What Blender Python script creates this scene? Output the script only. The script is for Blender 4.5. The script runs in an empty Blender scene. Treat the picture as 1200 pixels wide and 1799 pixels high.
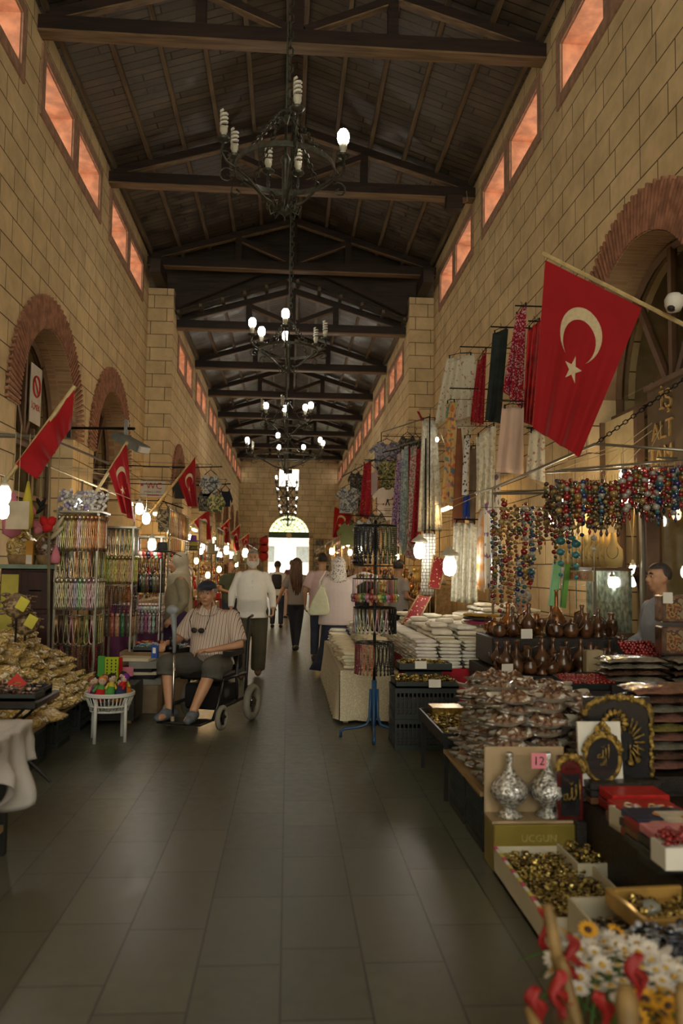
import bpy, math, random
from mathutils import Vector, Matrix, geometry, noise
R = random.Random(7)
PI = math.pi
sc = bpy.context.scene
COL = sc.collection
# ------------------------------------------------------------ camera
F = 1400.0
CAM = Vector((0, 0, 1.48))
Yc = Vector((-94/F, -98.5/F, -1)).normalized()
Zc = Vector((.018, 1, 0)); Zc = (Zc - Yc*Zc.dot(Yc)).normalized()
Xc = Yc.cross(Zc)
W2C = Matrix((Xc, Yc, Zc)).transposed()      # world -> camera
C2W = W2C.transposed()
cd = bpy.data.cameras.new('camera'); cam = bpy.data.objects.new('camera', cd); COL.objects.link(cam)
cam.matrix_world = Matrix.Translation(CAM) @ C2W.to_4x4()
cd.sensor_fit = 'VERTICAL'; cd.sensor_height = 36; cd.lens = 36*F/1799
cd.clip_start = .05; cd.clip_end = 300
cd.dof.use_dof = True; cd.dof.focus_distance = 9.5; cd.dof.aperture_fstop = 1.9
sc.camera = cam
def ray(px, py): return C2W @ Vector(((px-600)/F, (899.5-py)/F, -1))
def at(px, py, Y):
    d = ray(px, py); return CAM + d*(Y/d.y)
def atx(px, py, X):
    d = ray(px, py); return CAM + d*(X/d.x)
def atz(px, py, z):
    d = ray(px, py); return CAM + d*((z-CAM.z)/d.z)
# ------------------------------------------------------------ world, exposure
sc.view_settings.view_transform = 'Standard'; sc.view_settings.look = 'None'
sc.view_settings.exposure = 0.5; sc.view_settings.gamma = 1; sc.view_settings.use_curve_mapping = False
wd = bpy.data.worlds.new('daylight'); sc.world = wd; wd.use_nodes = True
wn = wd.node_tree.nodes['Background']; wn.inputs[0].default_value = (1.0, .95, .82, 1); wn.inputs[1].default_value = 2.9
cy = sc.cycles
cy.use_denoising = True; cy.max_bounces = 6; cy.diffuse_bounces = 3; cy.glossy_bounces = 2
cy.transmission_bounces = 3; cy.transparent_max_bounces = 8; cy.sample_clamp_indirect = 4; cy.sample_clamp_direct = 0
cy.caustics_reflective = False; cy.caustics_refractive = False; cy.use_light_tree = True
cy.use_adaptive_sampling = True; cy.adaptive_threshold = .03
# ------------------------------------------------------------ materials
MAT = {}
def nt(m): return m.node_tree.nodes, m.node_tree.links
def mat(name, c, rough=.6, metal=0, var=.15, scale=6, bump=0, bscale=None, emit=None, spec=.4, coat=0, alpha=None, c2=None, objcol=False, trans=0, sheen=0):
    if name in MAT: return MAT[name]
    m = bpy.data.materials.new(name); m.use_nodes = True; n, l = nt(m); b = n['Principled BSDF']
    b.inputs['Roughness'].default_value = rough; b.inputs['Metallic'].default_value = metal
    b.inputs['Specular IOR Level'].default_value = spec; b.inputs['Coat Weight'].default_value = coat
    b.inputs['Coat Roughness'].default_value = .1
    if trans: b.inputs['Transmission Weight'].default_value = trans
    if sheen: b.inputs['Sheen Weight'].default_value = sheen
    tc = n.new('ShaderNodeTexCoord'); nz = n.new('ShaderNodeTexNoise'); nz.inputs['Scale'].default_value = scale; nz.inputs['Detail'].default_value = 3
    l.new(tc.outputs['Object'], nz.inputs['Vector'])
    if c2 is None: c2 = tuple(x*(1-var*1.6) for x in c)
    mx = n.new('ShaderNodeMix'); mx.data_type = 'RGBA'; rp = n.new('ShaderNodeMapRange')
    rp.inputs[1].default_value = .38; rp.inputs[2].default_value = .62
    l.new(nz.outputs['Fac'], rp.inputs[0]); l.new(rp.outputs[0], mx.inputs[0])
    mx.inputs[6].default_value = (*c2, 1); mx.inputs[7].default_value = (*c, 1)
    out = mx.outputs[2]
    if objcol:
        oi = n.new('ShaderNodeObjectInfo'); mu = n.new('ShaderNodeMix'); mu.data_type = 'RGBA'; mu.blend_type = 'MULTIPLY'; mu.inputs[0].default_value = 1
        l.new(out, mu.inputs[6]); l.new(oi.outputs['Color'], mu.inputs[7]); out = mu.outputs[2]
    l.new(out, b.inputs['Base Color'])
    if bump:
        nb = n.new('ShaderNodeTexNoise'); nb.inputs['Scale'].default_value = bscale or scale*3; nb.inputs['Detail'].default_value = 3
        bp = n.new('ShaderNodeBump'); bp.inputs['Strength'].default_value = bump; bp.inputs['Distance'].default_value = .02
        l.new(tc.outputs['Object'], nb.inputs['Vector']); l.new(nb.outputs['Fac'], bp.inputs['Height']); l.new(bp.outputs[0], b.inputs['Normal'])
    if emit:
        b.inputs['Emission Color'].default_value = (*emit[0], 1); b.inputs['Emission Strength'].default_value = emit[1]
    if alpha is not None: b.inputs['Alpha'].default_value = alpha
    MAT[name] = m; return m
def brickmat(name, axes, w, h, ca, cb, cm, mortar=.008, rough=.85, bump=.25, off=.5, mott=.25, spec=.2, rr=None, det=6):
    m = bpy.data.materials.new(name); m.use_nodes = True; n, l = nt(m); b = n['Principled BSDF']
    b.inputs['Roughness'].default_value = rough; b.inputs['Specular IOR Level'].default_value = spec
    tc = n.new('ShaderNodeTexCoord'); sp = n.new('ShaderNodeSeparateXYZ'); cb_ = n.new('ShaderNodeCombineXYZ')
    l.new(tc.outputs['Object'], sp.inputs[0]); l.new(sp.outputs[axes[0]], cb_.inputs[0]); l.new(sp.outputs[axes[1]], cb_.inputs[1])
    br = n.new('ShaderNodeTexBrick'); br.inputs['Scale'].default_value = 1; br.inputs['Brick Width'].default_value = w; br.inputs['Row Height'].default_value = h
    br.inputs['Mortar Size'].default_value = mortar; br.inputs['Mortar Smooth'].default_value = .1; br.offset = off; br.inputs['Bias'].default_value = 0
    br.squash = .8; br.squash_frequency = 3
    br.inputs['Color1'].default_value = (*ca, 1); br.inputs['Color2'].default_value = (*cb, 1); br.inputs['Mortar'].default_value = (*cm, 1)
    l.new(cb_.outputs[0], br.inputs['Vector'])
    nz = n.new('ShaderNodeTexNoise'); nz.inputs['Scale'].default_value = 2.2 if det > 3 else 14; nz.inputs['Detail'].default_value = det; nz.inputs['Roughness'].default_value = .65
    l.new(tc.outputs['Object'], nz.inputs['Vector'])
    mr = n.new('ShaderNodeMapRange'); mr.inputs[1].default_value = .3; mr.inputs[2].default_value = .7; mr.inputs[3].default_value = 1-mott; mr.inputs[4].default_value = 1+mott*.5
    l.new(nz.outputs['Fac'], mr.inputs[0])
    hs = n.new('ShaderNodeHueSaturation'); l.new(br.outputs['Color'], hs.inputs['Color']); l.new(mr.outputs[0], hs.inputs['Value'])
    l.new(hs.outputs[0], b.inputs['Base Color'])
    bp = n.new('ShaderNodeBump'); bp.inputs['Strength'].default_value = bump; bp.inputs['Distance'].default_value = .02
    iv = n.new('ShaderNodeMath'); iv.operation = 'SUBTRACT'; l.new(nz.outputs['Fac'], iv.inputs[0]); l.new(br.outputs['Fac'], iv.inputs[1])
    l.new(iv.outputs[0], bp.inputs['Height']); l.new(bp.outputs[0], b.inputs['Normal'])
    if rr:
        m2 = n.new('ShaderNodeMapRange'); m2.inputs[1].default_value = .35; m2.inputs[2].default_value = .65; m2.inputs[3].default_value = rr[0]; m2.inputs[4].default_value = rr[1]
        l.new(nz.outputs['Fac'], m2.inputs[0]); l.new(m2.outputs[0], b.inputs['Roughness'])
    MAT[name] = m; return m
def wavemat(name, c, c2, rough=.6, axis='X', scale=6, dist=3, bump=.2, spec=.3):
    m = bpy.data.materials.new(name); m.use_nodes = True; n, l = nt(m); b = n['Principled BSDF']
    b.inputs['Roughness'].default_value = rough; b.inputs['Specular IOR Level'].default_value = spec
    tc = n.new('ShaderNodeTexCoord'); mp = n.new('ShaderNodeMapping'); nz = n.new('ShaderNodeTexNoise')
    mp.inputs['Scale'].default_value = {'X': (.25, 3, 3), 'Y': (3, .25, 3), 'Z': (3, 3, .25)}[axis]
    l.new(tc.outputs['Object'], mp.inputs[0]); l.new(mp.outputs[0], nz.inputs['Vector']); nz.inputs['Scale'].default_value = scale; nz.inputs['Detail'].default_value = 5; nz.inputs['Distortion'].default_value = dist*.2
    rp = n.new('ShaderNodeMapRange'); rp.inputs[1].default_value = .35; rp.inputs[2].default_value = .68; l.new(nz.outputs['Fac'], rp.inputs[0])
    mx = n.new('ShaderNodeMix'); mx.data_type = 'RGBA'; mx.inputs[6].default_value = (*c2, 1); mx.inputs[7].default_value = (*c, 1)
    l.new(rp.outputs[0], mx.inputs[0]); l.new(mx.outputs[2], b.inputs['Base Color'])
    bp = n.new('ShaderNodeBump'); bp.inputs['Strength'].default_value = bump; bp.inputs['Distance'].default_value = .01
    l.new(nz.outputs['Fac'], bp.inputs['Height']); l.new(bp.outputs[0], b.inputs['Normal'])
    MAT[name] = m; return m
def multimat(name, cols, scale=20, rough=.5, metal=0, bump=.0, kind='vor', coat=0, spec=.4):
    """cloth print / assorted goods: voronoi or noise picks among colours"""
    if name in MAT: return MAT[name]
    m = bpy.data.materials.new(name); m.use_nodes = True; n, l = nt(m); b = n['Principled BSDF']
    b.inputs['Roughness'].default_value = rough; b.inputs['Metallic'].default_value = metal; b.inputs['Coat Weight'].default_value = coat; b.inputs['Specular IOR Level'].default_value = spec
    tc = n.new('ShaderNodeTexCoord'); rp = n.new('ShaderNodeValToRGB'); rp.color_ramp.interpolation = 'CONSTANT'
    if kind == 'vor':
        v = n.new('ShaderNodeTexVoronoi'); v.inputs['Scale'].default_value = scale; l.new(tc.outputs['Object'], v.inputs['Vector'])
        s = n.new('ShaderNodeSeparateColor'); l.new(v.outputs['Color'], s.inputs[0]); l.new(s.outputs[0], rp.inputs[0]); lo, hi = 0, 1; h = v.outputs['Distance']
    else:
        v = n.new('ShaderNodeTexNoise'); v.inputs['Scale'].default_value = scale; v.inputs['Detail'].default_value = 2; l.new(tc.outputs['Object'], v.inputs['Vector'])
        l.new(v.outputs['Fac'], rp.inputs[0]); lo, hi = .3, .7; h = v.outputs['Fac']
    e = rp.color_ramp.elements
    while len(e) < len(cols): e.new(.5)
    for i, c in enumerate(cols): e[i].position = 0 if i == 0 else lo+(hi-lo)*i/len(cols); 
    for i, c in enumerate(cols): e[i].color = (*c, 1)
    l.new(rp.outputs[0], b.inputs['Base Color'])
    if bump:
        bp = n.new('ShaderNodeBump'); bp.inputs['Strength'].default_value = bump; bp.inputs['Distance'].default_value = .02
        if coat >= .8:
            v2 = n.new('ShaderNodeTexNoise'); v2.inputs['Scale'].default_value = scale*1.6; v2.inputs['Detail'].default_value = 5; v2.inputs['Distortion'].default_value = 1.5; l.new(tc.outputs['Object'], v2.inputs['Vector']); h = v2.outputs['Fac']; b.inputs['Coat Roughness'].default_value = .06; bp.inputs['Distance'].default_value = .04; l.new(bp.outputs[0], b.inputs['Coat Normal'])
        l.new(h, bp.inputs['Height']); l.new(bp.outputs[0], b.inputs['Normal'])
    MAT[name] = m; return m
def emis(name, c, s):
    if name in MAT: return MAT[name]
    m = bpy.data.materials.new(name); m.use_nodes = True; n, l = nt(m); b = n['Principled BSDF']
    b.inputs['Base Color'].default_value = (.8, .8, .8, 1); b.inputs['Emission Color'].default_value = (*c, 1); b.inputs['Emission Strength'].default_value = s
    MAT[name] = m; return m
def thinglass(name, c, refl=.12, rough=.03, tint=.0):
    m = bpy.data.materials.new(name); m.use_nodes = True; n, l = nt(m); n.remove(n['Principled BSDF']); o = n['Material Output']
    t = n.new('ShaderNodeBsdfTransparent'); t.inputs[0].default_value = (*c, 1); g = n.new('ShaderNodeBsdfGlossy'); g.inputs['Roughness'].default_value = rough
    nz = n.new('ShaderNodeTexNoise'); nz.inputs['Scale'].default_value = 9; tc = n.new('ShaderNodeTexCoord'); l.new(tc.outputs['Object'], nz.inputs['Vector'])
    bp = n.new('ShaderNodeBump'); bp.inputs['Strength'].default_value = tint; l.new(nz.outputs['Fac'], bp.inputs['Height']); l.new(bp.outputs[0], g.inputs['Normal'])
    mx = n.new('ShaderNodeMixShader'); mx.inputs[0].default_value = refl; l.new(t.outputs[0], mx.inputs[1]); l.new(g.outputs[0], mx.inputs[2]); l.new(mx.outputs[0], o.inputs[0])
    MAT[name] = m; return m
# ------------------------------------------------------------ mesh builder
class MB:
    def __init__(s): s.v = []; s.f = []; s.mi = []; s.m = 0
    def add(s, vs, fs):
        k = len(s.v); s.v += [tuple(v) for v in vs]; s.f += [tuple(i+k for i in f) for f in fs]; s.mi += [s.m]*len(fs); return s
    def box(s, c, d, rz=0, M=None):
        x, y, z = d[0]/2, d[1]/2, d[2]/2
        vs = [Vector((a*x, b*y, e*z)) for a in (-1, 1) for b in (-1, 1) for e in (-1, 1)]
        m = M if M is not None else Matrix.Rotation(rz, 3, 'Z')
        return s.add([m @ v + Vector(c) for v in vs], [(0,1,3,2),(4,6,7,5),(0,4,5,1),(2,3,7,6),(0,2,6,4),(1,5,7,3)])
    def bar(s, p, q, w, h=None, up=(0, 0, 1)):
        p, q = Vector(p), Vector(q); h = h or w; d = (q-p); L = d.length; d.normalize(); u = Vector(up)
        if abs(d.dot(u)) > .98: u = Vector((0, 1, 0)) if abs(d.y) < .9 else Vector((1, 0, 0))
        sx = d.cross(u).normalized(); uz = sx.cross(d)
        vs = [p+d*L*a+sx*w/2*b+uz*h/2*e for a in (0, 1) for b in (-1, 1) for e in (-1, 1)]
        return s.add(vs, [(0,2,3,1),(4,5,7,6),(0,4,6,2),(1,3,7,5),(0,1,5,4),(2,6,7,3)])
    def tube(s, pts, r, n=6, closed=False, caps=True):
        pts = [Vector(p) for p in pts]; N = len(pts); k = len(s.v); vs = []; pu = None
        rs = r if isinstance(r, (list, tuple)) else [r]*N
        for i, p in enumerate(pts):
            a = pts[(i-1) % N] if (closed or i > 0) else p; b = pts[(i+1) % N] if (closed or i < N-1) else p
            d = (b-a); d = d.normalized() if d.length > 1e-9 else Vector((0, 0, 1))
            if pu is None: pu = d.cross(Vector((0, 0, 1)) if abs(d.z) < .9 else Vector((1, 0, 0))).normalized()
            u = (pu-d*pu.dot(d)).normalized(); pu = u; w = d.cross(u)
            for j in range(n):
                t = 2*PI*j/n; vs.append(p+(u*math.cos(t)+w*math.sin(t))*rs[i])
        fs = []
        for i in range(N if closed else N-1):
            for j in range(n):
                a = i*n+j; b = i*n+(j+1) % n; c = ((i+1) % N)*n+(j+1) % n; d = ((i+1) % N)*n+j; fs.append((a, b, c, d))
        if caps and not closed: fs.append(tuple(range(n-1, -1, -1))); fs.append(tuple((N-1)*n+j for j in range(n)))
        return s.add(vs, fs)
    def lathe(s, prof, n=12, c=(0, 0, 0), M=None, sy=1):
        vs = []; c = Vector(c)
        for r, z in prof:
            for j in range(n):
                t = 2*PI*j/n; v = Vector((r*math.cos(t), r*math.sin(t)*sy, z)); vs.append((M @ v if M is not None else v)+c)
        N = len(prof); fs = [(i*n+j, i*n+(j+1) % n, (i+1)*n+(j+1) % n, (i+1)*n+j) for i in range(N-1) for j in range(n)]
        fs.append(tuple(range(n-1, -1, -1))); fs.append(tuple((N-1)*n+j for j in range(n)))
        return s.add(vs, fs)
    def ball(s, c, r, n=8, m=6, M=None):
        r = r if isinstance(r, (tuple, list)) else (r, r, r); c = Vector(c)
        f = lambda v: (M @ v if M is not None else v)+c
        vs = [f(Vector((0, 0, -r[2])))]
        for i in range(1, m):
            a = PI*i/m
            for j in range(n):
                t = 2*PI*j/n; vs.append(f(Vector((r[0]*math.sin(a)*math.cos(t), r[1]*math.sin(a)*math.sin(t), -r[2]*math.cos(a)))))
        vs.append(f(Vector((0, 0, r[2])))); top = len(vs)-1
        fs = [(0, 1+(j+1) % n, 1+j) for j in range(n)]
        for i in range(m-2):
            for j in range(n):
                a = 1+i*n+j; b = 1+i*n+(j+1) % n; fs.append((a, b, b+n, a+n))
        k = 1+(m-2)*n; fs += [(k+j, k+(j+1) % n, top) for j in range(n)]
        return s.add(vs, fs)
    def grid(s, fn, nu, nv, closed_u=False):
        vs = [fn(i/(nu if closed_u else nu), j/nv) for j in range(nv+1) for i in range(nu if closed_u else nu+1)]
        w = nu if closed_u else nu+1
        fs = [(j*w+i, j*w+(i+1) % w, (j+1)*w+(i+1) % w, (j+1)*w+i) for j in range(nv) for i in range(nu)]
        return s.add(vs, fs)
    def prism(s, poly, d, fn=None, M=None):
        """2D polygon -> slab; fn(x,y,z)->vec ; faces as ngons"""
        n = len(poly); g = fn or (lambda x, y, z: Vector((x, z, y)))
        vs = [g(x, y, -d/2) for x, y in poly]+[g(x, y, d/2) for x, y in poly]
        if M is not None: vs = [M @ Vector(v) for v in vs]
        tri = geometry.tessellate_polygon([[Vector((x, y, 0)) for x, y in poly]])
        fs = [tuple(t) for t in tri]+[tuple(i+n for i in reversed(t)) for t in tri]+[(i, (i+1) % n, (i+1) % n+n, i+n) for i in range(n)]
        return s.add(vs, fs)
    def loft(s, rings, n=16, caps=True):
        """rings: (center, rx, ry) ellipses in the xy plane, or with rotation matrix"""
        vs = []
        for rg in rings:
            c = Vector(rg[0]); M = rg[3] if len(rg) > 3 else None
            for j in range(n):
                t = 2*PI*j/n; v = Vector((rg[1]*math.cos(t), rg[2]*math.sin(t), 0)); vs.append(c+(M @ v if M is not None else v))
        N = len(rings); fs = [(i*n+j, i*n+(j+1) % n, (i+1)*n+(j+1) % n, (i+1)*n+j) for i in range(N-1) for j in range(n)]
        if caps: fs.append(tuple(range(n-1, -1, -1))); fs.append(tuple((N-1)*n+j for j in range(n)))
        return s.add(vs, fs)
    def mesh(s, name, mats, smooth=False):
        me = bpy.data.meshes.new(name); me.from_pydata(s.v, [], s.f)
        for m in (mats if isinstance(mats, (list, tuple)) else [mats]): me.materials.append(m)
        if any(s.mi): me.polygons.foreach_set('material_index', s.mi)
        if smooth: me.polygons.foreach_set('use_smooth', [True]*len(me.polygons))
        me.update(); return me
    def build(s, name, mats, parent=None, smooth=False, label=None):
        o = bpy.data.objects.new(name, s.mesh(name, mats, smooth)); COL.objects.link(o)
        if parent: o.parent = parent
        if label: o['label'] = label
        return o
def bevel(o, w=.005, seg=1):
    m = o.modifiers.new('bevel', 'BEVEL'); m.width = w; m.segments = seg; m.limit_method = 'ANGLE'; return o
def T(name, label, cat, loc=(0, 0, 0), rz=0, group=None):
    o = bpy.data.objects.new(name, None); COL.objects.link(o); o.empty_display_size = .1
    o.location = loc; o.rotation_euler = (0, 0, rz); o['label'] = label; o['category'] = cat
    if group: o['group'] = group
    return o
def tag(o, label, cat, group=None, kind=None):
    o['label'] = label; o['category'] = cat
    if group: o['group'] = group
    if kind: o['kind'] = kind
    return o
def struct(name, mb, m, smooth=False, parent=None):
    o = mb.build(name, m, parent, smooth)
    if not parent: o['kind'] = 'structure'
    return o
def put(name, me, loc, rot=(0, 0, 0), scale=1, label=None, cat=None, group=None, color=None):
    """one single-mesh thing using shared mesh data"""
    o = bpy.data.objects.new(name, me); COL.objects.link(o); o.location = loc; o.rotation_euler = rot
    o.scale = scale if isinstance(scale, (tuple, list)) else (scale,)*3
    if color: o.color = (*color, 1)
    return tag(o, label, cat, group)
def dup(root, loc=None, rz=None, label=None, group=None, colors=None, scale=None):
    r = root.copy(); COL.objects.link(r)
    if loc is not None: r.location = loc
    if rz is not None: r.rotation_euler = (0, 0, rz)
    if scale: r.scale = (scale,)*3
    if label: r['label'] = label
    if group: r['group'] = group
    for ch in list(root.children):
        c = ch.copy(); COL.objects.link(c); c.parent = r
        if colors and ch.name.split('.')[0] in colors: c.color = (*colors[ch.name.split('.')[0]], 1)
        for g in ch.children:
            d = g.copy(); COL.objects.link(d); d.parent = c
    return r
# ============================================================ STRUCTURE
NW, FW, STEP, END = 3.4, 2.82, 18.7, 45.6       # half widths, step, end wall
stone = ((.70, .535, .295), (.61, .46, .25), (.11, .078, .042))
M_side = brickmat('limestone_side', (1, 2), .74, .315, *stone)
M_endw = brickmat('limestone_end', (0, 2), .74, .315, *stone)
M_floor = brickmat('floor_slabs', (1, 0), .62, .31, (.104, .108, .072), (.078, .080, .053), (.024, .024, .016), mortar=.004, rough=.4, bump=.01, mott=.22, spec=.45, rr=(.30, .40), det=2)
M_plank = wavemat('roof_planks', (.12, .085, .05), (.028, .02, .013), rough=.45, axis='X', scale=5, bump=.4, spec=.5)
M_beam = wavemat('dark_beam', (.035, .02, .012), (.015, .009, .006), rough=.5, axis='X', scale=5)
M_beam_lit = wavemat('lit_beam_underside', (.22, .14, .07), (.10, .064, .034), rough=.5, axis='X', scale=5)  # same beam wood coloured lighter, light on the undersides painted in
M_batten = wavemat('roof_battens', (.17, .125, .075), (.09, .065, .04), rough=.5, axis='Y', scale=5)
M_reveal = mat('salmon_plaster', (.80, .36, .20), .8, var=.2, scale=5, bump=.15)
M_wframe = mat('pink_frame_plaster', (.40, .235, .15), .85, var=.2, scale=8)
M_brick = mat('arch_brick', (.40, .185, .105), .85, var=.25, scale=8)
M_mortar = mat('arch_mortar', (.60, .45, .28), .9, var=.2, scale=20)
M_brown = mat('brown_joinery', (.15, .085, .045), .45, var=.15, scale=5)
M_glass = thinglass('window_glass', (.55, .55, .5), .12, .03, .02)
M_dkglass = thinglass('shop_glass', (.75, .75, .7), .1, .04, .02)
M_iron = mat('black_iron', (.02, .02, .018), .45, metal=.6, var=.2)
M_daypane = thinglass('daylight_pane', (.95, .95, .95), .04, .05)

fl = MB().add([(-6, -6, 0), (6, -6, 0), (6, 60, 0), (-6, 60, 0)], [(0, 1, 2, 3)])
struct('floor', fl, M_floor)

def wall(name, outer, holes, m, to3, thick):
    """outer/holes are 2D loops, to3(u,v,d) places them; d = 0 front, 1 back"""
    mb = MB(); loops = [outer]+holes; flat = [p for lp in loops for p in lp]
    tri = geometry.tessellate_polygon([[Vector((u, v, 0)) for u, v in lp] for lp in loops])
    n = len(flat)
    mb.add([to3(u, v, 0) for u, v in flat]+[to3(u, v, thick) for u, v in flat], [tuple(t) for t in tri]+[tuple(i+n for i in t) for t in tri])
    k = 0; fs = []
    for lp in loops:
        m_ = len(lp); fs += [(k+i, k+(i+1) % m_, k+(i+1) % m_+n, k+i+n) for i in range(m_)]; k += m_
    mb.f += fs; mb.mi += [0]*len(fs)
    return struct(name, mb, m)
def rect(a, b, c, d): return [(a, c), (b, c), (b, d), (a, d)]
def archloop(c, r, spring, n=20):
    return [(c-r, .02), (c-r, spring)]+[(c-r*math.cos(PI*i/n), spring+r*math.sin(PI*i/n)) for i in range(1, n)]+[(c+r, spring), (c+r, .02)]
near_pairs = [4.0, 8.05, 12.12, 16.2]
far_pairs = [21.1+3.85*k for k in range(7)]
nwin = [(c+s*.86, 1.40) for c in near_pairs for s in (-1, 1)]
fwin = [(c+s*.75, 1.20) for c in far_pairs for s in (-1, 1)]
NB, NT_, FB, FT = 7.60, 8.27, 6.42, 7.05
A_SP, A_IN, A_OUT = 3.45, 1.32, 1.76
L_arch = [11.35, 15.3]; R_arch = [7.5]
FA_SP, FA_IN, FA_OUT = 3.3, .92, 1.25
F_arch = [20.3+3.85*k for k in range(7)]
eps = .0
for side, sx in (('left', -1), ('right', 1)):
    arcs = L_arch if sx < 0 else R_arch
    hn = [rect(c-w/2, c+w/2, NB, NT_) for c, w in nwin]+[archloop(c, A_IN, A_SP) for c in arcs]
    wall('wall_%s' % side, [(-6, 0), (STEP, 0), (STEP, 9.0), (-6, 9.0)], hn, M_side, lambda u, v, d, sx=sx: (sx*(NW+d), u, v), .55)
    hf = [rect(c-w/2, c+w/2, FB, FT) for c, w in fwin]+([archloop(c, FA_IN, FA_SP, 14) for c in F_arch])
    wall('wall_%s_far' % side, [(STEP, 0), (END, 0), (END, 7.62), (STEP, 7.62)], hf, M_side, lambda u, v, d, sx=sx: (sx*(FW+d), u, v), .5)
    # stepped return facing the camera
    rt = MB().box((sx*(FW+.54), STEP+.22, 4.02), (1.1, .5, 8.04)) ; struct('wall_%s_step' % side, rt, M_endw)
    k = 0
    for lst, bx, b, t, w_, fr in ((near_pairs, NW, NB, NT_, 1.40, .86), (far_pairs, FW, FB, FT, 1.20, .75)):
        for c in lst:
            k += 1; o_ = fr+w_/2; d = .155
            mb = MB()   # flat plaster frame round the pair
            x = sx*(bx-.012)
            mb.box((x, c, t+d/2), (.03, 2*o_+2*d, d)); mb.box((x, c, b-d/2), (.03, 2*o_+2*d, d))
            for y in (c-o_-d/2, c+o_+d/2): mb.box((x, y, (b+t)/2), (.03, d, t-b))
            mb.box((x, c, (b+t)/2), (.03, 2*(fr-w_/2), t-b))
            wo = struct('window_%d' % (k+(0 if sx < 0 else 40)), mb, M_wframe)
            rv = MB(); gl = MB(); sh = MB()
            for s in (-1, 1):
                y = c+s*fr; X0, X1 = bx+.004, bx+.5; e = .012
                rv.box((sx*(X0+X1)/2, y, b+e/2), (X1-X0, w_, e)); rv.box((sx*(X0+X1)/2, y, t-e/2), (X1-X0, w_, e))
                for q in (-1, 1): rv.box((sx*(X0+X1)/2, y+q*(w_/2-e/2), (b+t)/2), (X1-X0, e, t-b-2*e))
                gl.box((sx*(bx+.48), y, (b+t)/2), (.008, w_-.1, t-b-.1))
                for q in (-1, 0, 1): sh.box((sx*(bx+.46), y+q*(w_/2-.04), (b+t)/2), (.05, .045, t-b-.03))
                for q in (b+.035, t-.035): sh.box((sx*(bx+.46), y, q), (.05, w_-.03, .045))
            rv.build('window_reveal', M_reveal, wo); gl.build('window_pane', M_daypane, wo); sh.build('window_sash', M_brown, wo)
# end wall with door, fanlight, small window
DW, DSP = 1.16, 3.32
hole = archloop(.02, DW, DSP, 24)
wall('wall_back', rect(-FW-.1, FW+.1, 0, 9), [hole, rect(-.62, .55, 6.1, 7.2)], M_endw, lambda u, v, d: (u, END+d, v), .6)
mb = MB()
for q in range(25):
    a = PI*q/24; mb.m = q % 2
    mb.box((.02-(DW+.13)*math.cos(a), END-.02, DSP+(DW+.13)*math.sin(a)), (.2, .06, .19), M=Matrix.Rotation(a, 3, 'Y'))
for s in (-1, 1): mb.m = 0; mb.box((.02+s*(DW+.12), END-.02, DSP/2), (.22, .06, DSP))
struct('trim_1', mb, [M_endw, M_endw])
M_green = mat('green_iron', (.05, .10, .03), .5)
dr = MB(); dr.box((.02, END+.15, DSP+.05), (2*DW, .1, .34))
d1 = struct('door_1', dr, M_green)
fan = MB()
for q in range(1, 9):
    a = PI*q/9; fan.bar((.02-.25*math.cos(a), END+.15, DSP+.2+.2*math.sin(a)), (.02-(DW)*math.cos(a), END+.15, DSP+.2+(DW-.2)*math.sin(a)), .035)
for r in (.28, .62, .94, DW-.02): fan.tube([(.02-r*math.cos(PI*q/18), END+.15, DSP+.18+(r-.1)*math.sin(PI*q/18)) for q in range(19)], .02, 5)
fan.build('fanlight_bars', M_green, d1)
MB().lathe([(.001, 0), (.17, 0), (.17, .04), (.1, .06), (.001, .06)], 16, (.02, END+.1, DSP+.02), Matrix.Rotation(PI/2, 3, 'X')).build('roundel', mat('brass_disc', (.5, .36, .12), .4, .5), d1)
MB().box((.02, END+.18, DSP+.75), (2*DW-.1, .01, 1.1)).build('fanlight_pane', thinglass('green_glass', (.85, .95, .7), .05), d1)
w2 = MB()
for x in (-.62, .55, -.2): w2.box((x, END+.1, 6.65), (.06, .08, 1.1))
for z in (6.1, 7.2): w2.box((-.035, END+.1, z), (1.2, .08, .06))
w2.box((-.1, END+.1, 7.02), (.5, .06, .25)); struct('window_90', w2, M_iron)
# arches
def arch(sx, bx, c, sp, ri, ro, n, name):
    mb = MB(); nn = int(PI*(ri+ro)/2/.072)
    for i in range(nn):
        a = PI*(i+.5)/nn; rr = ri+.004; L = ro-ri+(.014 if i % 2 else -.012)
        mb.m = 0; mb.box((sx*(bx-.028), c-(rr+L/2)*math.cos(a), sp+(rr+L/2)*math.sin(a)), (.05, L, .034), M=Matrix.Rotation(-a+0, 3, 'X'))
    o = struct(name, mb, [M_brick, M_mortar])
    rg = MB()
    for d_, r1, r2 in ((.006, ri, ro-.03),):
        rg.grid(lambda u, v: (sx*(bx-.026), c-(r1+(r2-r1)*v)*math.cos(PI*u), sp+(r1+(r2-r1)*v)*math.sin(PI*u)), 24, 1)
    rg.build('mortar_bed', M_mortar, o)
    so = MB(); so.grid(lambda u, v: (sx*(bx-.03+.5*v), c-(ri-.006)*math.cos(PI*u), sp+(ri-.006)*math.sin(PI*u)), 24, 4)
    so.build('brick_soffit', brickmat('soffit_brick_'+name, (1, 0), .06, .24, (.36, .22, .11), (.28, .15, .08), (.34, .24, .13), mortar=.01), o)
    return o
ti = 2
for sx, bx, lst, sp, ri, ro in ((-1, NW, L_arch, A_SP, A_IN, A_OUT), (1, NW, R_arch, A_SP, A_IN, A_OUT), (-1, FW, F_arch, FA_SP, FA_IN, FA_OUT), (1, FW, F_arch, FA_SP, FA_IN, FA_OUT)):
    for c in lst:
        arch(sx, bx, c, sp, ri, ro, 0, 'trim_%d' % ti); ti += 1
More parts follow.
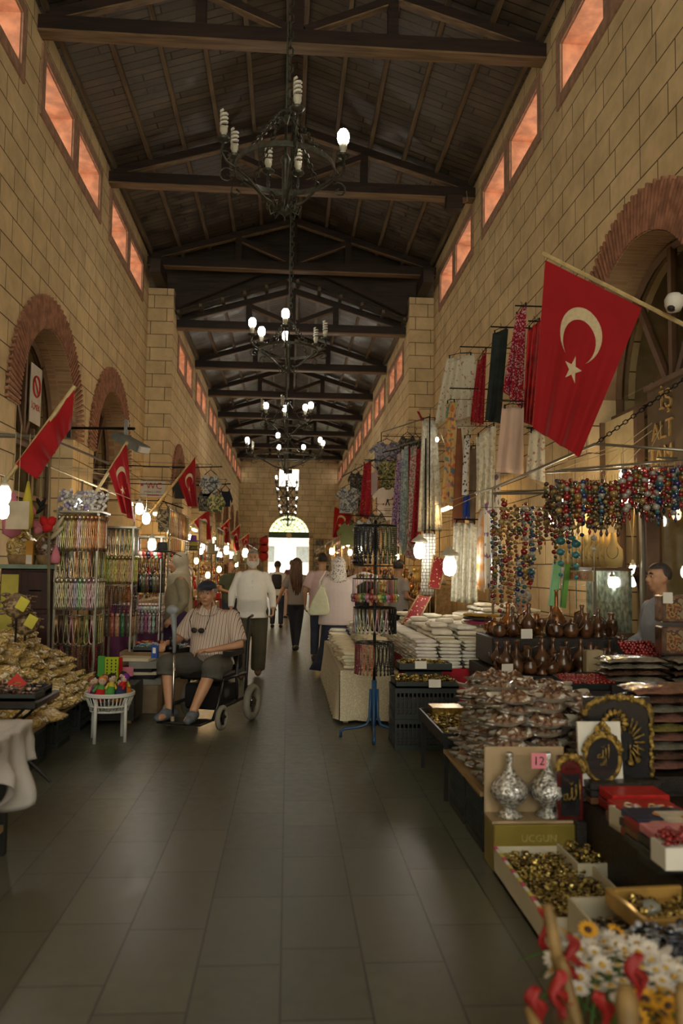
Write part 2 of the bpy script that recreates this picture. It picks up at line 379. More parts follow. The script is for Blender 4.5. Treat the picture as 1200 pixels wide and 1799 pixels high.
# shop fronts inside the arches
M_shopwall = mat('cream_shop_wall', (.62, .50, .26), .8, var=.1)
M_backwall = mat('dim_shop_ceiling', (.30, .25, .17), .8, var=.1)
def shopfront(sx, bx, c, sp, ri, idx):
    X = bx+.36; mb = MB(); t = .075
    def b(y0, z0, y1, z1, w=t, d=.07): mb.bar((sx*X, y0, z0), (sx*X, y1, z1), w, d, up=(1, 0, 0))
    zt = sp-.22; b(c-ri, zt-.05, c+ri, zt-.05, .1, .08); mb.box((sx*(X-.04), c, zt+.01), (.10, 2*ri, .035))
    b(c, zt, c, sp+ri); 
    for s in (-1, 1): b(c, zt, c+s*ri*.62, sp+ri*.78)
    mb.tube([(sx*X, c-(ri-.04)*math.cos(PI*q/20), sp+(ri-.04)*math.sin(PI*q/20)) for q in range(21)], .045, 4)
    for y in (c-ri+.04, c-.42, c+.42, c+ri-.04): b(y, 0, y, sp)
    b(c-ri, .5, c+ri, .5); b(c-ri, 2.45, c+ri, 2.45)
    o = struct('door_%d' % idx, mb, M_brown)
    g = MB(); g.add([(sx*(X+.01), c-ri+.02, .02), (sx*(X+.01), c+ri-.02, .02), (sx*(X+.01), c+ri-.02, sp), (sx*(X+.01), c-ri+.02, sp)], [(0, 1, 2, 3)])
    vs = [(sx*(X+.01), c-(ri-.03)*math.cos(PI*q/20), sp+.02+(ri-.05)*math.sin(PI*q/20)) for q in range(21)]; g.add(vs, [tuple(range(21))])
    g.build('shop_glazing', M_dkglass, o)
    return o
di = 2
for sx, lst in ((-1, L_arch), (1, R_arch)):
    for c in lst:
        shopfront(sx, NW, c, A_SP, A_IN, di); di += 1
for sx in (-1, 1):
    for c in F_arch: shopfront(sx, FW, c, FA_SP, FA_IN, di); di += 1
# rooms behind the fronts
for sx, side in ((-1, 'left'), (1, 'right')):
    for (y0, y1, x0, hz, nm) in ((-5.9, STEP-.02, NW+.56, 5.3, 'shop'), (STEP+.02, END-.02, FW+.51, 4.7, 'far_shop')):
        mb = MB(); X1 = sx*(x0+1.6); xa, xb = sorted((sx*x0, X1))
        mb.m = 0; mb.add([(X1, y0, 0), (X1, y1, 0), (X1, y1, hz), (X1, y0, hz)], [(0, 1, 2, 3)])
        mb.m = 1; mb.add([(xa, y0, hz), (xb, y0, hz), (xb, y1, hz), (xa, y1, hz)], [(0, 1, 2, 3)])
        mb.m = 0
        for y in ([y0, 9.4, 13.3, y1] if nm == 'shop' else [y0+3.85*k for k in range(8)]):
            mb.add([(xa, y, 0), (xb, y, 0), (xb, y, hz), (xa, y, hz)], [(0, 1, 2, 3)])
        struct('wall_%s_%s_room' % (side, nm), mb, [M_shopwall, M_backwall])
# ---------------- roof
def roof(y0, y1, hw, zb, rise, name):
    mb = MB(); ex = .6
    z0 = zb-rise*ex/hw
    mb.add([(-hw-ex, y0, z0), (0, y0, zb+rise), (hw+ex, y0, z0), (-hw-ex, y1, z0), (0, y1, zb+rise), (hw+ex, y1, z0)], [(0, 1, 4, 3), (1, 2, 5, 4)])
    o = struct(name, mb, M_plank_x)
    bt = MB(); n = 5
    for s in (-1, 1):
        for i in range(n+1):
            x = s*hw*(.04+.93*i/n); z = zb+rise*(1-abs(x)/hw)-.035
            bt.bar((x, y0, z), (x, y1, z), .07, .07)
    bt.build('roof_batten', M_batten, o)
    return o
# planks run across the hall: lines every 0.17 m along Y
def plankmat():
    m = brickmat('roof_boards', (0, 1), 2.4, .17, (.105, .082, .054), (.058, .046, .032), (.005, .004, .003), mortar=.012, rough=.5, bump=.5, mott=.75, spec=.5, rr=(.3, .6))
    return m
M_plank_x = plankmat()
NZ, FZ = 8.78, 7.58
roof(-6, STEP+.35, NW, NZ, 1.12, 'ceiling')
roof(STEP+.2, END+.1, FW, FZ, .93, 'ceiling_far')
gb = MB()   # board gable closing the height difference between the two roofs
yg = STEP+.3
gb.add([(-NW-.2, yg, 8.02), (-2.75, yg, 7.5), (0, yg, 8.42), (2.75, yg, 7.5), (NW+.2, yg, 8.02), (NW+.2, yg, 9.0), (0, yg, 10.1), (-NW-.2, yg, 9.0)], [(0, 1, 2, 7), (2, 3, 4, 5), (2, 5, 6), (2, 6, 7)][:2]+[(2, 5, 6), (2, 6, 7), ])
struct('ceiling_gable', gb, wavemat('gable_boards', (.05, .036, .022), (.02, .015, .01), rough=.6, axis='X'))
def truss(y, hw, zb, rise, idx, label):
    t = T('roof_truss', label, 'roof truss', (0, y, zb))
    H, Wd = .22, .2; L = hw*2-.01
    mb = MB(); mb.box((0, 0, H/2), (L, Wd, H)); mb.m = 1; mb.box((0, 0, .012), (L-.002, Wd+.006, .03)); mb.build('tie_beam', [M_beam, M_beam_lit], t)
    for s in (-1, 1):
        r = MB(); r.bar((s*(hw-.1), 0, H+.03), (0, 0, H+rise-.04), .11, .15); r.m = 1; r.bar((s*(hw-.1), 0, H-.05), (0, 0, H+rise-.12), .115, .02); r.build('rafter', [M_beam, M_beam_lit], t)
        q = MB(); xq = s*hw*.38; zq = H+rise*(1-.38)-.05; q.box((xq, 0, (H+zq)/2), (.14, .12, zq-H)); q.build('queen_post', M_beam, t)
        d = MB(); d.bar((xq, 0, zq-.06), (s*.1, 0, H+.04), .1, .1); d.m = 1; d.bar((xq, 0, zq-.13), (s*.1, 0, H-.02), .105, .02); d.build('strut', [M_beam, M_beam_lit], t)
    MB().box((0, 0, (H+H+rise-.08)/2), (.15, .14, rise-.08)).build('king_post', M_beam, t)
    return t
for i, (y, lb) in enumerate(((10.3, 'nearest dark timber roof truss, tie beam across the top edge of the photo'), (14.45, 'dark timber roof truss just behind the nearest chandelier'), (18.45, 'dark timber roof truss above the step in the stone walls'))):
    truss(y, NW, 8.46, 1.06, i, lb)
names = ['first', 'second', 'third', 'fourth', 'fifth', 'sixth', 'seventh']
for k in range(7):
    truss(19.4+3.83*k, FW, 7.28, .88, k, 'dark timber roof truss of the lower far roof, %s beyond the stone step' % names[k])
for s, w in ((-1, 'left'), (1, 'right')):   # raking braces and wall plates at the step
    mb = MB().bar((s*2.75, 18.82, 7.72), (s*.2, 18.82, 8.86), .12, .17)
    tag(mb.build('raking_brace', M_beam), 'dark raking timber rising from the %s stone step towards the ridge' % w, 'beam')
    mb = MB().bar((s*3.25, 15.6, 8.42), (s*3.08, 18.6, 8.05), .2, .22)
    mb = MB().box((s*3.1, 18.2, 8.22), (.24, 1.0, .3))
    tag(mb.build('wall_plate', M_beam), 'short dark timber resting on top of the %s stone step' % w, 'beam')
# ---------------- outside the far door
og = MB().add([(-9, END+.6, .01), (9, END+.6, .01), (9, 75, .01), (-9, 75, .01)], [(0, 1, 2, 3)])
struct('floor_outside', og, mat('sunlit_paving', (.75, .70, .6), .8))
sun = bpy.data.lights.new('sun', 'SUN'); sun.energy = 3.5; sun.angle = .01; so = bpy.data.objects.new('sun', sun); COL.objects.link(so)
so.rotation_euler = (math.radians(28), math.radians(14), 0)
b = T('street_building', 'pale sunlit building across the street beyond the far doorway', 'building', (0, 66, 0))
mb = MB().box((0, 2, 5), (16, 4, 10)); mb.build('facade', mat('pale_facade', (.85, .8, .72), .8), b)
for x in (-4, -1.7, 1.2, 4):
    MB().box((x, -.02, 2.6), (1.1, .1, 1.3)).build('window', mat('grey_pane', (.2, .22, .22), .3), b)
aw = MB(); aw.box((0, -.7, 3.8), (7, 1.5, .08)); aw.build('awning', mat('grey_awning', (.45, .42, .4), .7), b)
# ============================================================ CHANDELIERS
M_cool = emis('lit_cool_bulb', (1.0, .93, .82), 26)
M_warm = emis('lit_warm_bulb', (1.0, .60, .20), 60)
M_warmw = emis('lit_white_bulb', (1.0, .90, .72), 24)
M_cfl = mat('unlit_spiral_bulb', (.62, .60, .50), .3, var=.05)
M_sock = mat('bulb_socket', (.50, .48, .36), .5)
M_oldiron = mat('chandelier_iron', (.07, .07, .05), .4, metal=.5, var=.3, scale=20)
def chain(mb, p, q, r=.012, link=.05):
    p, q = Vector(p), Vector(q); d = q-p; n = max(2, int(d.length/link)); u = d.normalized()
    a = u.cross(Vector((0, 1, .01))).normalized(); b = u.cross(a)
    for i in range(n):
        c = p+d*((i+.5)/n); w = a if i % 2 else b; L = d.length/n*.68
        mb.tube([c+u*L*math.cos(t)+w*r*1.6*math.sin(t) for t in [2*PI*k/6 for k in range(6)]], r*.45, 4, closed=True)
def chandelier(loc, sxy, sz, angs, lit, label, top, detail=True, bs=1.12):
    t = T('chandelier', label, 'chandelier', loc, 0, 'wheel chandeliers along the ridge')
    S = lambda x, y, z: (x*sxy, y*sxy, z*sz)
    mb = MB(); g = top-loc[2]
    mb.tube([(0, 0, 1.04*sz), (0, 0, g)], .012, 5)
    if detail: chain(mb, (.03, 0, 1.04*sz), (.03, 0, g), .02, .09)
    mb.build('hanging_chain', M_oldiron, t)
    mb = MB(); mb.tube([S(.09*math.cos(a*PI/6), .09*math.sin(a*PI/6), 1.04) for a in range(12)], .018, 5, closed=True)
    mb.lathe([(.005, 1.06*sz), (.04, 1.02*sz), (.02, .95*sz), (.005, .9*sz)], 8); mb.build('crown_ring', M_oldiron, t)
    for k in range(4):
        a = PI/4+k*PI/2; c = MB()
        if detail: chain(c, S(.09*math.cos(a), .09*math.sin(a), 1.02), S(.5*math.cos(a), .5*math.sin(a), .45), .017, .05)
        else: c.tube([S(.09*math.cos(a), .09*math.sin(a), 1.02), S(.5*math.cos(a), .5*math.sin(a), .45)], .012, 4)
        c.build('suspension_chain', M_oldiron, t)
    h = MB(); n = 28
    h.grid(lambda u, v: S(.52*math.cos(2*PI*u), .52*math.sin(2*PI*u), .42+.055*v), n, 1, True)
    h.grid(lambda u, v: S(.505*math.cos(2*PI*u), .505*math.sin(2*PI*u), .475-.055*v), n, 1, True)
    h.grid(lambda u, v: S((.52-.015*v)*math.cos(2*PI*u), (.52-.015*v)*math.sin(2*PI*u), .42), n, 1, True)
    h.build('ring_band', M_oldiron, t, True)
    hb = MB().lathe([(.005, -.06*sz), (.03, -.03*sz), (.07, 0), (.05, .05*sz), (.03, .1*sz), (.035, .5*sz), (.06, .55*sz), (.02, .62*sz), (.012, 1.0*sz)], 10)
    for k in range(8):
        a = k*PI/4; hb.tube([S(math.cos(a)*r, math.sin(a)*r, z) for r, z in ((.05, .02), (.14, -.03), (.17, .06), (.1, .09), (.11, .03))], .01, 4)
    hb.build('hub', M_oldiron, t, True)
    for k, ad in enumerate(angs):
        a = math.radians(ad); ca, sa = math.cos(a), math.sin(a)
        P = lambda r, z: S(r*ca, r*sa, z)
        m = MB(); m.tube([P(.05, .05), P(.2, .14), P(.38, .34), P(.51, .44), P(.6, .5), P(.66, .6), P(.64, .7)], .014, 5)
        m.tube([P(.52, .42)]+[P(.6+.07*math.cos(q), .36+.07*math.sin(q)) for q in [PI*.8-k_*.7 for k_ in range(8)]]+[P(.6, .36)], .01, 4)
        if detail: m.tube([P(.62+.05*math.cos(q), .56+.05*math.sin(q)) for q in [k_*.7 for k_ in range(8)]], .009, 4)
        arm = m.build('arm', M_oldiron, t, True)
        c = MB().lathe([(.01, 0), (.05, .012), (.075, .04), (.07, .045), (.03, .03), (.02, .03), (.02, .07)], 10, P(.64, .7)); c.build('drip_cup', M_oldiron, arm, True)
        x, y, z = P(.64, .7); z += .05
        s_ = MB().lathe([(.024*bs, 0), (.028*bs, .05), (.036*bs, .06), (.036*bs, .11), (.03*bs, .115)], 10, (x, y, z)); s_.build('lamp_holder', M_sock, arm, True)
        bl = MB()
        if lit[k]:
            bl.lathe([(.02*bs, .11), (.05*bs, .11+.02*bs), (.058*bs, .11+.06*bs), (.055*bs, .11+.11*bs), (.035*bs, .11+.14*bs), (.005*bs, .11+.145*bs)], 8, (x, y, z)); bl.build('lit_bulb', M_cool, arm, True)
        else:
            pts = [(x+.034*math.cos(q*.9), y+.034*math.sin(q*.9), z+.12+.16*q/26) for q in range(27)]
            bl.tube(pts, .014, 5); bl.build('spiral_bulb', M_cfl, arm, True)
    return t
c1 = at(500, 372, 8.0)
chandelier(c1, 1, 1, [-80, 18, 78, 108, 150, 182], [0, 1, 0, 0, 0, 0], 'nearest wheel chandelier, five of its six spiral bulbs unlit, hanging high in the foreground', 9.75)
c2 = at(506, 652, 13.5)
chandelier(c2, .98, .80, [-95, 0, 40, 95, 140, 188], [1, 0, 0, 1, 1, 1], 'second wheel chandelier from the camera, four bulbs glowing white', 9.75)
c3 = at(503, 768, 19.6)
chandelier(c3, .95, .85, [-100, 10, 40, 95, 150, 185], [0, 1, 1, 1, 1, 0], 'third wheel chandelier from the camera, small against the roof trusses', 8.4, False)
c4 = at(500, 826, 26)
chandelier(c4, 1.95, 1.0, [-100, -25, 5, 60, 100, 150, 172, 190], [1, 1, 1, 1, 1, 0, 1, 1], 'very wide flat wheel chandelier hanging above the far end of the hall', 8.4, False)
for k, (px, py, Y, s) in enumerate(((503, 872, 31, .72), (504, 888, 34.5, .75), (505, 902, 38, .76), (505, 914, 41, .75), (506, 924, 43.7, .7))):
    chandelier(at(px, py, Y), s, .75, [-90, -30, 30, 90, 150, 210], [1]*6, 'small fully lit chandelier in the distant row before the end wall, %s of five' % ['highest', 'second highest', 'middle', 'second lowest', 'lowest'][k], 8.4, False, .62)
# ============================================================ HANGING BULBS
M_cord = mat('pale_cord', (.45, .36, .2), .6)
def hang_bulb(p, s, m, cord, label, shade=False, group='bulbs hanging over the stalls'):
    t = T('hanging_bulb', label, 'light bulb', p, 0, group); sd = 1 if p.x > 0 else -1
    e = Vector((sd*2.785, p.y, 2.62))-p if p.y > 9 else Vector((sd*3.39, p.y, max(2.6, p.z+cord+.3)))-p
    MB().tube([(0, 0, s*1.5), (0, 0, s*1.5+cord), e], .004, 4).build('cord', M_cord, t)
    h = MB().lathe([(s*.3, s*.75), (s*.42, s*.8), (s*.42, s*1.1), (s*.2, s*1.25), (s*.16, s*1.6), (.004, s*1.65)], 10)
    if shade: h.lathe([(s*.95, s*.9), (s*.8, s*1.15), (s*.3, s*1.5), (s*.2, s*1.7), (.01, s*1.75)], 12)
    h.build('socket', M_sock, t, True)
    MB().lathe([(.004, -s), (s*.42, -s*.88), (s*.62, -s*.45), (s*.62, s*.25), (s*.4, s*.75), (s*.3, s*.8)], 10).build('glass_bulb', m, t, True)
    return t
LB = [ # px, py, Y, size, mat, cord, label
 (8, 868, 6.2, .075, 'c', .2, 'large glowing white bulb at the left edge, upper of the pair'), (5, 895, 6.3, .075, 'c', .15, 'large glowing white bulb at the left edge, lower of the pair'),
 (137, 882, 9.0, .08, 'c', .5, 'glowing white bulb left of the snowdrop garland above the silver necklace rack'), (152, 897, 9.1, .045, 'c', .4, 'small glowing bulb behind the garland above the silver necklace rack'),
 (245, 893, 9.6, .075, 'c', .35, 'glowing bulb on a yellow socket just right of the second red flag'), (257, 910, 9.6, .075, 'c', .35, 'glowing bulb hanging under the WC sign'),
 (267, 956, 9.2, .075, 'c', .3, 'glowing bulb on a yellow wire beside the grey brimmed hat'),
 (299, 933, 13, .06, 'c', .3, 'small glowing bulb under the black portrait shirt'), (318, 938, 14, .06, 'c', .2, 'small glowing bulb right of the black portrait shirt'),
 (325, 946, 15, .05, 'w', .2, 'tiny glowing bulb above the purple and yellow hats'), (333, 943, 16, .06, 'w', .2, 'tiny glowing bulb over the crown of the purple hat'),
 (356, 960, 15, .07, 'w', .2, 'glowing bulb right of the purple and yellow hats'), (353, 968, 14.5, .06, 'c', .2, 'bluish bulb low beside the hat stack'),
 (380, 962, 19, .07, 'w', .2, 'glowing bulb below the fifth red flag'), (386, 975, 19, .09, 'c', .2, 'bluish bulb left of the bearded man among the crowded stalls'),
 (398, 966, 21, .12, 'w', .2, 'wide glowing bulb below the sixth red flag'), (406, 975, 21, .10, 'w', .2, 'glowing bulb just behind the bearded man'),
 (431, 971, 22, .13, 'w', .2, 'glowing bulb right above the bearded man and below the last red flag'), (372, 950, 24, .10, 'w', .2, 'faint warm bulb deep in the left row of stalls'),
 (345, 985, 12, .05, 'a', .2, 'small amber bulb behind the woman in the beige headscarf'), (385, 1000, 17, .07, 'a', .2, 'amber bulb among the brass goods left of the bearded man'),
 (365, 1010, 14, .06, 'a', .2, 'amber bulb low over the spice coloured stall'), (415, 990, 26, .11, 'a', .2, 'amber bulb far down the left stalls'),
 (583, 968, 22, .10, 'a', .2, 'amber bulb beside the head of the man in the pink shirt'), (592, 966, 23, .10, 'a', .2, 'amber bulb above the spotted headscarf'),
 (615, 970, 17, .07, 'c', .2, 'bluish bulb right of the spotted headscarf'), (632, 965, 15, .07, 'c', .2, 'bluish bulb behind the necklace carousel'), (698, 978, 14, .05, 'a', .3, 'small amber bulb behind the printed scarves'),
 (972, 874, 8.0, .055, 'w', .25, 'glowing bulb shining through the hanging ceramic charms, left of centre'), (984, 880, 8.0, .05, 'w', .25, 'second glowing bulb close behind the first among the ceramic charms'),
 (1095, 835, 7.2, .055, 'c', .2, 'bluish bulb behind the red and white beads by the shop front, upper'), (1092, 848, 7.2, .05, 'c', .2, 'bluish bulb behind the red and white beads by the shop front, lower'),
 (1143, 842, 7.0, .045, 'c', .2, 'bluish bulb at the right end of the bead racks'),
 (1026, 1012, 8.25, .045, 'c', .2, 'bright bulb in the shop window below the red lettering, left'), (1075, 1022, 7.85, .06, 'c', .2, 'broad bright bulb in the shop window below the red lettering'),
 (1112, 1022, 7.55, .05, 'c', .2, 'bright bulb in the shop window right of the broad one'), (1112, 1003, 7.9, .07, 'c', .2, 'bright bulb beside the pointed metal lantern'),
 (768, 772, 12.5, .04, 'c', .2, 'small cool bulb beside the lace tablecloth'),
]
MM = {'c': M_cool, 'w': M_warmw, 'a': M_warm}
for px, py, Y, s, k, cord, lb in LB: hang_bulb(at(px, py, Y), s, MM[k], cord, lb)
hang_bulb(at(790, 993, 9.6), .13, M_cool, .5, 'big glowing bulb under a cream ceramic holder above the white towels', True)
hang_bulb(at(737, 966, 10.6), .12, M_cool, .35, 'big glowing bulb behind the checked towel, left of the ceramic one', True)
# ============================================================ FLAGS
M_flag = mat('red_flag_cloth', (.27, .003, .005), .75, var=.06, scale=3, sheen=.2, spec=.2)
M_emb = mat('cream_emblem', (.52, .42, .25), .75, var=.08, scale=30, spec=.2)
M_pole = mat('pale_wood_pole', (.50, .38, .17), .5, var=.2, scale=12)
def flag(A, B, C, D, pole, label, rip=.035, n=3.2, step=0, emblem=True, ph=0):
    A, B, C, D = [Vector(p) for p in (A, B, C, D)]
    nrm = (B-A).cross(D-A).normalized()
    if nrm.y > 0: nrm = -nrm
    o = A.copy(); t = T('flag', label, 'flag', o, 0, 'red flags with white crescent and star along the hall')
    def S(u, v, off=0):
        p = A*(1-u)*(1-v)+B*u*(1-v)+C*u*v+D*(1-u)*v
        w = rip*math.sin(n*2*PI*u+ph+1.5*v)*(v*.9+.1)+rip*.35*math.sin(n*4.4*PI*u+2+ph)*v
        return p+nrm*(w+off)-o
    mb = MB(); mb.grid(lambda u, v: S(u, v, .002), 30, 16); mb.grid(lambda u, v: S(u, v, -.002), 30, 16)
    mb.build('flag_cloth', M_flag, t, True)
    if emblem:
        for nm in ('crescent', 'star'):
            m = MB()
            for off in (.006, -.006):
                Q = lambda s_, q: S(q, s_/1.5, off)
                if nm == 'crescent':
                    k = 30; out = []; inn = []
                    # horn angle where the two circles meet, measured from the fly direction
                    ho = math.acos((.25**2-.2**2+.0625**2)/(2*.0625*.25)); hi = math.atan2(.25*math.sin(ho), .25*math.cos(ho)-.0625)
                    for i in range(k+1):
                        a = ho+(2*PI-2*ho)*i/k; b_ = hi+(2*PI-2*hi)*i/k
                        out.append((.5+.25*math.cos(a), .5+.25*math.sin(a))); inn.append((.5625+.2*math.cos(b_), .5+.2*math.sin(b_)))
                    m.grid(lambda u, v: Q(*[out[round(u*k)][j]*(1-v)+inn[round(u*k)][j]*v for j in (0, 1)]), k, 3)
                else:
                    pts = []
                    for i in range(10):
                        r = .125 if i % 2 == 0 else .048; a = PI+i*PI/5
                        pts.append((.82+r*math.cos(a), .5+r*math.sin(a)))
                    m.add([Q(.82, .5)]+[Q(*p) for p in pts], [(0, 1+i, 1+(i+1) % 10) for i in range(10)])
            m.build(nm, M_emb, t)
    P, Qt = pole; P, Qt = Vector(P), Vector(Qt)
    MB().tube([P-o, Qt-o], .018 if rip < .05 else .02, 6).build('flagpole', M_pole, t)
    return t
def wall_end(Q, P, X):
    d = P-Q; return Q+d*((X-Q.x)/d.x)
A = at(958, 457, 6.5); B = at(1128, 541, 6.25)
flag(A, B, at(1018, 803, 6.3), at(936, 752, 6.55), (wall_end(at(956, 447, 6.52), at(1129, 534, 6.24), 3.37), at(953, 445, 6.52)), 'largest red flag with white crescent and star, hanging from a pole at upper right', .03, 2.6)
flag(at(131, 680, 7.2), at(28, 815, 7.3), at(66, 840, 7.4), at(126, 750, 7.3), (wall_end(at(132, 678, 7.2), at(-10, 872, 7.4), -3.38), at(132, 678, 7.2)), 'drooping red flag in front of the tall left arch, its crescent folded out of sight', .07, 2.2, emblem=False)
flag(at(222, 780, 9.2), at(191, 828, 9.3), at(216, 900, 9.3), at(239, 918, 9.2), (wall_end(at(224, 776, 9.2), at(155, 886, 9.6), -3.38), at(224, 776, 9.2)), 'red crescent flag hanging in front of the second left arch', .05, 2)
flag(at(343, 803, 12), at(313, 843, 12.1), at(331, 890, 12.1), at(348, 890, 12), (wall_end(at(345, 800, 12), at(296, 862, 12.3), -3.38), at(345, 800, 12)), 'red crescent flag just right of the WC sign', .05, 2, ph=1)
flag(at(368, 895, 15), at(341, 916, 15.1), at(360, 948, 15.1), at(370, 948, 15), (wall_end(at(370, 893, 15), at(330, 925, 15.3), -3.38), at(370, 893, 15)), 'red crescent flag hanging below the camouflage shirts', .05, 1.6, ph=2)
flag(at(404, 912, 19), at(384, 931, 19.1), at(394, 952, 19.1), at(404, 955, 19), (wall_end(at(405, 910, 19), at(376, 940, 19.3), -2.8), at(405, 910, 19)), 'narrow red flag seen half edge-on behind the camouflage shirts', .12, 2.2, ph=1)
flag(at(421, 924, 21), at(402, 942, 21.1), at(414, 972, 21.1), at(422, 962, 21), (wall_end(at(423, 921, 21), at(392, 950, 21.3), -2.8), at(423, 921, 21)), 'red crescent flag above the bearded man, left of the last one', .07, 1.5)
flag(at(437, 938, 24), at(424, 948, 24.1), at(430, 968, 24.1), at(439, 967, 24), (wall_end(at(438, 936, 24), at(415, 955, 24.3), -2.8), at(438, 936, 24)), 'smallest red crescent flag, farthest on the left side', .07, 1.5)
flag(at(588, 890, 25.8), at(620, 906, 26), at(598, 946, 26), at(582, 943, 25.8), (wall_end(at(586, 889, 25.8), at(658, 925, 26.3), 2.8), at(586, 889, 25.8)), 'red crescent flag on the far right side above the spotted headscarf', .09, 1.8)
# red pennants far right, and grey street-lamp style spotlight on the left pole
M_grey = mat('grey_paint', (.20, .21, .18), .4)
t = T('horizontal_flagpole_bracket', 'dark horizontal pole fixed across the gap between the two left arches', 'bracket', atx(122, 752, -3.38))
o = t.location
MB().tube([Vector((0, 0, 0)), at(236, 753, 11.5)-o], .022, 6).build('pole', M_iron, t)
MB().box((0, 0, 0), (.06, .06, .3)).build('bracket_plate', M_iron, t)
t = T('spotlight', 'grey long-bodied spotlight hanging from the end of the dark horizontal pole', 'spotlight', at(222, 755, 11.6)); o = Vector(t.location)
p, q = at(207, 765, 11.6)-o, at(252, 790, 11.2)-o
mb = MB().bar(p, q, .2, .11); mb.build('lamp_body', M_grey, t); MB().bar(q, q+(q-p)*.06, .16, .08).build('lens', M_cfl, t); MB().bar((0, -.0, .14), (0, 0, -.12), .05, .09).build('bracket', M_grey, t)
# ============================================================ PEOPLE
M_skin = mat('skin_tan', (.46, .24, .13), .5, var=.08, scale=10, spec=.35)
M_skin2 = mat('skin_olive', (.40, .22, .12), .5, var=.08, scale=10, spec=.35)
M_lip = mat('lips', (.30, .10, .07), .5); M_eyew = mat('eye_white', (.6, .55, .5), .2); M_dark = mat('dark_hair', (.02, .014, .01), .5, var=.3, scale=40, bump=.4)
M_greyhair = mat('grey_hair', (.30, .28, .24), .7, var=.35, scale=40, bump=.4)
M_white_beard = mat('white_beard', (.62, .58, .48), .8, var=.15, scale=60, bump=.5)
def frame(d, ref=(0, 1, 0)):
    z = Vector(d).normalized(); y = Vector(ref); y = y-z*y.dot(z)
    if y.length < .01: y = Vector((0, 0, 1))-z*z.z
    y.normalize(); x = y.cross(z); return Matrix((x, y, z)).transposed()
def cap(mb, p, q, r1, r2, k=1.0, ref=(0, 1, 0), n=12, flat=(0, 0)):
    """tapered limb; k = depth/width ratio; rounded unless flat"""
    p, q = Vector(p), Vector(q); d = q-p; M = frame(d, ref); u = d.normalized(); rg = []
    if not flat[0]: rg += [(p-u*r1*math.cos(a), r1*math.sin(a)+.0005, (r1*math.sin(a)+.0005)*k, M) for a in (.05, .5, 1.0)]
    rg += [(p, r1, r1*k, M), (p+d*.5, (r1+r2)/2*1.02, (r1+r2)/2*k*1.02, M), (q, r2, r2*k, M)]
    if not flat[1]: rg += [(q+u*r2*math.cos(a), r2*math.sin(a)+.0005, (r2*math.sin(a)+.0005)*k, M) for a in (1.0, .5, .05)]
    mb.loft(rg, n)
def remesh(o, vox, it=3, fac=.5, subd=False):
    m = o.modifiers.new('remesh', 'REMESH'); m.mode = 'VOXEL'; m.voxel_size = vox; m.use_smooth_shade = True
    s = o.modifiers.new('smooth', 'SMOOTH'); s.factor = fac; s.iterations = it; return o
def hand(mb, w, d, nrm, side, curl=.5, s=1.0):
    """palm + four unequal bent fingers + thumb from the palm's side. d = direction, nrm = out of the palm"""
    w, d, nrm = Vector(w), Vector(d).normalized(), Vector(nrm); nrm = (nrm-d*nrm.dot(d)).normalized(); sd = d.cross(nrm)*side
    cap(mb, w, w+d*.05*s, .026*s, .03*s, .55, nrm)
    M = frame(d, nrm); mb.ball(w+d*.055*s, (.040*s, .018*s, .045*s), 10, 8, M)
    for i, (L, off) in enumerate(((.070, .030), (.078, .010), (.072, -.010), (.056, -.029))):
        a = w+d*.085*s+sd*off*s; c1, c2, c3 = curl*.8, curl*1.8, curl*2.6
        b = a+(d*math.cos(c1)+nrm*math.sin(c1))*L*.45*s; c = b+(d*math.cos(c2)+nrm*math.sin(c2))*L*.33*s; e = c+(d*math.cos(c3)+nrm*math.sin(c3))*L*.25*s
        cap(mb, a-d*.01, b, .0095*s, .009*s, n=8); cap(mb, b, c, .009*s, .0085*s, n=8); cap(mb, c, e, .0085*s, .007*s, n=8)
    a = w+d*.03*s+sd*.03*s; b = a+(d*.6+sd*.75+nrm*.25*curl).normalized()*.04*s; c = b+(d*.95+sd*.1+nrm*.6*curl).normalized()*.03*s
    cap(mb, a, b, .013*s, .010*s, n=8); cap(mb, b, c, .010*s, .008*s, n=8)
def head(mb, c, s=1.0, M=None):
    """face looks along -Y of M"""
    M = M or Matrix.Identity(3); c = Vector(c); f = lambda x, y, z: c+M @ Vector((x*s, y*s, z*s))
    mb.ball(f(0, .012, .03), (.076*s, .094*s, .088*s), 16, 12, M); mb.ball(f(0, -.012, -.03), (.063*s, .078*s, .085*s), 14, 10, M)
    mb.ball(f(0, -.045, -.085), (.036*s, .036*s, .028*s), 10, 8, M)
    cap(mb, f(0, -.085, .022), f(0, -.108, -.018), .009*s, .015*s, n=8); mb.ball(f(0, -.098, -.022), (.018*s, .013*s, .011*s), 8, 6, M)
    cap(mb, f(-.034, -.078, .036), f(.034, -.078, .036), .012*s, .012*s, n=8)
    for q in (-1, 1):
        mb.ball(f(q*.076, .012, -.008), (.012*s, .022*s, .032*s), 8, 6, M); mb.ball(f(q*.036, -.066, -.025), (.02*s, .018*s, .018*s), 8, 6, M)
    cap(mb, f(-.016, -.09, -.054), f(.016, -.09, -.054), .010*s, .010*s, n=8)
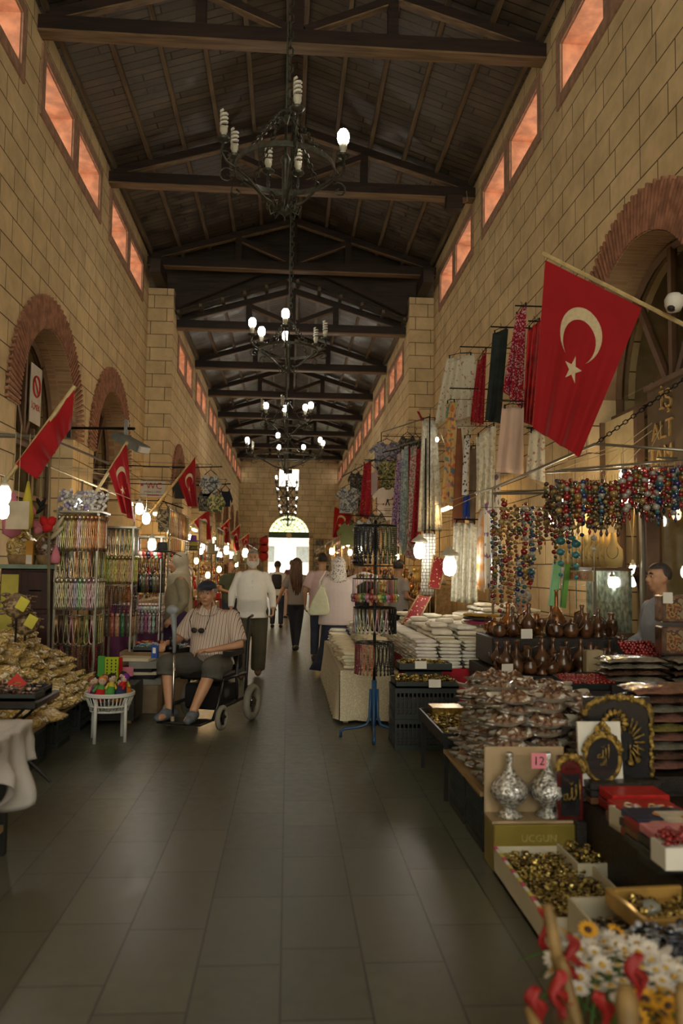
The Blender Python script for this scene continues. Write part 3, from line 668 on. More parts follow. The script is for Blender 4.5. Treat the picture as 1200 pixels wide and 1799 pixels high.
def facebits(par, c, s=1.0, M=None, brow=None, mouth=True):
    M = M or Matrix.Identity(3); c = Vector(c); f = lambda x, y, z: c+M @ Vector((x*s, y*s, z*s))
    mb = MB()
    for q in (-1, 1):
        e = MB().ball(f(q*.031, -.081, .012), (.014*s, .008*s, .0075*s), 8, 6, M).build('eye', M_eyew, par, True)
        MB().ball(f(q*.031, -.0875, .012), (.006*s, .004*s, .006*s), 8, 6, M).build('iris', M_dark, e, True)
    mb = MB()
    for q in (-1, 1): mb.tube([f(q*.013, -.0915, .034), f(q*.03, -.093, .040), f(q*.05, -.080, .034)], [.005*s, .006*s, .003*s], 6)
    mb.build('eyebrow', brow or M_dark, par, True)
    if mouth:
        mb = MB(); mb.ball(f(0, -.1, -.054), (.024*s, .006*s, .006*s), 8, 6, M); mb.build('mouth', M_lip, par, True)
def hairshell(c, s=1.0, M=None, low=.0, back=.0, thick=.012, front=.35):
    """scalp cover: upper/back half ellipsoid"""
    M = M or Matrix.Identity(3); c = Vector(c); mb = MB()
    def fn(u, v):
        a = 2*PI*u; ph = v*PI*.5*(1.32 if math.sin(a) > -front else .72)
        r = (.078+thick, .098+thick, .090+thick)
        return c+M @ (Vector((r[0]*math.sin(ph)*math.cos(a), .012+r[1]*math.sin(ph)*math.sin(a), .032+r[2]*math.cos(ph)))*s)
    mb.grid(fn, 24, 10, True)
    return mb
def joints(**kw):
    J = dict(pelvis=(0, 0, .95), chest=(0, 0, 1.25), neck=(0, .01, 1.45), head=(0, -.01, 1.605),
             shL=(-.18, .01, 1.39), shR=(.18, .01, 1.39), elL=(-.24, .03, 1.12), elR=(.24, .03, 1.12), wrL=(-.25, -.08, .88), wrR=(.25, -.08, .88),
             hipL=(-.095, 0, .90), hipR=(.095, 0, .90), knL=(-.105, -.02, .49), knR=(.105, -.02, .49), anL=(-.11, .02, .08), anR=(.11, .02, .08), faceM=None, handd=(0, -.1, -1))
    J.update(kw); return {k: Vector(v) if isinstance(v, tuple) else v for k, v in J.items()}
def bodymesh(J, g=1.0, vox=.011, skin=None, root=None, curl=(.5, .5), footdir=((0, -1, 0), (0, -1, 0)), palm=((1, 0, 0), (-1, 0, 0)), handd=None, wide=1.0):
    mb = MB()
    head(mb, J['head'], 1, J['faceM']); cap(mb, J['neck']-Vector((0, 0, .06)), J['head']-Vector((0, -.01, .05)), .058, .053)
    cap(mb, J['pelvis'], J['chest'], .15*g, .15*g*wide, .75); cap(mb, J['chest'], J['neck']-Vector((0, 0, .07)), .155*wide, .09, .65)
    cap(mb, J['shL'], J['shR'], .044, .044)
    for i, s in enumerate('LR'):
        cap(mb, J['sh'+s], J['el'+s], .048*wide, .038); cap(mb, J['el'+s], J['wr'+s], .038, .025)
        hd = handd[i] if handd else (J['wr'+s]-J['el'+s]); hand(mb, J['wr'+s], hd, palm[i], 1 if i else -1, curl[i])
        cap(mb, J['hip'+s], J['kn'+s], .085*g, .055); cap(mb, J['kn'+s], J['kn'+s]*.62+J['an'+s]*.38, .055, .056); cap(mb, J['kn'+s]*.62+J['an'+s]*.38, J['an'+s], .056, .036)
        fd = Vector(footdir[i]).normalized(); a = J['an'+s]; cap(mb, a-fd*.03-Vector((0, 0, .035)), a+fd*.15-Vector((0, 0, .05)), .035, .028, 1)
    o = mb.build('body', skin or M_skin, root, True); return remesh(o, vox)
def shirt(J, m, root, hem, g=1.0, sleeve=1.0, belly=0.0, vox=.012, name='shirt', wide=1.0, flare=1.0, sr=(.072, .055), extra=None):
    mb = MB(); nk = J['neck']; ch = J['chest']; pv = J['pelvis']; hp = Vector(hem); bf = Vector((0, -belly, 0))
    I = Matrix.Identity(3)
    rg = [(hp, .195*g*flare, .145*g*flare, I), (hp.lerp(pv, .5) if (hp-pv).length > .02 else hp+Vector((0, 0, .02)), .19*g*flare, .145*g*flare, I), (pv.lerp(ch, .35)+bf, .185*g, .15*g+belly*.5, I), (ch+bf*.4, .19*g*wide, .145*g, I),
          (ch.lerp(nk, .45), .20*wide, .13, I), (ch.lerp(nk, .72), .18*wide, .105, I), (ch.lerp(nk, .92), .11, .085, I), (nk+Vector((0, -.005, .0)), .068, .066, I)]
    rg.sort(key=lambda r: r[0].z); mb.loft(rg, 24)
    for s in 'LR':
        a, b, c = J['sh'+s]+Vector((.012 if s == 'L' else -.012, 0, -.028)), J['el'+s], J['wr'+s]
        if sleeve >= 1: cap(mb, a, b, sr[0], sr[1]); cap(mb, b, c.lerp(b, 2-sleeve-.93 if sleeve > 1 else .07), sr[1], sr[1]*.75, flat=(0, 1))
        else: cap(mb, a, a.lerp(b, sleeve), sr[0], sr[0]*1.02, flat=(0, 1))
    if extra: extra(mb)
    o = mb.build(name, m, root, True); return remesh(o, vox, 4)
def trousers(J, m, root, g=1.0, r=(.105, .075, .065), low=.04, vox=.012, name='trousers', top=None):
    mb = MB(); pv = J['pelvis']; t = Vector(top) if top else pv+Vector((0, 0, .09))
    cap(mb, pv-Vector((0, 0, .06)), t, .165*g, .155*g, .78, flat=(0, 1))
    for s in 'LR':
        h, k, a = J['hip'+s], J['kn'+s], J['an'+s]
        cap(mb, h, k, r[0]*g, r[1]); cap(mb, k, a.lerp(k, low), r[1], r[2], flat=(0, 1))
    o = mb.build(name, m, root, True); return remesh(o, vox, 4)
def shoes(J, m, root, fd=((0, -1, 0), (0, -1, 0)), name='shoe'):
    for i, s in enumerate('LR'):
        mb = MB(); a = J['an'+s]; d = Vector(fd[i]).normalized()
        cap(mb, a-d*.045-Vector((0, 0, .035)), a+d*.07-Vector((0, 0, .035)), .046, .05); cap(mb, a+d*.05-Vector((0, 0, .048)), a+d*.155-Vector((0, 0, .052)), .046, .034)
        z0 = a.z-.085; mb.v = [(x, y, max(z, z0)) for x, y, z in mb.v]; mb.build(name, m, root, True)
def person(label, loc, rz=0): return T('person', label, 'person', loc, rz)
# ---- bearded man in white shirt, walking towards us
M_wshirt = mat('white_linen', (.72, .69, .60), .8, var=.06, scale=4, bump=.5, bscale=9, spec=.15)
M_olive = mat('olive_trousers', (.085, .075, .045), .85, var=.15, scale=5, bump=.4, bscale=10, spec=.15)
M_brownshoe = mat('brown_leather', (.10, .05, .025), .4)
p = at(440, 1186, 11.0); p.z = 0
J = joints(elL=(-.27, .02, 1.14), elR=(.275, .02, 1.14), wrL=(-.28, -.1, .93), wrR=(.285, -.1, .92), knL=(-.12, -.08, .49), anL=(-.13, -.08, .08), anR=(.10, .12, .10), knR=(.11, .02, .49), chest=(0, -.01, 1.24))
t = person('elderly bearded man in a white shirt and olive trousers walking towards the viewer', p, math.radians(3))
bodymesh(J, 1.12, .011, M_skin, t, curl=(.9, .9), handd=((0, -.3, -1), (0, -.4, -1)))
shirt(J, M_wshirt, t, (0, -.02, .80), 1.08, 1.0, .05, sr=(.072, .056), flare=1.05, wide=1.0)
trousers(J, M_olive, t, 1.12, (.12, .105, .10), -.02, top=(0, 0, .95)); shoes(J, M_brownshoe, t)
mb = MB(); mb.box((0, -.165, 1.22), (.03, .01, .34)); 
for k in range(5): mb.ball((0, -.20+.012*abs(k-2), 1.05+.085*k), .008, 6, 4)
mb.build('button_placket', M_wshirt, t)
bd = MB(); h = J['head']; bd.ball(h+Vector((0, -.045, -.075)), (.068, .062, .058), 12, 8); bd.ball(h+Vector((0, -.055, -.105)), (.048, .045, .04), 10, 8); cap(bd, h+Vector((-.03, -.095, -.043)), h+Vector((.03, -.095, -.043)), .009, .009, n=6)
for q in (-1, 1): cap(bd, h+Vector((q*.068, -.02, -.01)), h+Vector((q*.055, -.04, -.07)), .018, .03)
remesh(bd.build('beard', M_white_beard, t, True), .009, 2)
hairshell(h, 1, thick=.004, front=.1).build('hair', M_greyhair, t, True); facebits(t, h, brow=M_greyhair, mouth=False)
# ---- girl with long hair seen from behind
M_gtee = mat('grey_tshirt', (.30, .27, .24), .85, var=.1, scale=4, bump=.3, bscale=9, spec=.1)
M_jeans = mat('black_jeggings', (.018, .020, .032), .8, var=.2, scale=6)
M_longhair = wavemat('long_brown_hair', (.16, .085, .04), (.03, .016, .01), .45, 'Z', 20)
p = at(519, 1141, 14.5); p.z = 0
J = joints(head=(0, 0, 1.53), neck=(0, .01, 1.39), shL=(-.16, 0, 1.32), shR=(.16, 0, 1.32), chest=(0, 0, 1.18), pelvis=(0, 0, .92), elL=(-.2, -.02, 1.08), wrL=(-.16, -.17, 1.02), elR=(.25, .03, 1.08), wrR=(.34, .02, .86), hipL=(-.08, 0, .88), hipR=(.08, 0, .88),
    knL=(-.05, .0, .47), anL=(-.02, .16, .10), knR=(.05, -.02, .47), anR=(.02, -.06, .08))
t = person('young woman with very long brown hair, grey top and black leggings walking away', p, math.radians(178))
bodymesh(J, .82, .012, M_skin2, t, wide=.9); shirt(J, M_gtee, t, (0, 0, .82), .86, .75, 0, wide=.9, sr=(.066, .055), name='top')
trousers(J, M_jeans, t, .88, (.098, .066, .045), .0, name='leggings'); shoes(J, M_dark, t)
mb = hairshell(J['head'], 1.04, thick=.014, front=.3)
mb.grid(lambda u, v: Vector(((u-.5)*(.2+.06*math.sin(v*PI)-.06*v)+.01*math.sin(v*5), .10+.035*math.sin(v*PI)+.03*math.sin(u*PI)+.012*math.sin(u*22), 1.60-.56*v-.05*math.sin(u*PI)*v)), 18, 14)
mb.grid(lambda u, v: Vector(((u-.5)*(.2+.06*math.sin(v*PI)-.06*v)+.01*math.sin(v*5), .07+.02*math.sin(v*PI), 1.60-.56*v-.05*math.sin(u*PI)*v)), 18, 14)
mb.build('hair', M_longhair, t, True)
# ---- woman with spotted headscarf, reaching to the right
M_pink = mat('pale_pink_cloth', (.58, .49, .44), .85, var=.05, scale=4, bump=.4, bscale=8, spec=.1)
M_navy = mat('navy_skirt_cloth', (.02, .025, .05), .85, var=.2, scale=5, bump=.3)
M_spot = multimat('spotted_scarf', [(.62, .56, .48)]*6+[(.10, .09, .10)], 80, .8, kind='vor')
p = at(592, 1182, 11.2); p.z = 0
J = joints(head=(0, -.01, 1.52), neck=(0, .01, 1.38), shL=(-.19, 0, 1.32), shR=(.19, 0, 1.32), chest=(0, 0, 1.18), pelvis=(0, 0, .9), elL=(-.38, -.10, 1.38), wrL=(-.6, -.16, 1.34), elR=(.24, .02, 1.05), wrR=(.2, -.16, .95), hipL=(-.1, 0, .86), hipR=(.1, 0, .86),
    knL=(-.1, 0, .46), anL=(-.1, .0, .08), knR=(.12, 0, .46), anR=(.16, .08, .08))
t = person('woman in a spotted headscarf, pale pink tunic and long navy skirt, back turned', p, math.radians(182))
bodymesh(J, 1.1, .012, M_skin2, t)
shirt(J, M_pink, t, (0, 0, .70), 1.28, 1.0, 0, name='tunic', wide=1.15, sr=(.085, .07), flare=1.1)
sk = MB(); sk.loft([((0, 0, .92), .2, .17), ((0, 0, .7), .225, .19), ((.02, 0, .4), .23, .2), ((.06, .02, .2), .26, .22), ((.09, .03, .09), .29, .25)], 28); sk.v = [(x*(1+.05*math.sin(9*math.atan2(y, x))*(1-z)), y*(1+.05*math.sin(9*math.atan2(y, x))*(1-z)), z) for x, y, z in sk.v]
sk.build('skirt', M_navy, t, True); shoes(J, M_brownshoe, t)
sf = MB(); h = J['head']; sf.ball(h+Vector((0, .02, .02)), (.105, .128, .122), 16, 12); cap(sf, h+Vector((0, .03, -.02)), J['neck']+Vector((0, .03, -.03)), .1, .12, .9); sf.ball(J['neck']+Vector((0, .05, -.05)), (.13, .09, .07), 12, 8)
remesh(sf.build('headscarf', M_spot, t, True), .014, 3)
M_bag = mat('cream_bag', (.55, .54, .34), .5, var=.08, scale=6, bump=.3)
b = T('handbag', 'large cream shoulder bag hanging behind the woman in the spotted headscarf', 'bag', Vector((p.x-.27, p.y-.10, .86)), math.radians(-5))
mb = MB(); mb.prism([(-.15, 0), (-.12, -.03), (.13, -.02), (.17, .02), (.13, .2), (.08, .36), (.02, .40), (-.03, .30), (-.11, .14)], .12); o = mb.build('bag_body', M_bag, b); bevel(o, .03, 3); remesh(o, .02, 3)
MB().tube([(.0, 0, .34), (.01, .0, .45), (.08, .05, .58), (.12, .12, .56), (.10, .06, .42), (.08, .02, .3)], .014, 6).build('strap', M_spot, b, True)
# ---- man in pink shirt seen from behind, further on
p = at(564, 1160, 13.0); p.z = 0
M_rose = mat('rose_shirt', (.52, .38, .36), .85, var=.05, scale=4, bump=.4, bscale=8)
M_denim = mat('dark_denim', (.03, .04, .07), .8, var=.2)
J = joints(elL=(-.26, .02, 1.15), wrL=(-.2, -.18, 1.1), elR=(.27, .04, 1.12), wrR=(.27, -.06, .9))
t = person('dark-haired man in a short-sleeved rose shirt, back turned, beside the spotted headscarf', p, PI)
bodymesh(J, 1.05, .013, M_skin2, t); shirt(J, M_rose, t, (0, 0, .84), 1.12, .8, 0, wide=1.05, sr=(.085, .08)); trousers(J, M_denim, t); shoes(J, M_dark, t)
hairshell(J['head'], 1, thick=.008, front=.2).build('hair', M_dark, t, True)
# ---- woman with beige headscarf on the left
M_beige = mat('beige_scarf', (.40, .34, .23), .85, var=.06, scale=5, bump=.5, bscale=12)
M_oliveshirt = mat('khaki_blouse', (.24, .20, .12), .85, var=.1, scale=5, bump=.4)
M_purple = mat('dark_purple_cloth', (.035, .012, .045), .85, var=.2)
p = Vector((-1.34, 9.95, 0))
J = joints(head=(0, -.02, 1.52), neck=(0, .01, 1.38), shL=(-.17, 0, 1.32), shR=(.17, 0, 1.32), chest=(0, 0, 1.18), pelvis=(0, 0, .92), elL=(-.22, .03, 1.06), wrL=(-.2, -.05, .84), elR=(.22, .05, 1.06), wrR=(.2, -.1, .86), knL=(-.1, -.14, .47), anL=(-.1, -.1, .08), knR=(.1, .06, .47), anR=(.1, .2, .1))
t = person('woman in a beige headscarf and khaki blouse standing in profile behind the wheelchair', p, math.radians(-75))
bodymesh(J, 1, .012, M_skin, t); shirt(J, M_oliveshirt, t, (0, 0, .80), 1.08, 1.0, 0, name='blouse'); trousers(J, M_purple, t, 1.05, (.12, .11, .10))
shoes(J, M_dark, t); facebits(t, J['head'])
sf = MB(); h = J['head']; sf.ball(h+Vector((0, .035, .025)), (.10, .112, .118), 16, 12); cap(sf, h+Vector((0, .06, -.02)), J['neck']+Vector((0, .02, -.05)), .085, .13, .9)
sf.loft([((0, .0, 1.4), .13, .13), ((0, .0, 1.32), .17, .14), ((.0, .01, 1.22), .17, .15), ((.03, .04, 1.0), .14, .14), ((.05, .06, .88), .1, .1)], 20)
remesh(sf.build('headscarf', M_beige, t, True), .014, 3)
g = T('sunglasses', 'dark sunglasses pushed up on the beige headscarf', 'sunglasses', p+Matrix.Rotation(math.radians(-75), 3, 'Z') @ Vector((0, -.035, 1.635)), math.radians(-75))
for q in (-1, 1): MB().ball((q*.035, -.03, .006), (.03, .008, .022), 10, 6).build('lens', M_dark, g, True); MB().tube([(q*.066, -.03, .005), (q*.1, .05, -.03)], .005, 5).build('temple', M_dark, g)
# ---- small figures farther on
def far_person(label, px, py, Y, rz, H, top, bottom, hairm, long=False, pack=None):
    p = at(px, py, Y); p.z = 0; J = joints(wrL=(-.12, -.22, 1.05)); t = person(label, p, math.radians(rz)); t.scale = (H/1.72,)*3
    bodymesh(J, .95, .018, M_skin2, t); shirt(J, top, t, (0, 0, .84), 1.02, .7, 0, .02, name='top'); trousers(J, bottom, t, 1, vox=.02); shoes(J, M_dark, t)
    mb = hairshell(J['head'], 1.03, thick=.012, front=.3)
    if long: mb.grid(lambda u, v: Vector(((u-.5)*.2, .10+.02*math.sin(u*PI), 1.62-.4*v)), 8, 6); mb.grid(lambda u, v: Vector(((u-.5)*.2, .05, 1.62-.4*v)), 8, 6)
    mb.build('hair', hairm, t, True)
    if pack: bevel(MB().box((0, .18, 1.2), (.26, .13, .38)).build('backpack', pack, t, True), .05, 3)
    return t
M_auburn = mat('auburn_hair', (.18, .07, .03), .5, var=.3, scale=30)
far_person('auburn-haired woman in a dark green top beside the left stalls, behind the bearded man', 404, 1080, 15.5, 40, 1.63, mat('green_top', (.06, .07, .04), .8), M_denim, M_auburn, True)
far_person('woman in a white top carrying a dark backpack in the distance', 486, 1090, 20, 175, 1.64, M_wshirt, M_denim, M_dark, False, M_dark)
far_person('distant man in a dark shirt standing against the bright doorway', 512, 1080, 25, 170, 1.72, mat('maroon_top', (.12, .05, .05), .8), M_denim, M_dark)
far_person('distant small child in a rose top near the doorway', 497, 1080, 24, 150, 1.2, M_rose, M_rose, M_dark)
far_person('customer in a grey shirt leaning over the stall behind the necklace carousel', 700, 1130, 12.6, 120, 1.62, M_gtee, M_dark, M_dark)
far_person('dark-haired shopper standing right of the spotted headscarf', 628, 1130, 12.8, 175, 1.66, M_dark, M_denim, M_dark)
# ---- two sellers seated on the right
def seller(label, p, rz, m, hairm, s=1):
    J = joints(pelvis=(0, .1, .45), chest=(0, .02, .78), neck=(0, 0, 1.0), head=(0, -.03, 1.16), shL=(-.19, .01, .93), shR=(.19, .01, .93), elL=(-.25, .0, .66), elR=(.25, .0, .66), wrL=(-.15, -.2, .62), wrR=(.15, -.2, .62),
        hipL=(-.1, .08, .45), hipR=(.1, .08, .45), knL=(-.12, -.34, .47), knR=(.12, -.34, .47), anL=(-.12, -.34, .08), anR=(.12, -.34, .08))
    t = person(label, p, math.radians(rz)); t.scale = (s,)*3
    bodymesh(J, 1.05, .011, M_skin, t); shirt(J, m, t, (0, .08, .42), 1.12, 1, .02); trousers(J, M_denim, t); shoes(J, M_dark, t)
    hairshell(J['head'], 1, thick=.006, front=.05).build('hair', hairm, t, True); facebits(t, J['head']); return t
seller('seller with short greying hair sitting low behind the white towels, seen in profile', Vector((2.66, 8.86, 0)), -80, M_wshirt, M_greyhair)
t = seller('dark-haired seller in a pale blue shirt at the right edge, looking left', Vector((3.05, 6.35, .28)), -80, mat('pale_blue_shirt', (.32, .36, .42), .8, bump=.3), mat('dark_grey_hair', (.06, .05, .045), .6, var=.3, scale=40))
# ============================================================ MAN IN THE WHEELCHAIR
M_chairblk = mat('wheelchair_black', (.015, .015, .015), .35, var=.2)
M_tyre = mat('grey_tyre', (.20, .19, .14), .7, var=.15); M_chrome = mat('chrome', (.6, .6, .58), .2, metal=1, var=.05)
WX, WY, WR = -.74, 7.75, math.radians(-20)
wc = T('wheelchair', 'black electric wheelchair carrying the man in the striped shirt', 'wheelchair', (WX, WY, 0), WR)
mb = MB().box((0, .05, .46), (.46, .44, .07)); bevel(mb.build('seat', M_chairblk, wc), .02)
mb = MB().box((0, .29, .74), (.44, .06, .50)); bevel(mb.build('backrest', M_chairblk, wc), .02)
mb = MB().box((0, .1, .27), (.36, .46, .24)); bevel(mb.build('battery_box', M_chairblk, wc), .02)
for s in (-1, 1):
    f = MB(); x = s*.25
    f.tube([(x, .32, .16), (x, .34, .5), (x, .36, .98), (x, .46, 1.0)], .016, 6); f.tube([(x, -.2, .2), (x, .32, .22)], .018, 6); f.tube([(x, -.2, .45), (x, .32, .45)], .016, 6)
    f.tube([(x, -.22, .46), (x, -.30, .25), (x*.9, -.36, .10)], .014, 6); f.tube([(x, .1, .22), (x, .1, .66)], .014, 6); f.tube([(x, .33, .3), (x*1.05, .52, .32)], .014, 6)
    f.build('side_frame', M_chairblk, wc, True)
    MB().box((s*.27, -.02, .68), (.07, .34, .05)).build('armrest', M_chairblk, wc)
    for nm, y, r, wd in (('rear_wheel', .30, .175, .08), ('caster', -.26, .115, .055)):
        w = MB(); Mx = Matrix.Rotation(PI/2, 3, 'Y'); xx = s*(.33 if nm == 'rear_wheel' else .27)
        w.tube([(xx, y+(r-wd*.45)*math.cos(a), r+(r-wd*.45)*math.sin(a)) for a in [2*PI*k/24 for k in range(24)]], wd*.45, 8, closed=True)
        o = w.build(nm, M_tyre, wc, True)
        h = MB(); h.lathe([(.01, -wd*.3), (.05 if nm != 'caster' else .03, -wd*.3), (.05 if nm != 'caster' else .03, wd*.3), (.01, wd*.3)], 12, (xx, y, r), Mx)
        for k in range(5): a = 2*PI*k/5; h.bar((xx, y, r), (xx, y+(r-wd*.8)*math.cos(a), r+(r-wd*.8)*math.sin(a)), .025, .02)
        h.build('wheel_hub', M_chrome if nm == 'rear_wheel' else M_chairblk, o)
fp = MB().box((0, -.46, .10), (.44, .26, .02)); fp.bar((0, -.35, .10), (0, -.22, .3), .05, .03); bevel(fp.build('footplate', M_chairblk, wc), .01)
jb = MB().box((-.27, -.23, .72), (.08, .13, .05)); jb.tube([(-.27, -.25, .74), (-.27, -.26, .80)], .01, 6); jb.ball((-.27, -.26, .81), .018, 8, 6); jb.build('joystick_box', M_chairblk, wc, True)
def stripes():
    m = bpy.data.materials.new('striped_shirt'); m.use_nodes = True; n, l = nt(m); b = n['Principled BSDF']; b.inputs['Roughness'].default_value = .85
    tc = n.new('ShaderNodeTexCoord'); w = n.new('ShaderNodeTexWave'); w.inputs['Scale'].default_value = 11; w.inputs['Distortion'].default_value = .8; w.inputs['Detail'].default_value = 0
    l.new(tc.outputs['Object'], w.inputs[0]); r = n.new('ShaderNodeValToRGB'); r.color_ramp.interpolation = 'CONSTANT'; e = r.color_ramp.elements
    e[0].color = (.22, .13, .12, 1); e[1].position = .14; e[1].color = (.56, .48, .38, 1); x = e.new(.8); x.color = (.44, .34, .27, 1)
    l.new(w.outputs['Color'], r.inputs[0]); l.new(r.outputs[0], b.inputs['Base Color']); return m
M_stripe = stripes(); M_shorts = mat('grey_shorts', (.085, .08, .065), .85, var=.15, bump=.4)
hr = Matrix.Rotation(math.radians(12), 3, 'Z') @ Matrix.Rotation(math.radians(5), 3, 'X')
J = joints(pelvis=(0, .12, .56), chest=(0, .10, .86), neck=(0, .05, 1.09), head=(-.02, -.03, 1.225), faceM=hr, shL=(-.21, .08, 1.03), shR=(.21, .08, 1.03), elL=(-.30, -.04, .78), elR=(.31, .02, .75), wrL=(-.31, -.27, .76), wrR=(.06, -.14, .70),
    hipL=(-.1, .08, .55), hipR=(.1, .08, .55), knL=(-.23, -.38, .58), knR=(.21, -.36, .57), anL=(-.14, -.48, .20), anR=(.10, -.50, .20))
t = person('elderly man in a navy cap, striped shirt and grey shorts sitting in the wheelchair', (WX, WY, 0), WR)
bodymesh(J, 1.1, .0085, M_skin, t, curl=(.9, .6), palm=((0, 0, -1), (0, 0, -1)), footdir=((-.1, -1, 0), (.1, -1, 0)), handd=((.1, -1, -.1), (-1, -.25, -.05)))
shirt(J, M_stripe, t, (0, .11, .55), 1.1, .9, .07, .010, wide=1.02, sr=(.078, .085))
tr = MB()
cap(tr, Vector((0, .12, .52)), Vector((0, .12, .64)), .19, .18, .8)
for s in 'LR': cap(tr, J['hip'+s], J['hip'+s].lerp(J['kn'+s], 1.0), .115, .105, flat=(0, 0)); k = J['kn'+s]; cap(tr, k+Vector((0, .02, .0)), k+Vector((0, -.01, -.10)), .09, .10, flat=(0, 1))
remesh(tr.build('shorts', M_shorts, t, True), .011, 4)
M_clog = mat('grey_clogs', (.10, .12, .14), .6)
shoes(J, M_clog, t, ((-.25, -1, 0), (.2, -1, 0)), 'clog')
h = J['head']; c = MB()
def capf(u, v):
    a = 2*PI*u; ph = v*PI*.5; r = (.088, .106, .066); return h+hr @ Vector((r[0]*math.sin(ph)*math.cos(a), .012+r[1]*math.sin(ph)*math.sin(a), .062+r[2]*math.cos(ph)))
c.grid(capf, 24, 8, True); c.tube([capf(k/24, 1)-hr @ Vector((0, 0, .004)) for k in range(24)], .006, 5, closed=True)
M_cap = mat('navy_cap', (.02, .025, .045), .7, var=.2)
cp = c.build('cap', M_cap, t, True)
MB().grid(lambda u, v: h+hr @ Vector(((u-.5)*.15, -.085-.085*v*math.sin(PI*(.15+.7*u)), .064-.012*v+.012*math.sin(PI*u))), 10, 4).grid(lambda u, v: h+hr @ Vector(((u-.5)*.15, -.085-.085*v*math.sin(PI*(.15+.7*u)), .057-.012*v+.012*math.sin(PI*u))), 10, 4).build('visor', M_cap, cp, True)
hb = MB(); 
for q in (-1, 1): hb.ball(h+hr @ Vector((q*.073, .035, .022)), (.018, .045, .035), 8, 6, hr)
hb.ball(h+hr @ Vector((0, .08, .0)), (.065, .03, .045), 8, 6, hr); hb.build('hair', M_greyhair, t, True); facebits(t, h, 1, hr, M_greyhair)
cl = MB(); 
for q in (-1, 1): cl.add([J['neck']+Vector(v) for v in ((0, -.10, -.07), (q*.02, -.07, .01), (q*.075, -.06, .03), (q*.10, -.11, -.04), (q*.05, -.125, -.07))], [(0, 1, 2, 3, 4)])
cl.build('collar', M_stripe, t)
MB().tube([(-.315, -.2, .80-.03), (-.35, -.2, .765), (-.315, -.2, .725), (-.28, -.2, .765)], .009, 6, closed=True).build('wristwatch', M_dark, t)
sg = T('sunglasses', 'dark sunglasses hanging from a cord on the seated man\'s chest', 'sunglasses', Vector((WX, WY, 0))+Matrix.Rotation(WR, 3, 'Z') @ Vector((-.04, -.155, .885)), WR)
for q in (-1, 1): MB().ball((q*.037, -.012, 0), (.034, .01, .026), 10, 6).build('lens', M_dark, sg, True)
MB().tube([(-.07, 0, .01), (-.09, .0, .10), (-.06, .055, .22), (-.03, .12, .26)], .004, 5).tube([(.07, 0, .01), (.10, .01, .10), (.10, .055, .20), (.08, .12, .26)], .004, 5).build('neck_cord', M_dark, sg)
ck = T('crutch', 'grey forearm crutch standing upright against the seated man\'s knees', 'crutch', Vector((WX, WY, 0))+Matrix.Rotation(WR, 3, 'Z') @ Vector((-.09, -.52, .11)), WR)
M_crg = mat('grey_plastic', (.22, .24, .25), .4)
MB().tube([(0, 0, 0), (0, 0, .62)], .011, 8).build('tube', M_chrome, ck, True); MB().tube([(0, 0, -.01), (0, 0, .04)], .018, 8).build('tip', mat('tan_rubber', (.35, .25, .16), .7), ck)
g2 = MB(); g2.tube([(0, 0, .6), (-.005, 0, .78), (-.02, .0, .95)], [.016, .02, .03], 8); g2.ball((-.03, 0, .98), (.065, .03, .045), 10, 8); g2.build('cuff_and_grip', M_crg, ck, True)
ph = T('blue_packet', 'small blue and white packet held in the seated man\'s hand', 'packet', Vector((WX, WY, 0))+Matrix.Rotation(WR, 3, 'Z') @ Vector((-.35, -.40, .70)), WR)
MB().box((0, 0, 0), (.06, .03, .12)).build('packet_body', mat('blue_packet_paper', (.03, .08, .30), .4), ph); MB().box((0, -.016, .01), (.03, .003, .05)).build('packet_label', mat('white_paper', (.7, .7, .66), .7), ph)
# ============================================================ GOODS LIBRARY
M_gold = mat('gold_metal', (.55, .36, .10), .25, metal=.85, var=.35, scale=30)
M_silver = mat('silver_metal', (.55, .55, .50), .25, metal=.85, var=.3, scale=30)
M_steel = mat('steel_rod', (.28, .26, .20), .3, metal=.7, var=.1)
M_crate = mat('dark_green_plastic', (.016, .022, .018), .45, var=.2)
M_ply = wavemat('plywood', (.36, .24, .11), (.22, .14, .06), .6, 'Y', 6)
M_paper = mat('white_card', (.62, .60, .52), .7, var=.05)
M_red = mat('red_cloth', (.42, .01, .02), .8, var=.25, scale=8)
M_wrapg = multimat('gold_goods_cellophane_highlights', [(.88, .72, .34), (.50, .34, .09), (.66, .48, .15), (.34, .22, .07), (.78, .70, .46)], 13, .2, metal=.2, kind='noise', bump=.9, coat=.8)  # gold goods; the palest tones are cellophane highlights put into the colour
M_wraps = multimat('brown_goods_cellophane_highlights', [(.66, .62, .54), (.24, .14, .08), (.12, .055, .03), (.32, .21, .13), (.72, .72, .68)], 11, .16, metal=.25, kind='noise', bump=.9, coat=.8)  # brown ware; silver-white tones are film highlights painted into the base colour
M_foam = mat('foam_tray', (.50, .46, .36), .35, var=.1, scale=20, coat=.4)
M_wood = mat('turned_walnut', (.13, .055, .022), .28, var=.5, scale=12, coat=.4)
M_copper = mat('copper_lustre', (.42, .17, .05), .25, metal=.6, var=.4, scale=14)
M_towel = mat('white_towel', (.78, .76, .68), .85, var=.07, scale=12, bump=.3, bscale=50, objcol=True)
M_cream = mat('cream_linen', (.58, .50, .33), .85, var=.12, scale=10, bump=.4, bscale=40, objcol=True)
M_objm = mat('tinted_goods', (.9, .9, .9), .4, var=.15, scale=25, objcol=True, coat=.2)
M_objmet = mat('tinted_metal_goods', (.9, .9, .9), .28, metal=.75, var=.25, scale=40, objcol=True)
M_objglass = mat('tinted_glazed_beads', (.9, .9, .9), .25, var=.25, scale=30, objcol=True, coat=.15)
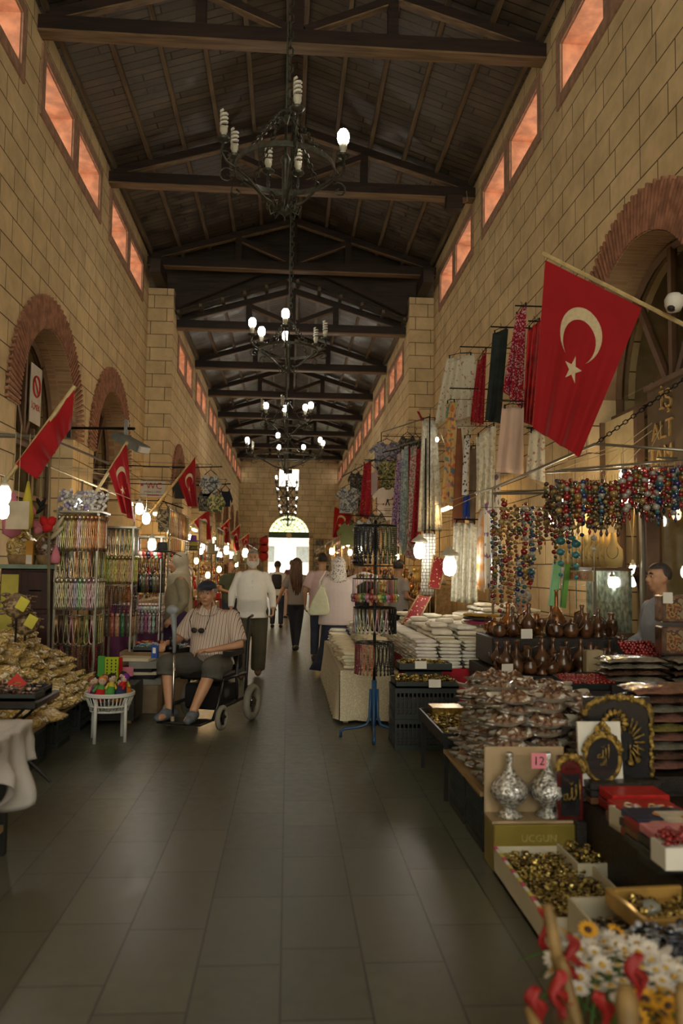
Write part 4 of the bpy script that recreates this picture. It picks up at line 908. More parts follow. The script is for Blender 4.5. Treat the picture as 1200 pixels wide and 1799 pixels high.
PAL = {'red': (.50, .02, .02), 'white': (.65, .62, .52), 'teal': (.06, .26, .28), 'amber': (.50, .22, .03), 'blue': (.03, .06, .25), 'olive': (.14, .14, .05), 'gold': (.62, .42, .12), 'silver': (.62, .58, .46), 'brown': (.16, .07, .03),
       'black': (.02, .02, .02), 'pink': (.6, .2, .25), 'green': (.08, .30, .06), 'orange': (.65, .20, .03), 'yellow': (.6, .5, .06), 'purple': (.15, .03, .20), 'grey': (.25, .24, .21), 'cream': (.62, .54, .36), 'navy': (.03, .04, .09), 'darkred': (.24, .012, .015)}
bead_mats = [mat('bead_'+k, tuple(x*.5 for x in PAL[k]), .2, var=.25, scale=30, coat=.6) for k in ('red', 'white', 'teal', 'amber', 'blue', 'olive', 'gold', 'brown')]
def tri(name, cols, n=7, L=.5, r=.03, seed=0):
    """string of glazed balls; origin at its hook"""
    rr = random.Random(seed); mb = MB(); mb.tube([(0, 0, 0), (0, 0, -L)], .002, 4); mb.m = 0; z = -L*.15
    for i in range(n):
        mb.m = 1+i % len(cols); q = r*rr.uniform(.55, 1.15); a = rr.uniform(0, 6.28); z = -L*(.14+.86*(i+.5)/n)
        mb.ball((q*.5*math.cos(a), q*.5*math.sin(a), z), (q, q, q*.88), 8, 6)
        if rr.random() < .5: mb.ball((q*1.2*math.cos(a+2), q*1.2*math.sin(a+2), z-.01), q*.45, 6, 4)
    mb.m = 1; mb.lathe([(.001, -L-.05), (.012, -L-.03), (.003, -L)], 6)
    return mb.mesh(name, [M_cord]+[bead_mats[c] for c in cols], True)
def me_chain(L=.28, w=.03, r=.004, nb=0):
    mb = MB(); pts = [(w*math.sin(PI*t*2)*.5*(1+.2*math.sin(9*t)), 0, -L*math.sin(PI*t)) for t in [k/16 for k in range(17)]]
    mb.tube([( -w/2*math.sin(PI*min(1, t*2)) if t < .5 else w/2*math.sin(PI*min(1, (1-t)*2)), 0, -L*math.sin(PI*t)**.6) for t in [k/18 for k in range(19)]], r, 4)
    for k in range(nb): mb.ball((0, 0, -L-.008*k), .009, 6, 4)
    return mb
ME = {}
def getme(k, fn):
    if k not in ME: ME[k] = fn()
    return ME[k]
def strand_me(kind):
    if kind == 'chain': mb = me_chain(.26, .04, .005); mb.tube([(-.008, 0, 0), (-.008, 0, -.2)], .004, 4); mb.tube([(.010, .004, 0), (.010, .004, -.22)], .004, 4); mb.ball((0, 0, -.26), .013, 6, 5)
    elif kind == 'beads':
        mb = MB()
        for s in (-1, 1):
            for i in range(14): mb.ball((s*(.008+.012*math.sin(PI*i/13)), 0, -.01-.018*i), .009, 6, 4)
        mb.ball((0, 0, -.27), .015, 6, 5); mb.tube([(0, 0, -.28), (0, 0, -.33)], [.006, .012], 5)
    elif kind == 'packet': mb = MB(); mb.box((0, 0, -.12), (.045, .012, .22)); mb.ball((0, -.004, 0), (.022, .008, .022), 8, 5)
    elif kind == 'charm': mb = MB().tube([(0, 0, 0), (0, 0, -.09)], .002, 4); mb.ball((0, 0, -.11), (.022, .014, .02), 7, 5); mb.ball((.008, 0, -.135), .012, 6, 4)
    elif kind == 'twist': mb = MB(); [mb.tube([(x+.004*math.sin(z*60+x*90), 0, -z) for z in [k*.03 for k in range(9)]], .006, 5) for x in (-.012, 0, .012)]; mb.lathe([(.018, -.01), (.02, .02), (.004, .03)], 8)
    return mb.mesh('strand_'+kind, M_objmet if kind in ('chain', 'twist') else M_objglass, True)
def strand(kind, p, label, col, group, s=1, rz=0, cat='necklace', name='necklace'):
    c = PAL[col] if isinstance(col, str) else col; g_ = sum(c)/3; c = tuple(x*.72+g_*.22 for x in c); c = tuple(max(0, x*R.uniform(.7, 1.25)) for x in c)
    return put(name, getme(kind, lambda: strand_me(kind)), p, (0, 0, rz), s, label, cat, group, c)
def crate(label, loc, d=(.55, .38, .26), rz=0):
    t = T('plastic_crate', label, 'crate', loc, rz, 'dark plastic crates'); w, l, h = d
    mb = MB(); mb.box((0, 0, .012), (w-.03, l-.03, .02))
    for z in (.02, h-.02): mb.box((0, l/2-.01, z), (w, .02, .04)); mb.box((0, -l/2+.01, z), (w, .02, .04)); mb.box((w/2-.01, 0, z), (.02, l-.04, .04)); mb.box((-w/2+.01, 0, z), (.02, l-.04, .04))
    mb.build('crate_body', M_crate, t); g = MB(); n = int(w/.035)
    for i in range(n+1):
        x = -w/2+.01+(w-.02)*i/n
        for s in (-1, 1): g.box((x, s*(l/2-.01), h/2), (.012, .014, h-.06))
    n = int(l/.035)
    for i in range(n+1):
        y = -l/2+.01+(l-.02)*i/n
        for s in (-1, 1): g.box((s*(w/2-.01), y, h/2), (.014, .012, h-.06))
    for s in (-1, 1):
        for z in (h*.33, h*.6): g.box((0, s*(l/2-.01), z), (w-.02, .012, .012)); g.box((s*(w/2-.01), 0, z), (.012, l-.02, .012))
    g.build('slats', M_crate, t); MB().box((0, 0, h*.4), (w-.04, l-.04, h*.6)).build('dark_contents', M_dark, t)
    return t
def table(label, x0, x1, y0, y1, z, m, top=None, name='stall_table', skirt=True, wav=.02):
    cx, cy_ = (x0+x1)/2, (y0+y1)/2; t = T(name, label, 'table', (cx, cy_, 0)); w, l = x1-x0, y1-y0
    bevel(MB().box((0, 0, z-.02), (w, l, .04)).build('table_top', top or m, t), .01)
    lg = [(sx*(w/2-.06), sy*(l/2-.06)) for sx in (-1, 1) for sy in (-1, 1)]
    for x, y in lg: MB().box((x, y, (z-.04)/2), (.05, .05, z-.04)).build('leg', M_ply, t)
    if skirt:
        per = [(-w/2, -l/2), (w/2, -l/2), (w/2, l/2), (-w/2, l/2)]; mb = MB(); N = 30
        for k in range(4):
            a, b = per[k], per[(k+1) % 4]; d = Vector((b[0]-a[0], b[1]-a[1], 0)); nn = d.cross(Vector((0, 0, 1))).normalized(); L = d.length; N = max(6, int(L/.05))
            mb.grid(lambda u, v: Vector((a[0], a[1], 0))+d*u+nn*(.006+wav*v*(1+math.sin(u*L*32+k))*.5)+Vector((0, 0, z+.002-(z-.03)*v)), N, 5)
        mb.build('table_skirt', m, t, True)
    return t
# ============================================================ RIGHT STALLS, NEAR TO FAR
# --- board on crates with the pile of wrapped trays
crate('dark plastic crate under the right front board, nearer of the two beside the aisle', (1.30, 4.46, 0), (.5, .40, .30))
crate('dark plastic crate under the right front board, farther of the two beside the aisle', (1.30, 4.92, 0), (.5, .40, .30))
crate('dark plastic crate hidden deeper under the right front board', (1.72, 4.7, 0), (.3, .42, .30))
tag(MB().box((1.50, 4.70, .315), (.95, 1.0, .025)).build('plywood_board', M_ply), 'plywood board on crates carrying the pile of cellophane wrapped trays', 'board')
def me_tray(m2, seed):
    rr = random.Random(seed); mb = MB(); A, Bb = .155, .10
    mb.grid(lambda u, v: Vector((A*v*math.cos(2*PI*u)*(1+.1*math.cos(4*PI*u)), Bb*v*math.sin(2*PI*u), .008+.035*v**3+.012*math.cos(4*PI*u)*v)), 20, 4, True)
    mb.grid(lambda u, v: Vector((A*(1-v*.98)*math.cos(2*PI*u)*(1+.1*math.cos(4*PI*u)), Bb*(1-v*.98)*math.sin(2*PI*u), .0+.035*(1-v)**3+.012*math.cos(4*PI*u)*(1-v))), 20, 4, True)
    mb.m = 1; s1, s2 = rr.uniform(0, 6), rr.uniform(0, 6)
    def f(u, v):
        a = 2*PI*u; r = .9*v; b = (1-v**3)*(.045+.02*noise.noise(Vector((math.cos(a)*v*2.5+s1, math.sin(a)*v*2.5, s2)))*2)
        return Vector((A*r*math.cos(a), Bb*r*math.sin(a), .022+b+.006*math.sin(9*a+s1)*v))
    mb.grid(f, 22, 6, True)
    return mb.mesh('wrapped_tray', [M_foam, m2], True)
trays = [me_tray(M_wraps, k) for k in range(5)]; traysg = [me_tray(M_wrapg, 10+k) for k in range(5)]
rowname = ['bottom', 'second', 'third', 'fourth', 'fifth', 'sixth', 'seventh', 'top']
for k in range(8):
    nx, ny = 3, 5
    for i in range(nx):
        for j in range(ny):
            if k < 6 and 0 < i < nx and 0 < j: 
                if not (i == nx-1): continue
            if k == 7 and (j % 2 or i == 2): continue
            x = 1.18+.25*i+R.uniform(-.03, .03)+.012*k*(1 if i == 0 else 0); y = 4.30+.19*j+R.uniform(-.03, .03)+.01*k
            if x > 1.85 and k > 6: continue
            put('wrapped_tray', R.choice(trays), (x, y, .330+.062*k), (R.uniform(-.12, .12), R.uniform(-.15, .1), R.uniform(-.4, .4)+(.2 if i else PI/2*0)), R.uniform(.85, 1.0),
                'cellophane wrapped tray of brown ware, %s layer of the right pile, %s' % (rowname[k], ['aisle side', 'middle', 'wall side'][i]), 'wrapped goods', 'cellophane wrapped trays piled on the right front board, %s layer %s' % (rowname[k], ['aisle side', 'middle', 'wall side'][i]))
# --- flat wrapped packets stack to the right of it
table('low dark table under the flat wrapped packets', 2.0, 3.3, 4.35, 5.4, .36, M_dark, wav=.0)
def me_flat(w, l, h, m):
    mb = MB(); mb.grid(lambda u, v: Vector(((u-.5)*w, (v-.5)*l, h*(1-(2*abs(u-.5))**6*.6)*(1-(2*abs(v-.5))**6*.6)+.003*math.sin(u*17+v*9))), 12, 8)
    mb.grid(lambda u, v: Vector(((.5-u)*w, (v-.5)*l, .004+.2*h*(max(abs(2*u-1), abs(2*v-1)))**6)), 12, 8); return mb.mesh('flat_packet', m, True)
M_flat = [mat('packet_'+n, c, .2, var=.35, scale=14, coat=.9, bump=.4, bscale=20) for n, c in (('rose', (.30, .15, .11)), ('grey', (.26, .24, .18)), ('olive', (.28, .24, .07)), ('brown', (.16, .09, .06)))]
flats = [me_flat(.56, .36, .052, m) for m in M_flat]
for c_, (x0, y0, nlay) in enumerate(((2.10, 4.62, 9), (2.72, 4.70, 10))):
    for k in range(nlay):
        put('flat_wrapped_packet', flats[[0, 3, 1, 0, 2, 0, 1, 3, 0, 1][k]], (x0+.19+R.uniform(-.02, .02), y0, .362+.052*k), (0, 0, R.uniform(-.06, .06)), 1, 'shiny flat wrapped packet, %s from the bottom in the big %s stack' % (['lowest', 'second', 'third', 'fourth', 'fifth', 'sixth', 'seventh', 'eighth', 'ninth', 'tenth'][k], ['left', 'right'][c_]), 'wrapped goods', 'flat wrapped packets')
table('high dark shelf behind the stack of flat packets', 2.25, 3.3, 5.45, 6.15, .70, M_dark, wav=0)
for c_, (x0, n) in enumerate(((2.48, 4), (2.98, 4))):
    for k in range(n):
        put('flat_wrapped_packet', flats[[1, 3, 1, 1][k]], (x0, 5.66, .702+.045*k), (0, 0, R.uniform(-.05, .05)), (.8, .8, .85), 'grey flat packet beside the red bead tray, %s in the %s upper pile' % (['lowest', 'second', 'third', 'topmost'][k], ['left', 'right'][c_]), 'wrapped goods', 'flat wrapped packets')
M_pic = multimat('picture_print', [(.14, .05, .03), (.26, .15, .05), (.07, .035, .025), (.20, .15, .09)], 22, .2, kind='noise', coat=.8)
for k, (z, lb) in enumerate(((.89, 'wrapped brown picture box, lower of two at the right edge'), (1.12, 'wrapped picture box with a price card, upper of two before the seller'))):
    t = T('picture_box', lb, 'box', (2.95-.0*k, 5.75, z), -.1); bevel(MB().box((0, 0, .1), (.42, .16, .2)).build('box_body', M_flat[3], t), .01); MB().box((0, -.083, .1), (.36, .004, .15)).build('printed_front', M_pic, t)
    if k: MB().box((-.17, -.09, .18), (.07, .004, .08)).build('price_card', M_paper, t)
# --- trays of red beads
def beadtray(label, loc, w, l, tilt, rz=0):
    t = T('bead_tray', label, 'tray', loc, rz); M = Matrix.Rotation(tilt, 3, 'X'); mb = MB(); mb.box(M @ Vector((0, 0, .01)), (w, l, .02), M=M)
    for s in (-1, 1): mb.box(M @ Vector((s*w/2, 0, .02)), (.012, l, .04), M=M); mb.box(M @ Vector((0, s*l/2, .02)), (w, .012, .04), M=M)
    mb.build('tray_body', M_crate, t); b = MB(); nx, ny = int(w/.03), int(l/.03)
    for i in range(nx):
        for j in range(ny): b.ball(M @ Vector((-w/2+.02+i*.03+R.uniform(-.004, .004), -l/2+.02+j*.03, .035+R.uniform(0, .012))), .0165, 6, 4)
    o = b.build('red_beads', bead_mats[0], t, True); o['kind'] = 'stuff'
    return t
beadtray('tilted tray heaped with shiny red beads beside the grey packets', (2.70, 6.02, .84), .30, .24, .62, .15)
MB_t = MB().box((2.72, 6.06, .75), (.2, .14, .09)); tag(MB_t.build('carton', M_crate), 'dark carton propping up the tilted tray of red beads', 'box')
beadtray('flat tray of shiny red beads in front of the wooden ware', (2.12, 5.62, .68), .36, .26, .12)
table('small dark table under the flat tray of red beads', 1.92, 2.24, 5.45, 6.1, .66, M_dark, wav=0)
# --- wooden and copper ware
tb = table('dark stepped table carrying the turned wooden ware', 1.68, 2.95, 6.2, 7.3, .66, M_dark, wav=0)
tag(bevel(MB().box((2.33, 6.98, .80), (1.2, .6, .24)).build('display_step', M_dark), .01), 'wooden display step at the back of the ware table', 'step')
prof = {
 'ewer': [(.045, 0), (.05, .01), (.03, .03), (.055, .07), (.065, .11), (.05, .15), (.018, .19), (.014, .24), (.024, .27), (.006, .28)],
 'vase': [(.04, 0), (.06, .05), (.065, .09), (.04, .14), (.025, .17), (.035, .21), (.006, .212)],
 'goblet': [(.04, 0), (.042, .008), (.01, .02), (.01, .08), (.04, .11), (.045, .16), (.04, .165), (.03, .13), (.003, .12)],
 'bowl': [(.04, 0), (.045, .01), (.03, .02), (.08, .06), (.1, .09), (.092, .09), (.06, .05), (.003, .03)],
 'mill': [(.035, 0), (.038, .02), (.028, .06), (.03, .13), (.038, .15), (.02, .17), (.03, .20), (.018, .23), (.003, .235)],
 'pot': [(.04, 0), (.07, .03), (.075, .07), (.055, .1), (.06, .11), (.03, .125), (.012, .13), (.014, .15), (.003, .155)],
 'bottle': [(.04, 0), (.05, .02), (.055, .08), (.04, .12), (.012, .16), (.01, .25), (.016, .26), (.003, .262)]}
def ware(kind, m):
    def fn():
        mb = MB(); mb.lathe(prof[kind], 14)
        if kind in ('ewer', 'pot'): mb.tube([(.05, 0, .06), (.10, 0, .12), (.11, 0, .17)] if kind == 'ewer' else [(.06, 0, .05), (.1, 0, .09), (.12, 0, .12)], [.012, .008, .006], 6); mb.tube([(-.015, 0, .22), (-.08, 0, .2), (-.09, 0, .13), (-.055, 0, .09)] if kind == 'ewer' else [(-.06, 0, .1), (-.1, 0, .09), (-.1, 0, .05), (-.065, 0, .03)], .007, 6)
        if kind == 'bowl': mb.tube([(.09*math.cos(t), 0, .09+.09*math.sin(t)) for t in [PI*k/10 for k in range(11)]], .006, 5)
        return mb.mesh('ware_'+kind, m, True)
    return getme(kind+m.name, fn)
kn = {'ewer': ('wooden_ewer', 'ewer'), 'vase': ('wooden_vase', 'vase'), 'goblet': ('wooden_goblet', 'goblet'), 'bowl': ('wooden_basket_bowl', 'bowl'), 'mill': ('pepper_mill', 'pepper mill'), 'pot': ('teapot', 'teapot'), 'bottle': ('long_necked_bottle', 'bottle')}
rows = [(6.30, .662, 1.74, 2.28, .095, ['ewer', 'bottle', 'pot', 'ewer', 'pot', 'vase'], M_wood, 'front row'), (6.42, .662, 1.75, 2.88, .105, ['pot', 'ewer', 'mill', 'vase', 'goblet'], M_wood, 'second row'), (6.58, .662, 1.74, 2.88, .12, ['ewer', 'mill', 'vase', 'bottle', 'ewer'], M_wood, 'third row'),
        (6.74, .92, 1.80, 2.90, .125, ['pot', 'vase', 'ewer', 'goblet', 'pot'], M_wood, 'front of the display step'), (6.90, .92, 1.80, 2.9, .13, ['pot', 'ewer', 'bowl', 'vase', 'bottle'], M_copper, 'middle of the display step'), (7.12, .92, 1.82, 2.9, .2, ['bowl', 'ewer', 'bowl', 'bowl', 'vase'], M_wood, 'back of the display step')]
for ri, (y, z, x0, x1, dx, ks, m, nm) in enumerate(rows):
    x = x0; i = 0
    while x < x1:
        k = ks[i % len(ks)]; mm = m if not (m is M_copper and x > 2.3) else M_wood
        put(kn[k][0], ware(k, mm), (x+R.uniform(-.01, .01), y+R.uniform(-.02, .02), z), (0, 0, R.uniform(-2.6, -.4)), R.uniform(.85, 1.05), '%s %s in the %s of the wooden ware table' % ('copper lustre' if mm is M_copper else 'dark turned wooden', kn[k][1], nm), kn[k][1], '%s %ss, %s' % ('copper' if mm is M_copper else 'wooden', kn[k][1], nm))
        x += dx; i += 1
put('copper_bottle', ware('bottle', M_copper), (2.46, 7.20, .922), (0, 0, 0), 1.5, 'large bulbous copper bottle at the back left of the ware table', 'bottle')
M_slat = mat('pale_wood_block', (.40, .32, .18), .6)
tag(bevel(MB().box((2.44, 6.27, .76), (.14, .1, .2)).build('wooden_block', M_slat), .01), 'pale wooden block standing among the dark wooden ware', 'block')
for x, y, z, lb in ((1.88, 6.22, .99, 'white price card leaning against the front row of wooden ewers'), (1.72, 6.2, .72, 'small price card at the left corner of the ware table')):
    tag(MB().box((x, y-.02, z), (.10, .004, .075), M=Matrix.Rotation(.25, 3, 'Z')).build('price_card', M_paper), lb, 'price card')
# lower front: black pots and gold bangles between towels and trays
tag(bevel(MB().box((1.92, 5.72, .22), (.64, .66, .44)).build('dark_chest', M_dark), .02), 'low dark chest in front of the wooden ware table', 'chest')
for i in range(20):
    k = ['pot', 'vase', 'ewer', 'bowl'][i % 4]; x, y = 1.66+.13*(i % 5), 5.50+.16*(i//5)
    put(kn[k][0], ware(k, M_wood if i % 3 else M_gold), (x, y, .442), (0, 0, R.uniform(0, 6)), .95, 'small %s %s on the low dark chest' % ('dark wooden' if i % 3 else 'brass', kn[k][1]), kn[k][1], '%s %ss on the low dark chest' % ('wooden' if i % 3 else 'brass', kn[k][1]))
# --- stacked crates with gold trinkets and price cards
M_trink = multimat('gold_trinkets', [(.50, .36, .09), (.20, .14, .04), (.62, .50, .16), (.08, .05, .02)], 60, .25, metal=.6, kind='vor', bump=.6)
def heap(mb, x0, x1, y0, y1, z, n, r=.02, h=.05, kind='mix'):
    for i in range(n):
        x, y = R.uniform(x0, x1), R.uniform(y0, y1); q = R.random(); zz = z+R.uniform(.2, 1)*h
        if q < .35: mb.ball((x, y, zz), (r*R.uniform(.6, 1.4), r*R.uniform(.6, 1.2), r*.7), 6, 4)
        elif q < .7: a = R.uniform(0, 6); b = R.uniform(-.6, .6); mb.tube([(x+r*1.1*math.cos(t), y+r*1.1*math.sin(t)*math.cos(b), zz+r*math.sin(t)*math.sin(b)) for t in [k*PI/3 for k in range(6)]], r*.28, 4, closed=True)
        else: a = R.uniform(0, 6); mb.bar((x, y, zz), (x+2*r*math.cos(a), y+2*r*math.sin(a), zz+R.uniform(-.4, .6)*r), r*.5, r*.4)
    return mb
def tray(label, loc, w, l, h, m, goods, n, rz=0, gr=.018, gh=.05, name='tray', gname='trinkets', cat='tray', rim=.012):
    t = T(name, label, cat, loc, rz); mb = MB(); mb.box((0, 0, .008), (w, l, .016))
    for s in (-1, 1): mb.box((s*(w/2-rim/2), 0, h/2), (rim, l, h)); mb.box((0, s*(l/2-rim/2), h/2), (w-2*rim, rim, h))
    mb.build(name+'_body', m, t)
    if n: b = heap(MB(), -w/2+.03, w/2-.03, -l/2+.03, l/2-.03, h*.5, n, gr, gh); b.box((0, 0, h*.4), (w-.03, l-.03, h*.5)); o = b.build(gname, goods, t, True); o['kind'] = 'stuff'
    return t
cx = 1.17
crate('dark plastic crate standing on the floor below the gold trinkets', (cx, 6.82, 0), (.54, .4, .25)); crate('dark plastic crate holding gold trinkets, second from the floor', (cx, 6.82, .252), (.54, .4, .25))
tray('shallow black tray heaped with gold trinkets on the crate stack', (cx, 6.80, .505), .52, .38, .05, M_crate, M_trink, 170)
tray('smaller black tray with gold trinkets at the back of the crate stack', (cx+.04, 7.06, .60), .46, .26, .07, M_crate, M_trink, 110)
tag(MB().box((cx+.04, 7.07, .578), (.3, .16, .04)).build('tray_riser', M_crate), 'low black riser lifting the smaller gold trinket tray', 'riser')
for x, y, z, lb in ((1.22, 6.56, .55, 'white price card on the front of the lower gold trinket tray'), (1.16, 6.90, .66, 'white price card on the front of the upper gold trinket tray')):
    tag(MB().box((x, y, z), (.10, .004, .065), M=Matrix.Rotation(-.2, 3, 'X')).build('price_card', M_paper), lb, 'price card')
t = T('tray_stand', 'low dark metal stand with a wide tray of gold pieces beside the black crates', 'stand', (1.28, 5.62, 0)); 
for x in (-.24, .24):
    for y in (-.43, .43): MB().box((x, y, .18), (.025, .025, .36)).build('leg', M_iron, t)
mb = MB().box((0, 0, .37), (.54, .92, .02))
for s in (-1, 1): mb.box((s*.265, 0, .40), (.012, .92, .07)); mb.box((0, s*.455, .40), (.53, .012, .07))
mb.build('stand_tray', M_iron, t)
g1 = heap(MB(), -.23, .23, -.43, .43, .385, 420, .018, .05); g1.box((0, 0, .39), (.5, .88, .02)); o = g1.build('gold_pieces', M_trink, t, True); o['kind'] = 'stuff'
tag(bevel(MB().box((1.27, 5.95, .445), (.40, .2, .06)).build('brass_box', M_gold), .005), 'open tan box of brass pieces at the far end of the low metal stand', 'box')
# --- white towel stall
table('long stall table with a red skirt under the white towels', 1.20, 2.24, 7.45, 10.9, .56, M_red, wav=.05)
table('short end table with a red skirt below the rightmost front towels', 2.27, 2.98, 7.45, 7.98, .56, M_red, wav=.02)
table('second red-skirted table carrying the rear towels by the wall', 2.27, 3.1, 9.3, 10.9, .56, M_red, wav=.02)
tag(bevel(MB().box((1.80, 9.30, .68), (.84, 2.95, .22)).build('covered_riser', M_cream), .02), 'cloth-covered riser hidden beneath the rear towel piles', 'riser')
tag(bevel(MB().box((2.68, 10.1, .75), (.76, 1.5, .36)).build('covered_riser', M_cream), .02), 'second cloth-covered riser against the wall under the highest towels', 'riser')
def me_fold(w, l, h, seed=0):
    mb = MB(); a = random.Random(seed).uniform(0, 6)
    mb.loft([], 4) if 0 else None
    def f(u, v):
        t = 2*PI*u; c, s = math.cos(t), math.sin(t); x = (abs(c)**.35)*(1 if c > 0 else -1)*w/2*(1+.02*math.sin(v*9+a)); z = (abs(s)**.8)*(1 if s > 0 else -1)*h/2*(1+.15*math.sin(v*7+a))
        return Vector((x, (v-.5)*l, z+h/2+.002*math.sin(v*13+a)))
    mb.grid(f, 18, 6, True); k = len(mb.v); mb.f += [tuple(range(17, -1, -1)), tuple(range(k-18, k))]; mb.mi += [0, 0]
    return mb.mesh('folded_towel', M_towel, True)
folds = [me_fold(.2, .28, .0275, k) for k in range(5)]; foldl = [me_fold(.2, .28, .042, k+9) for k in range(4)]
cols7 = 9
for i in range(8):
    for j in range(9):
        x, y = 1.31+.226*i, 7.60+.32*j; edge = (j == 0); left = (i == 0 and j > 0)
        if edge or left:
            for k in range(8):
                put('folded_towel', R.choice(folds), (x+R.uniform(-.012, .012), y+R.uniform(-.015, .015), .562+.033*k), (0, 0, R.uniform(-.07, .07)), 1, 'white folded towel, %s in the %s stacks on the red-skirted stall' % (['lowest', 'second from bottom', 'third from bottom', 'fourth from bottom', 'fifth from bottom', 'sixth from bottom', 'second from top', 'topmost'][k], 'front row' if edge else 'aisle-side'), 'towel', 'white towels, %s' % ('front row' if edge else 'aisle side'), (1, .97+R.uniform(-.05, .03), .92+R.uniform(-.1, .05)))
        elif x < 2.2 or y > 9.45:
            zb = .798 if x < 2.27 else .938
            for k in range(2 if (i+j) % 3 else 3):
                put('folded_towel', R.choice(foldl), (x+R.uniform(-.02, .02), y+R.uniform(-.03, .03), zb+.050*k), (0, 0, R.uniform(-.3, .3)), 1, 'white embroidered towel loosely piled on the %s riser of the towel stall' % ('lower' if x < 2.27 else 'upper'), 'towel', 'loosely piled towels, %s riser' % ('lower' if x < 2.27 else 'upper'), R.choice([(1, .96, .85), (1, 1, .97), (.95, .9, .8), (1, .93, .80)]))
for k in range(3):
    put('folded_shawl', folds[k], (1.98+.02*k, 8.25, .93+.036*k), (0, 0, .3*k), 1.1, ['folded magenta and gold shawl, bottom of three on the white towels', 'folded black and gold shawl, middle of three on the white towels', 'folded gold striped shawl, top of three on the white towels'][k], 'shawl', 'patterned shawls', [(.35, .03, .12), (.06, .03, .03), (.5, .3, .04)][k])
# --- lace covered table by the aisle
M_lace = multimat('lace_cloth', [(.60, .53, .36), (.50, .43, .28), (.64, .58, .42)], 60, .85, kind='noise', bump=.5)
table('table covered with a cream lace cloth beside the aisle', .52, 1.08, 7.75, 10.95, .50, M_lace, wav=.06)
M_cr = PAL['cream']
for i in range(2):
    for j in range(8):
        for k in range(5+(j == 7)+(i == 1)*3):
            put('folded_linen', R.choice(folds), (.66+.26*i+R.uniform(-.02, .02), 7.95+.36*j+R.uniform(-.03, .03), 0.508+.033*k), (0, 0, R.uniform(-.15, .15)), 1.05, 'cream folded linen, %s up in the %s stacks on the lace-covered table' % (['lowest', 'second', 'third', 'fourth', 'fifth', 'sixth', 'seventh', 'eighth', 'ninth'][k], ['aisle-side', 'wall-side'][i]), 'linen', 'cream linen stacks, %s row' % ['aisle-side', 'wall-side'][i],
                (1, .93, .72) if j < 7 else (1, 1, .95))
# --- necklace carousel on a blue stand
M_blue = mat('blue_paint', (.02, .07, .16), .35, var=.15)
CX, CY = .78, 7.12
t = T('necklace_carousel', 'rotating display stand with a blue tripod base, hung with strands and charms', 'display stand', (CX, CY, 0))
MB().tube([(0, 0, .12), (0, 0, 1.92)], .014, 8).build('pole', M_iron, t, True); MB().tube([(0, 0, .10), (0, 0, .5)], .024, 8).build('sleeve', M_blue, t, True)
for k in range(4):
    a = math.radians(-95+90*k+(0 if k % 2 else 0)); r = Matrix.Rotation(a, 3, 'Z')
    MB().tube([r @ Vector(v) for v in ((.03, 0, .42), (.035, 0, .18), (.06, 0, .11), (.12, 0, .09), (.26, 0, .07), (.29, 0, .05), (.29, 0, .0))], .013, 8).build('leg', M_blue, t, True)
tiers = [(1.86, .19, 'beads', ['black', 'navy', 'black', 'olive'], 26, 1.0, 'dark bead strand on the top tier of the carousel'), (1.50, .16, 'charm', ['brown', 'olive', 'gold'], 26, .7, 'small brown charm on the second tier of the carousel'), (1.385, .20, 'charm', ['orange', 'yellow', 'green', 'pink', 'red'], 34, 1.35, 'brightly coloured flower charm on the middle tier of the carousel'),
         (1.13, .19, 'chain', ['black', 'black', 'black', 'silver', 'silver', 'silver', 'black'], 28, .8, 'silver chain on the fourth tier of the carousel'), (.82, .17, 'beads', ['black', 'black', 'silver', 'darkred', 'darkred', 'orange', 'black', 'black'], 28, .8, 'prayer bead strand on the lowest tier of the carousel')]
rg = MB()
for z, r, kind, cs, n, s, lb in tiers:
    rg.tube([(r*math.cos(2*PI*k/24), r*math.sin(2*PI*k/24), z+.01) for k in range(24)], .006, 5, closed=True)
    for k in range(6): rg.tube([(0, 0, z+.01), (r*math.cos(k*PI/3), r*math.sin(k*PI/3), z+.01)], .004, 4)
    for k in range(n):
        a = 2*PI*k/n; strand(kind, (CX+r*math.cos(a), CY+r*math.sin(a), z), lb, (cs[k % len(cs)] if kind == 'charm' else cs[(k*len(cs))//n]), lb.split(' on ')[1]+' '+kind, s, a+PI/2, 'charm' if kind == 'charm' else 'necklace', 'charm' if kind == 'charm' else 'bead_strand' if kind == 'beads' else 'chain')
rg.build('tier_ring', M_iron, t, True)
# --- red jewellery boards leaning
M_board = multimat('red_board_with_rings', [(.22, .012, .012)]*9+[(.5, .4, .2)], 60, .6)
for lb, cs, Y in (('red jewellery board leaning over the towels, lower right of the carousel', ((735, 1046), (757, 1048), (734, 1094), (706, 1096)), 9.9), ('red jewellery board standing behind the big white bulb', ((762, 975), (784, 985), (772, 1035), (752, 1032)), 10.6)):
    P = [at(x, y, Y-(.25 if i > 1 else 0)) for i, (x, y) in enumerate(cs)]; c = sum(P, Vector())/4; t = T('jewellery_board', lb, 'display board', c)
    n = (P[1]-P[0]).cross(P[3]-P[0]).normalized()*.015; MB().add([p-c for p in P]+[p-c+n for p in P], [(0, 1, 2, 3), (7, 6, 5, 4), (0, 4, 5, 1), (1, 5, 6, 2), (2, 6, 7, 3), (3, 7, 4, 0)]).build('board', M_board, t)
    MB().tube([P[i]-c for i in range(4)], .012, 4, closed=True).build('board_edge', M_ply, t); MB().tube([(0, .02, 0), (0, .1, .79-c.z)], .008, 4).build('prop', M_ply, t)
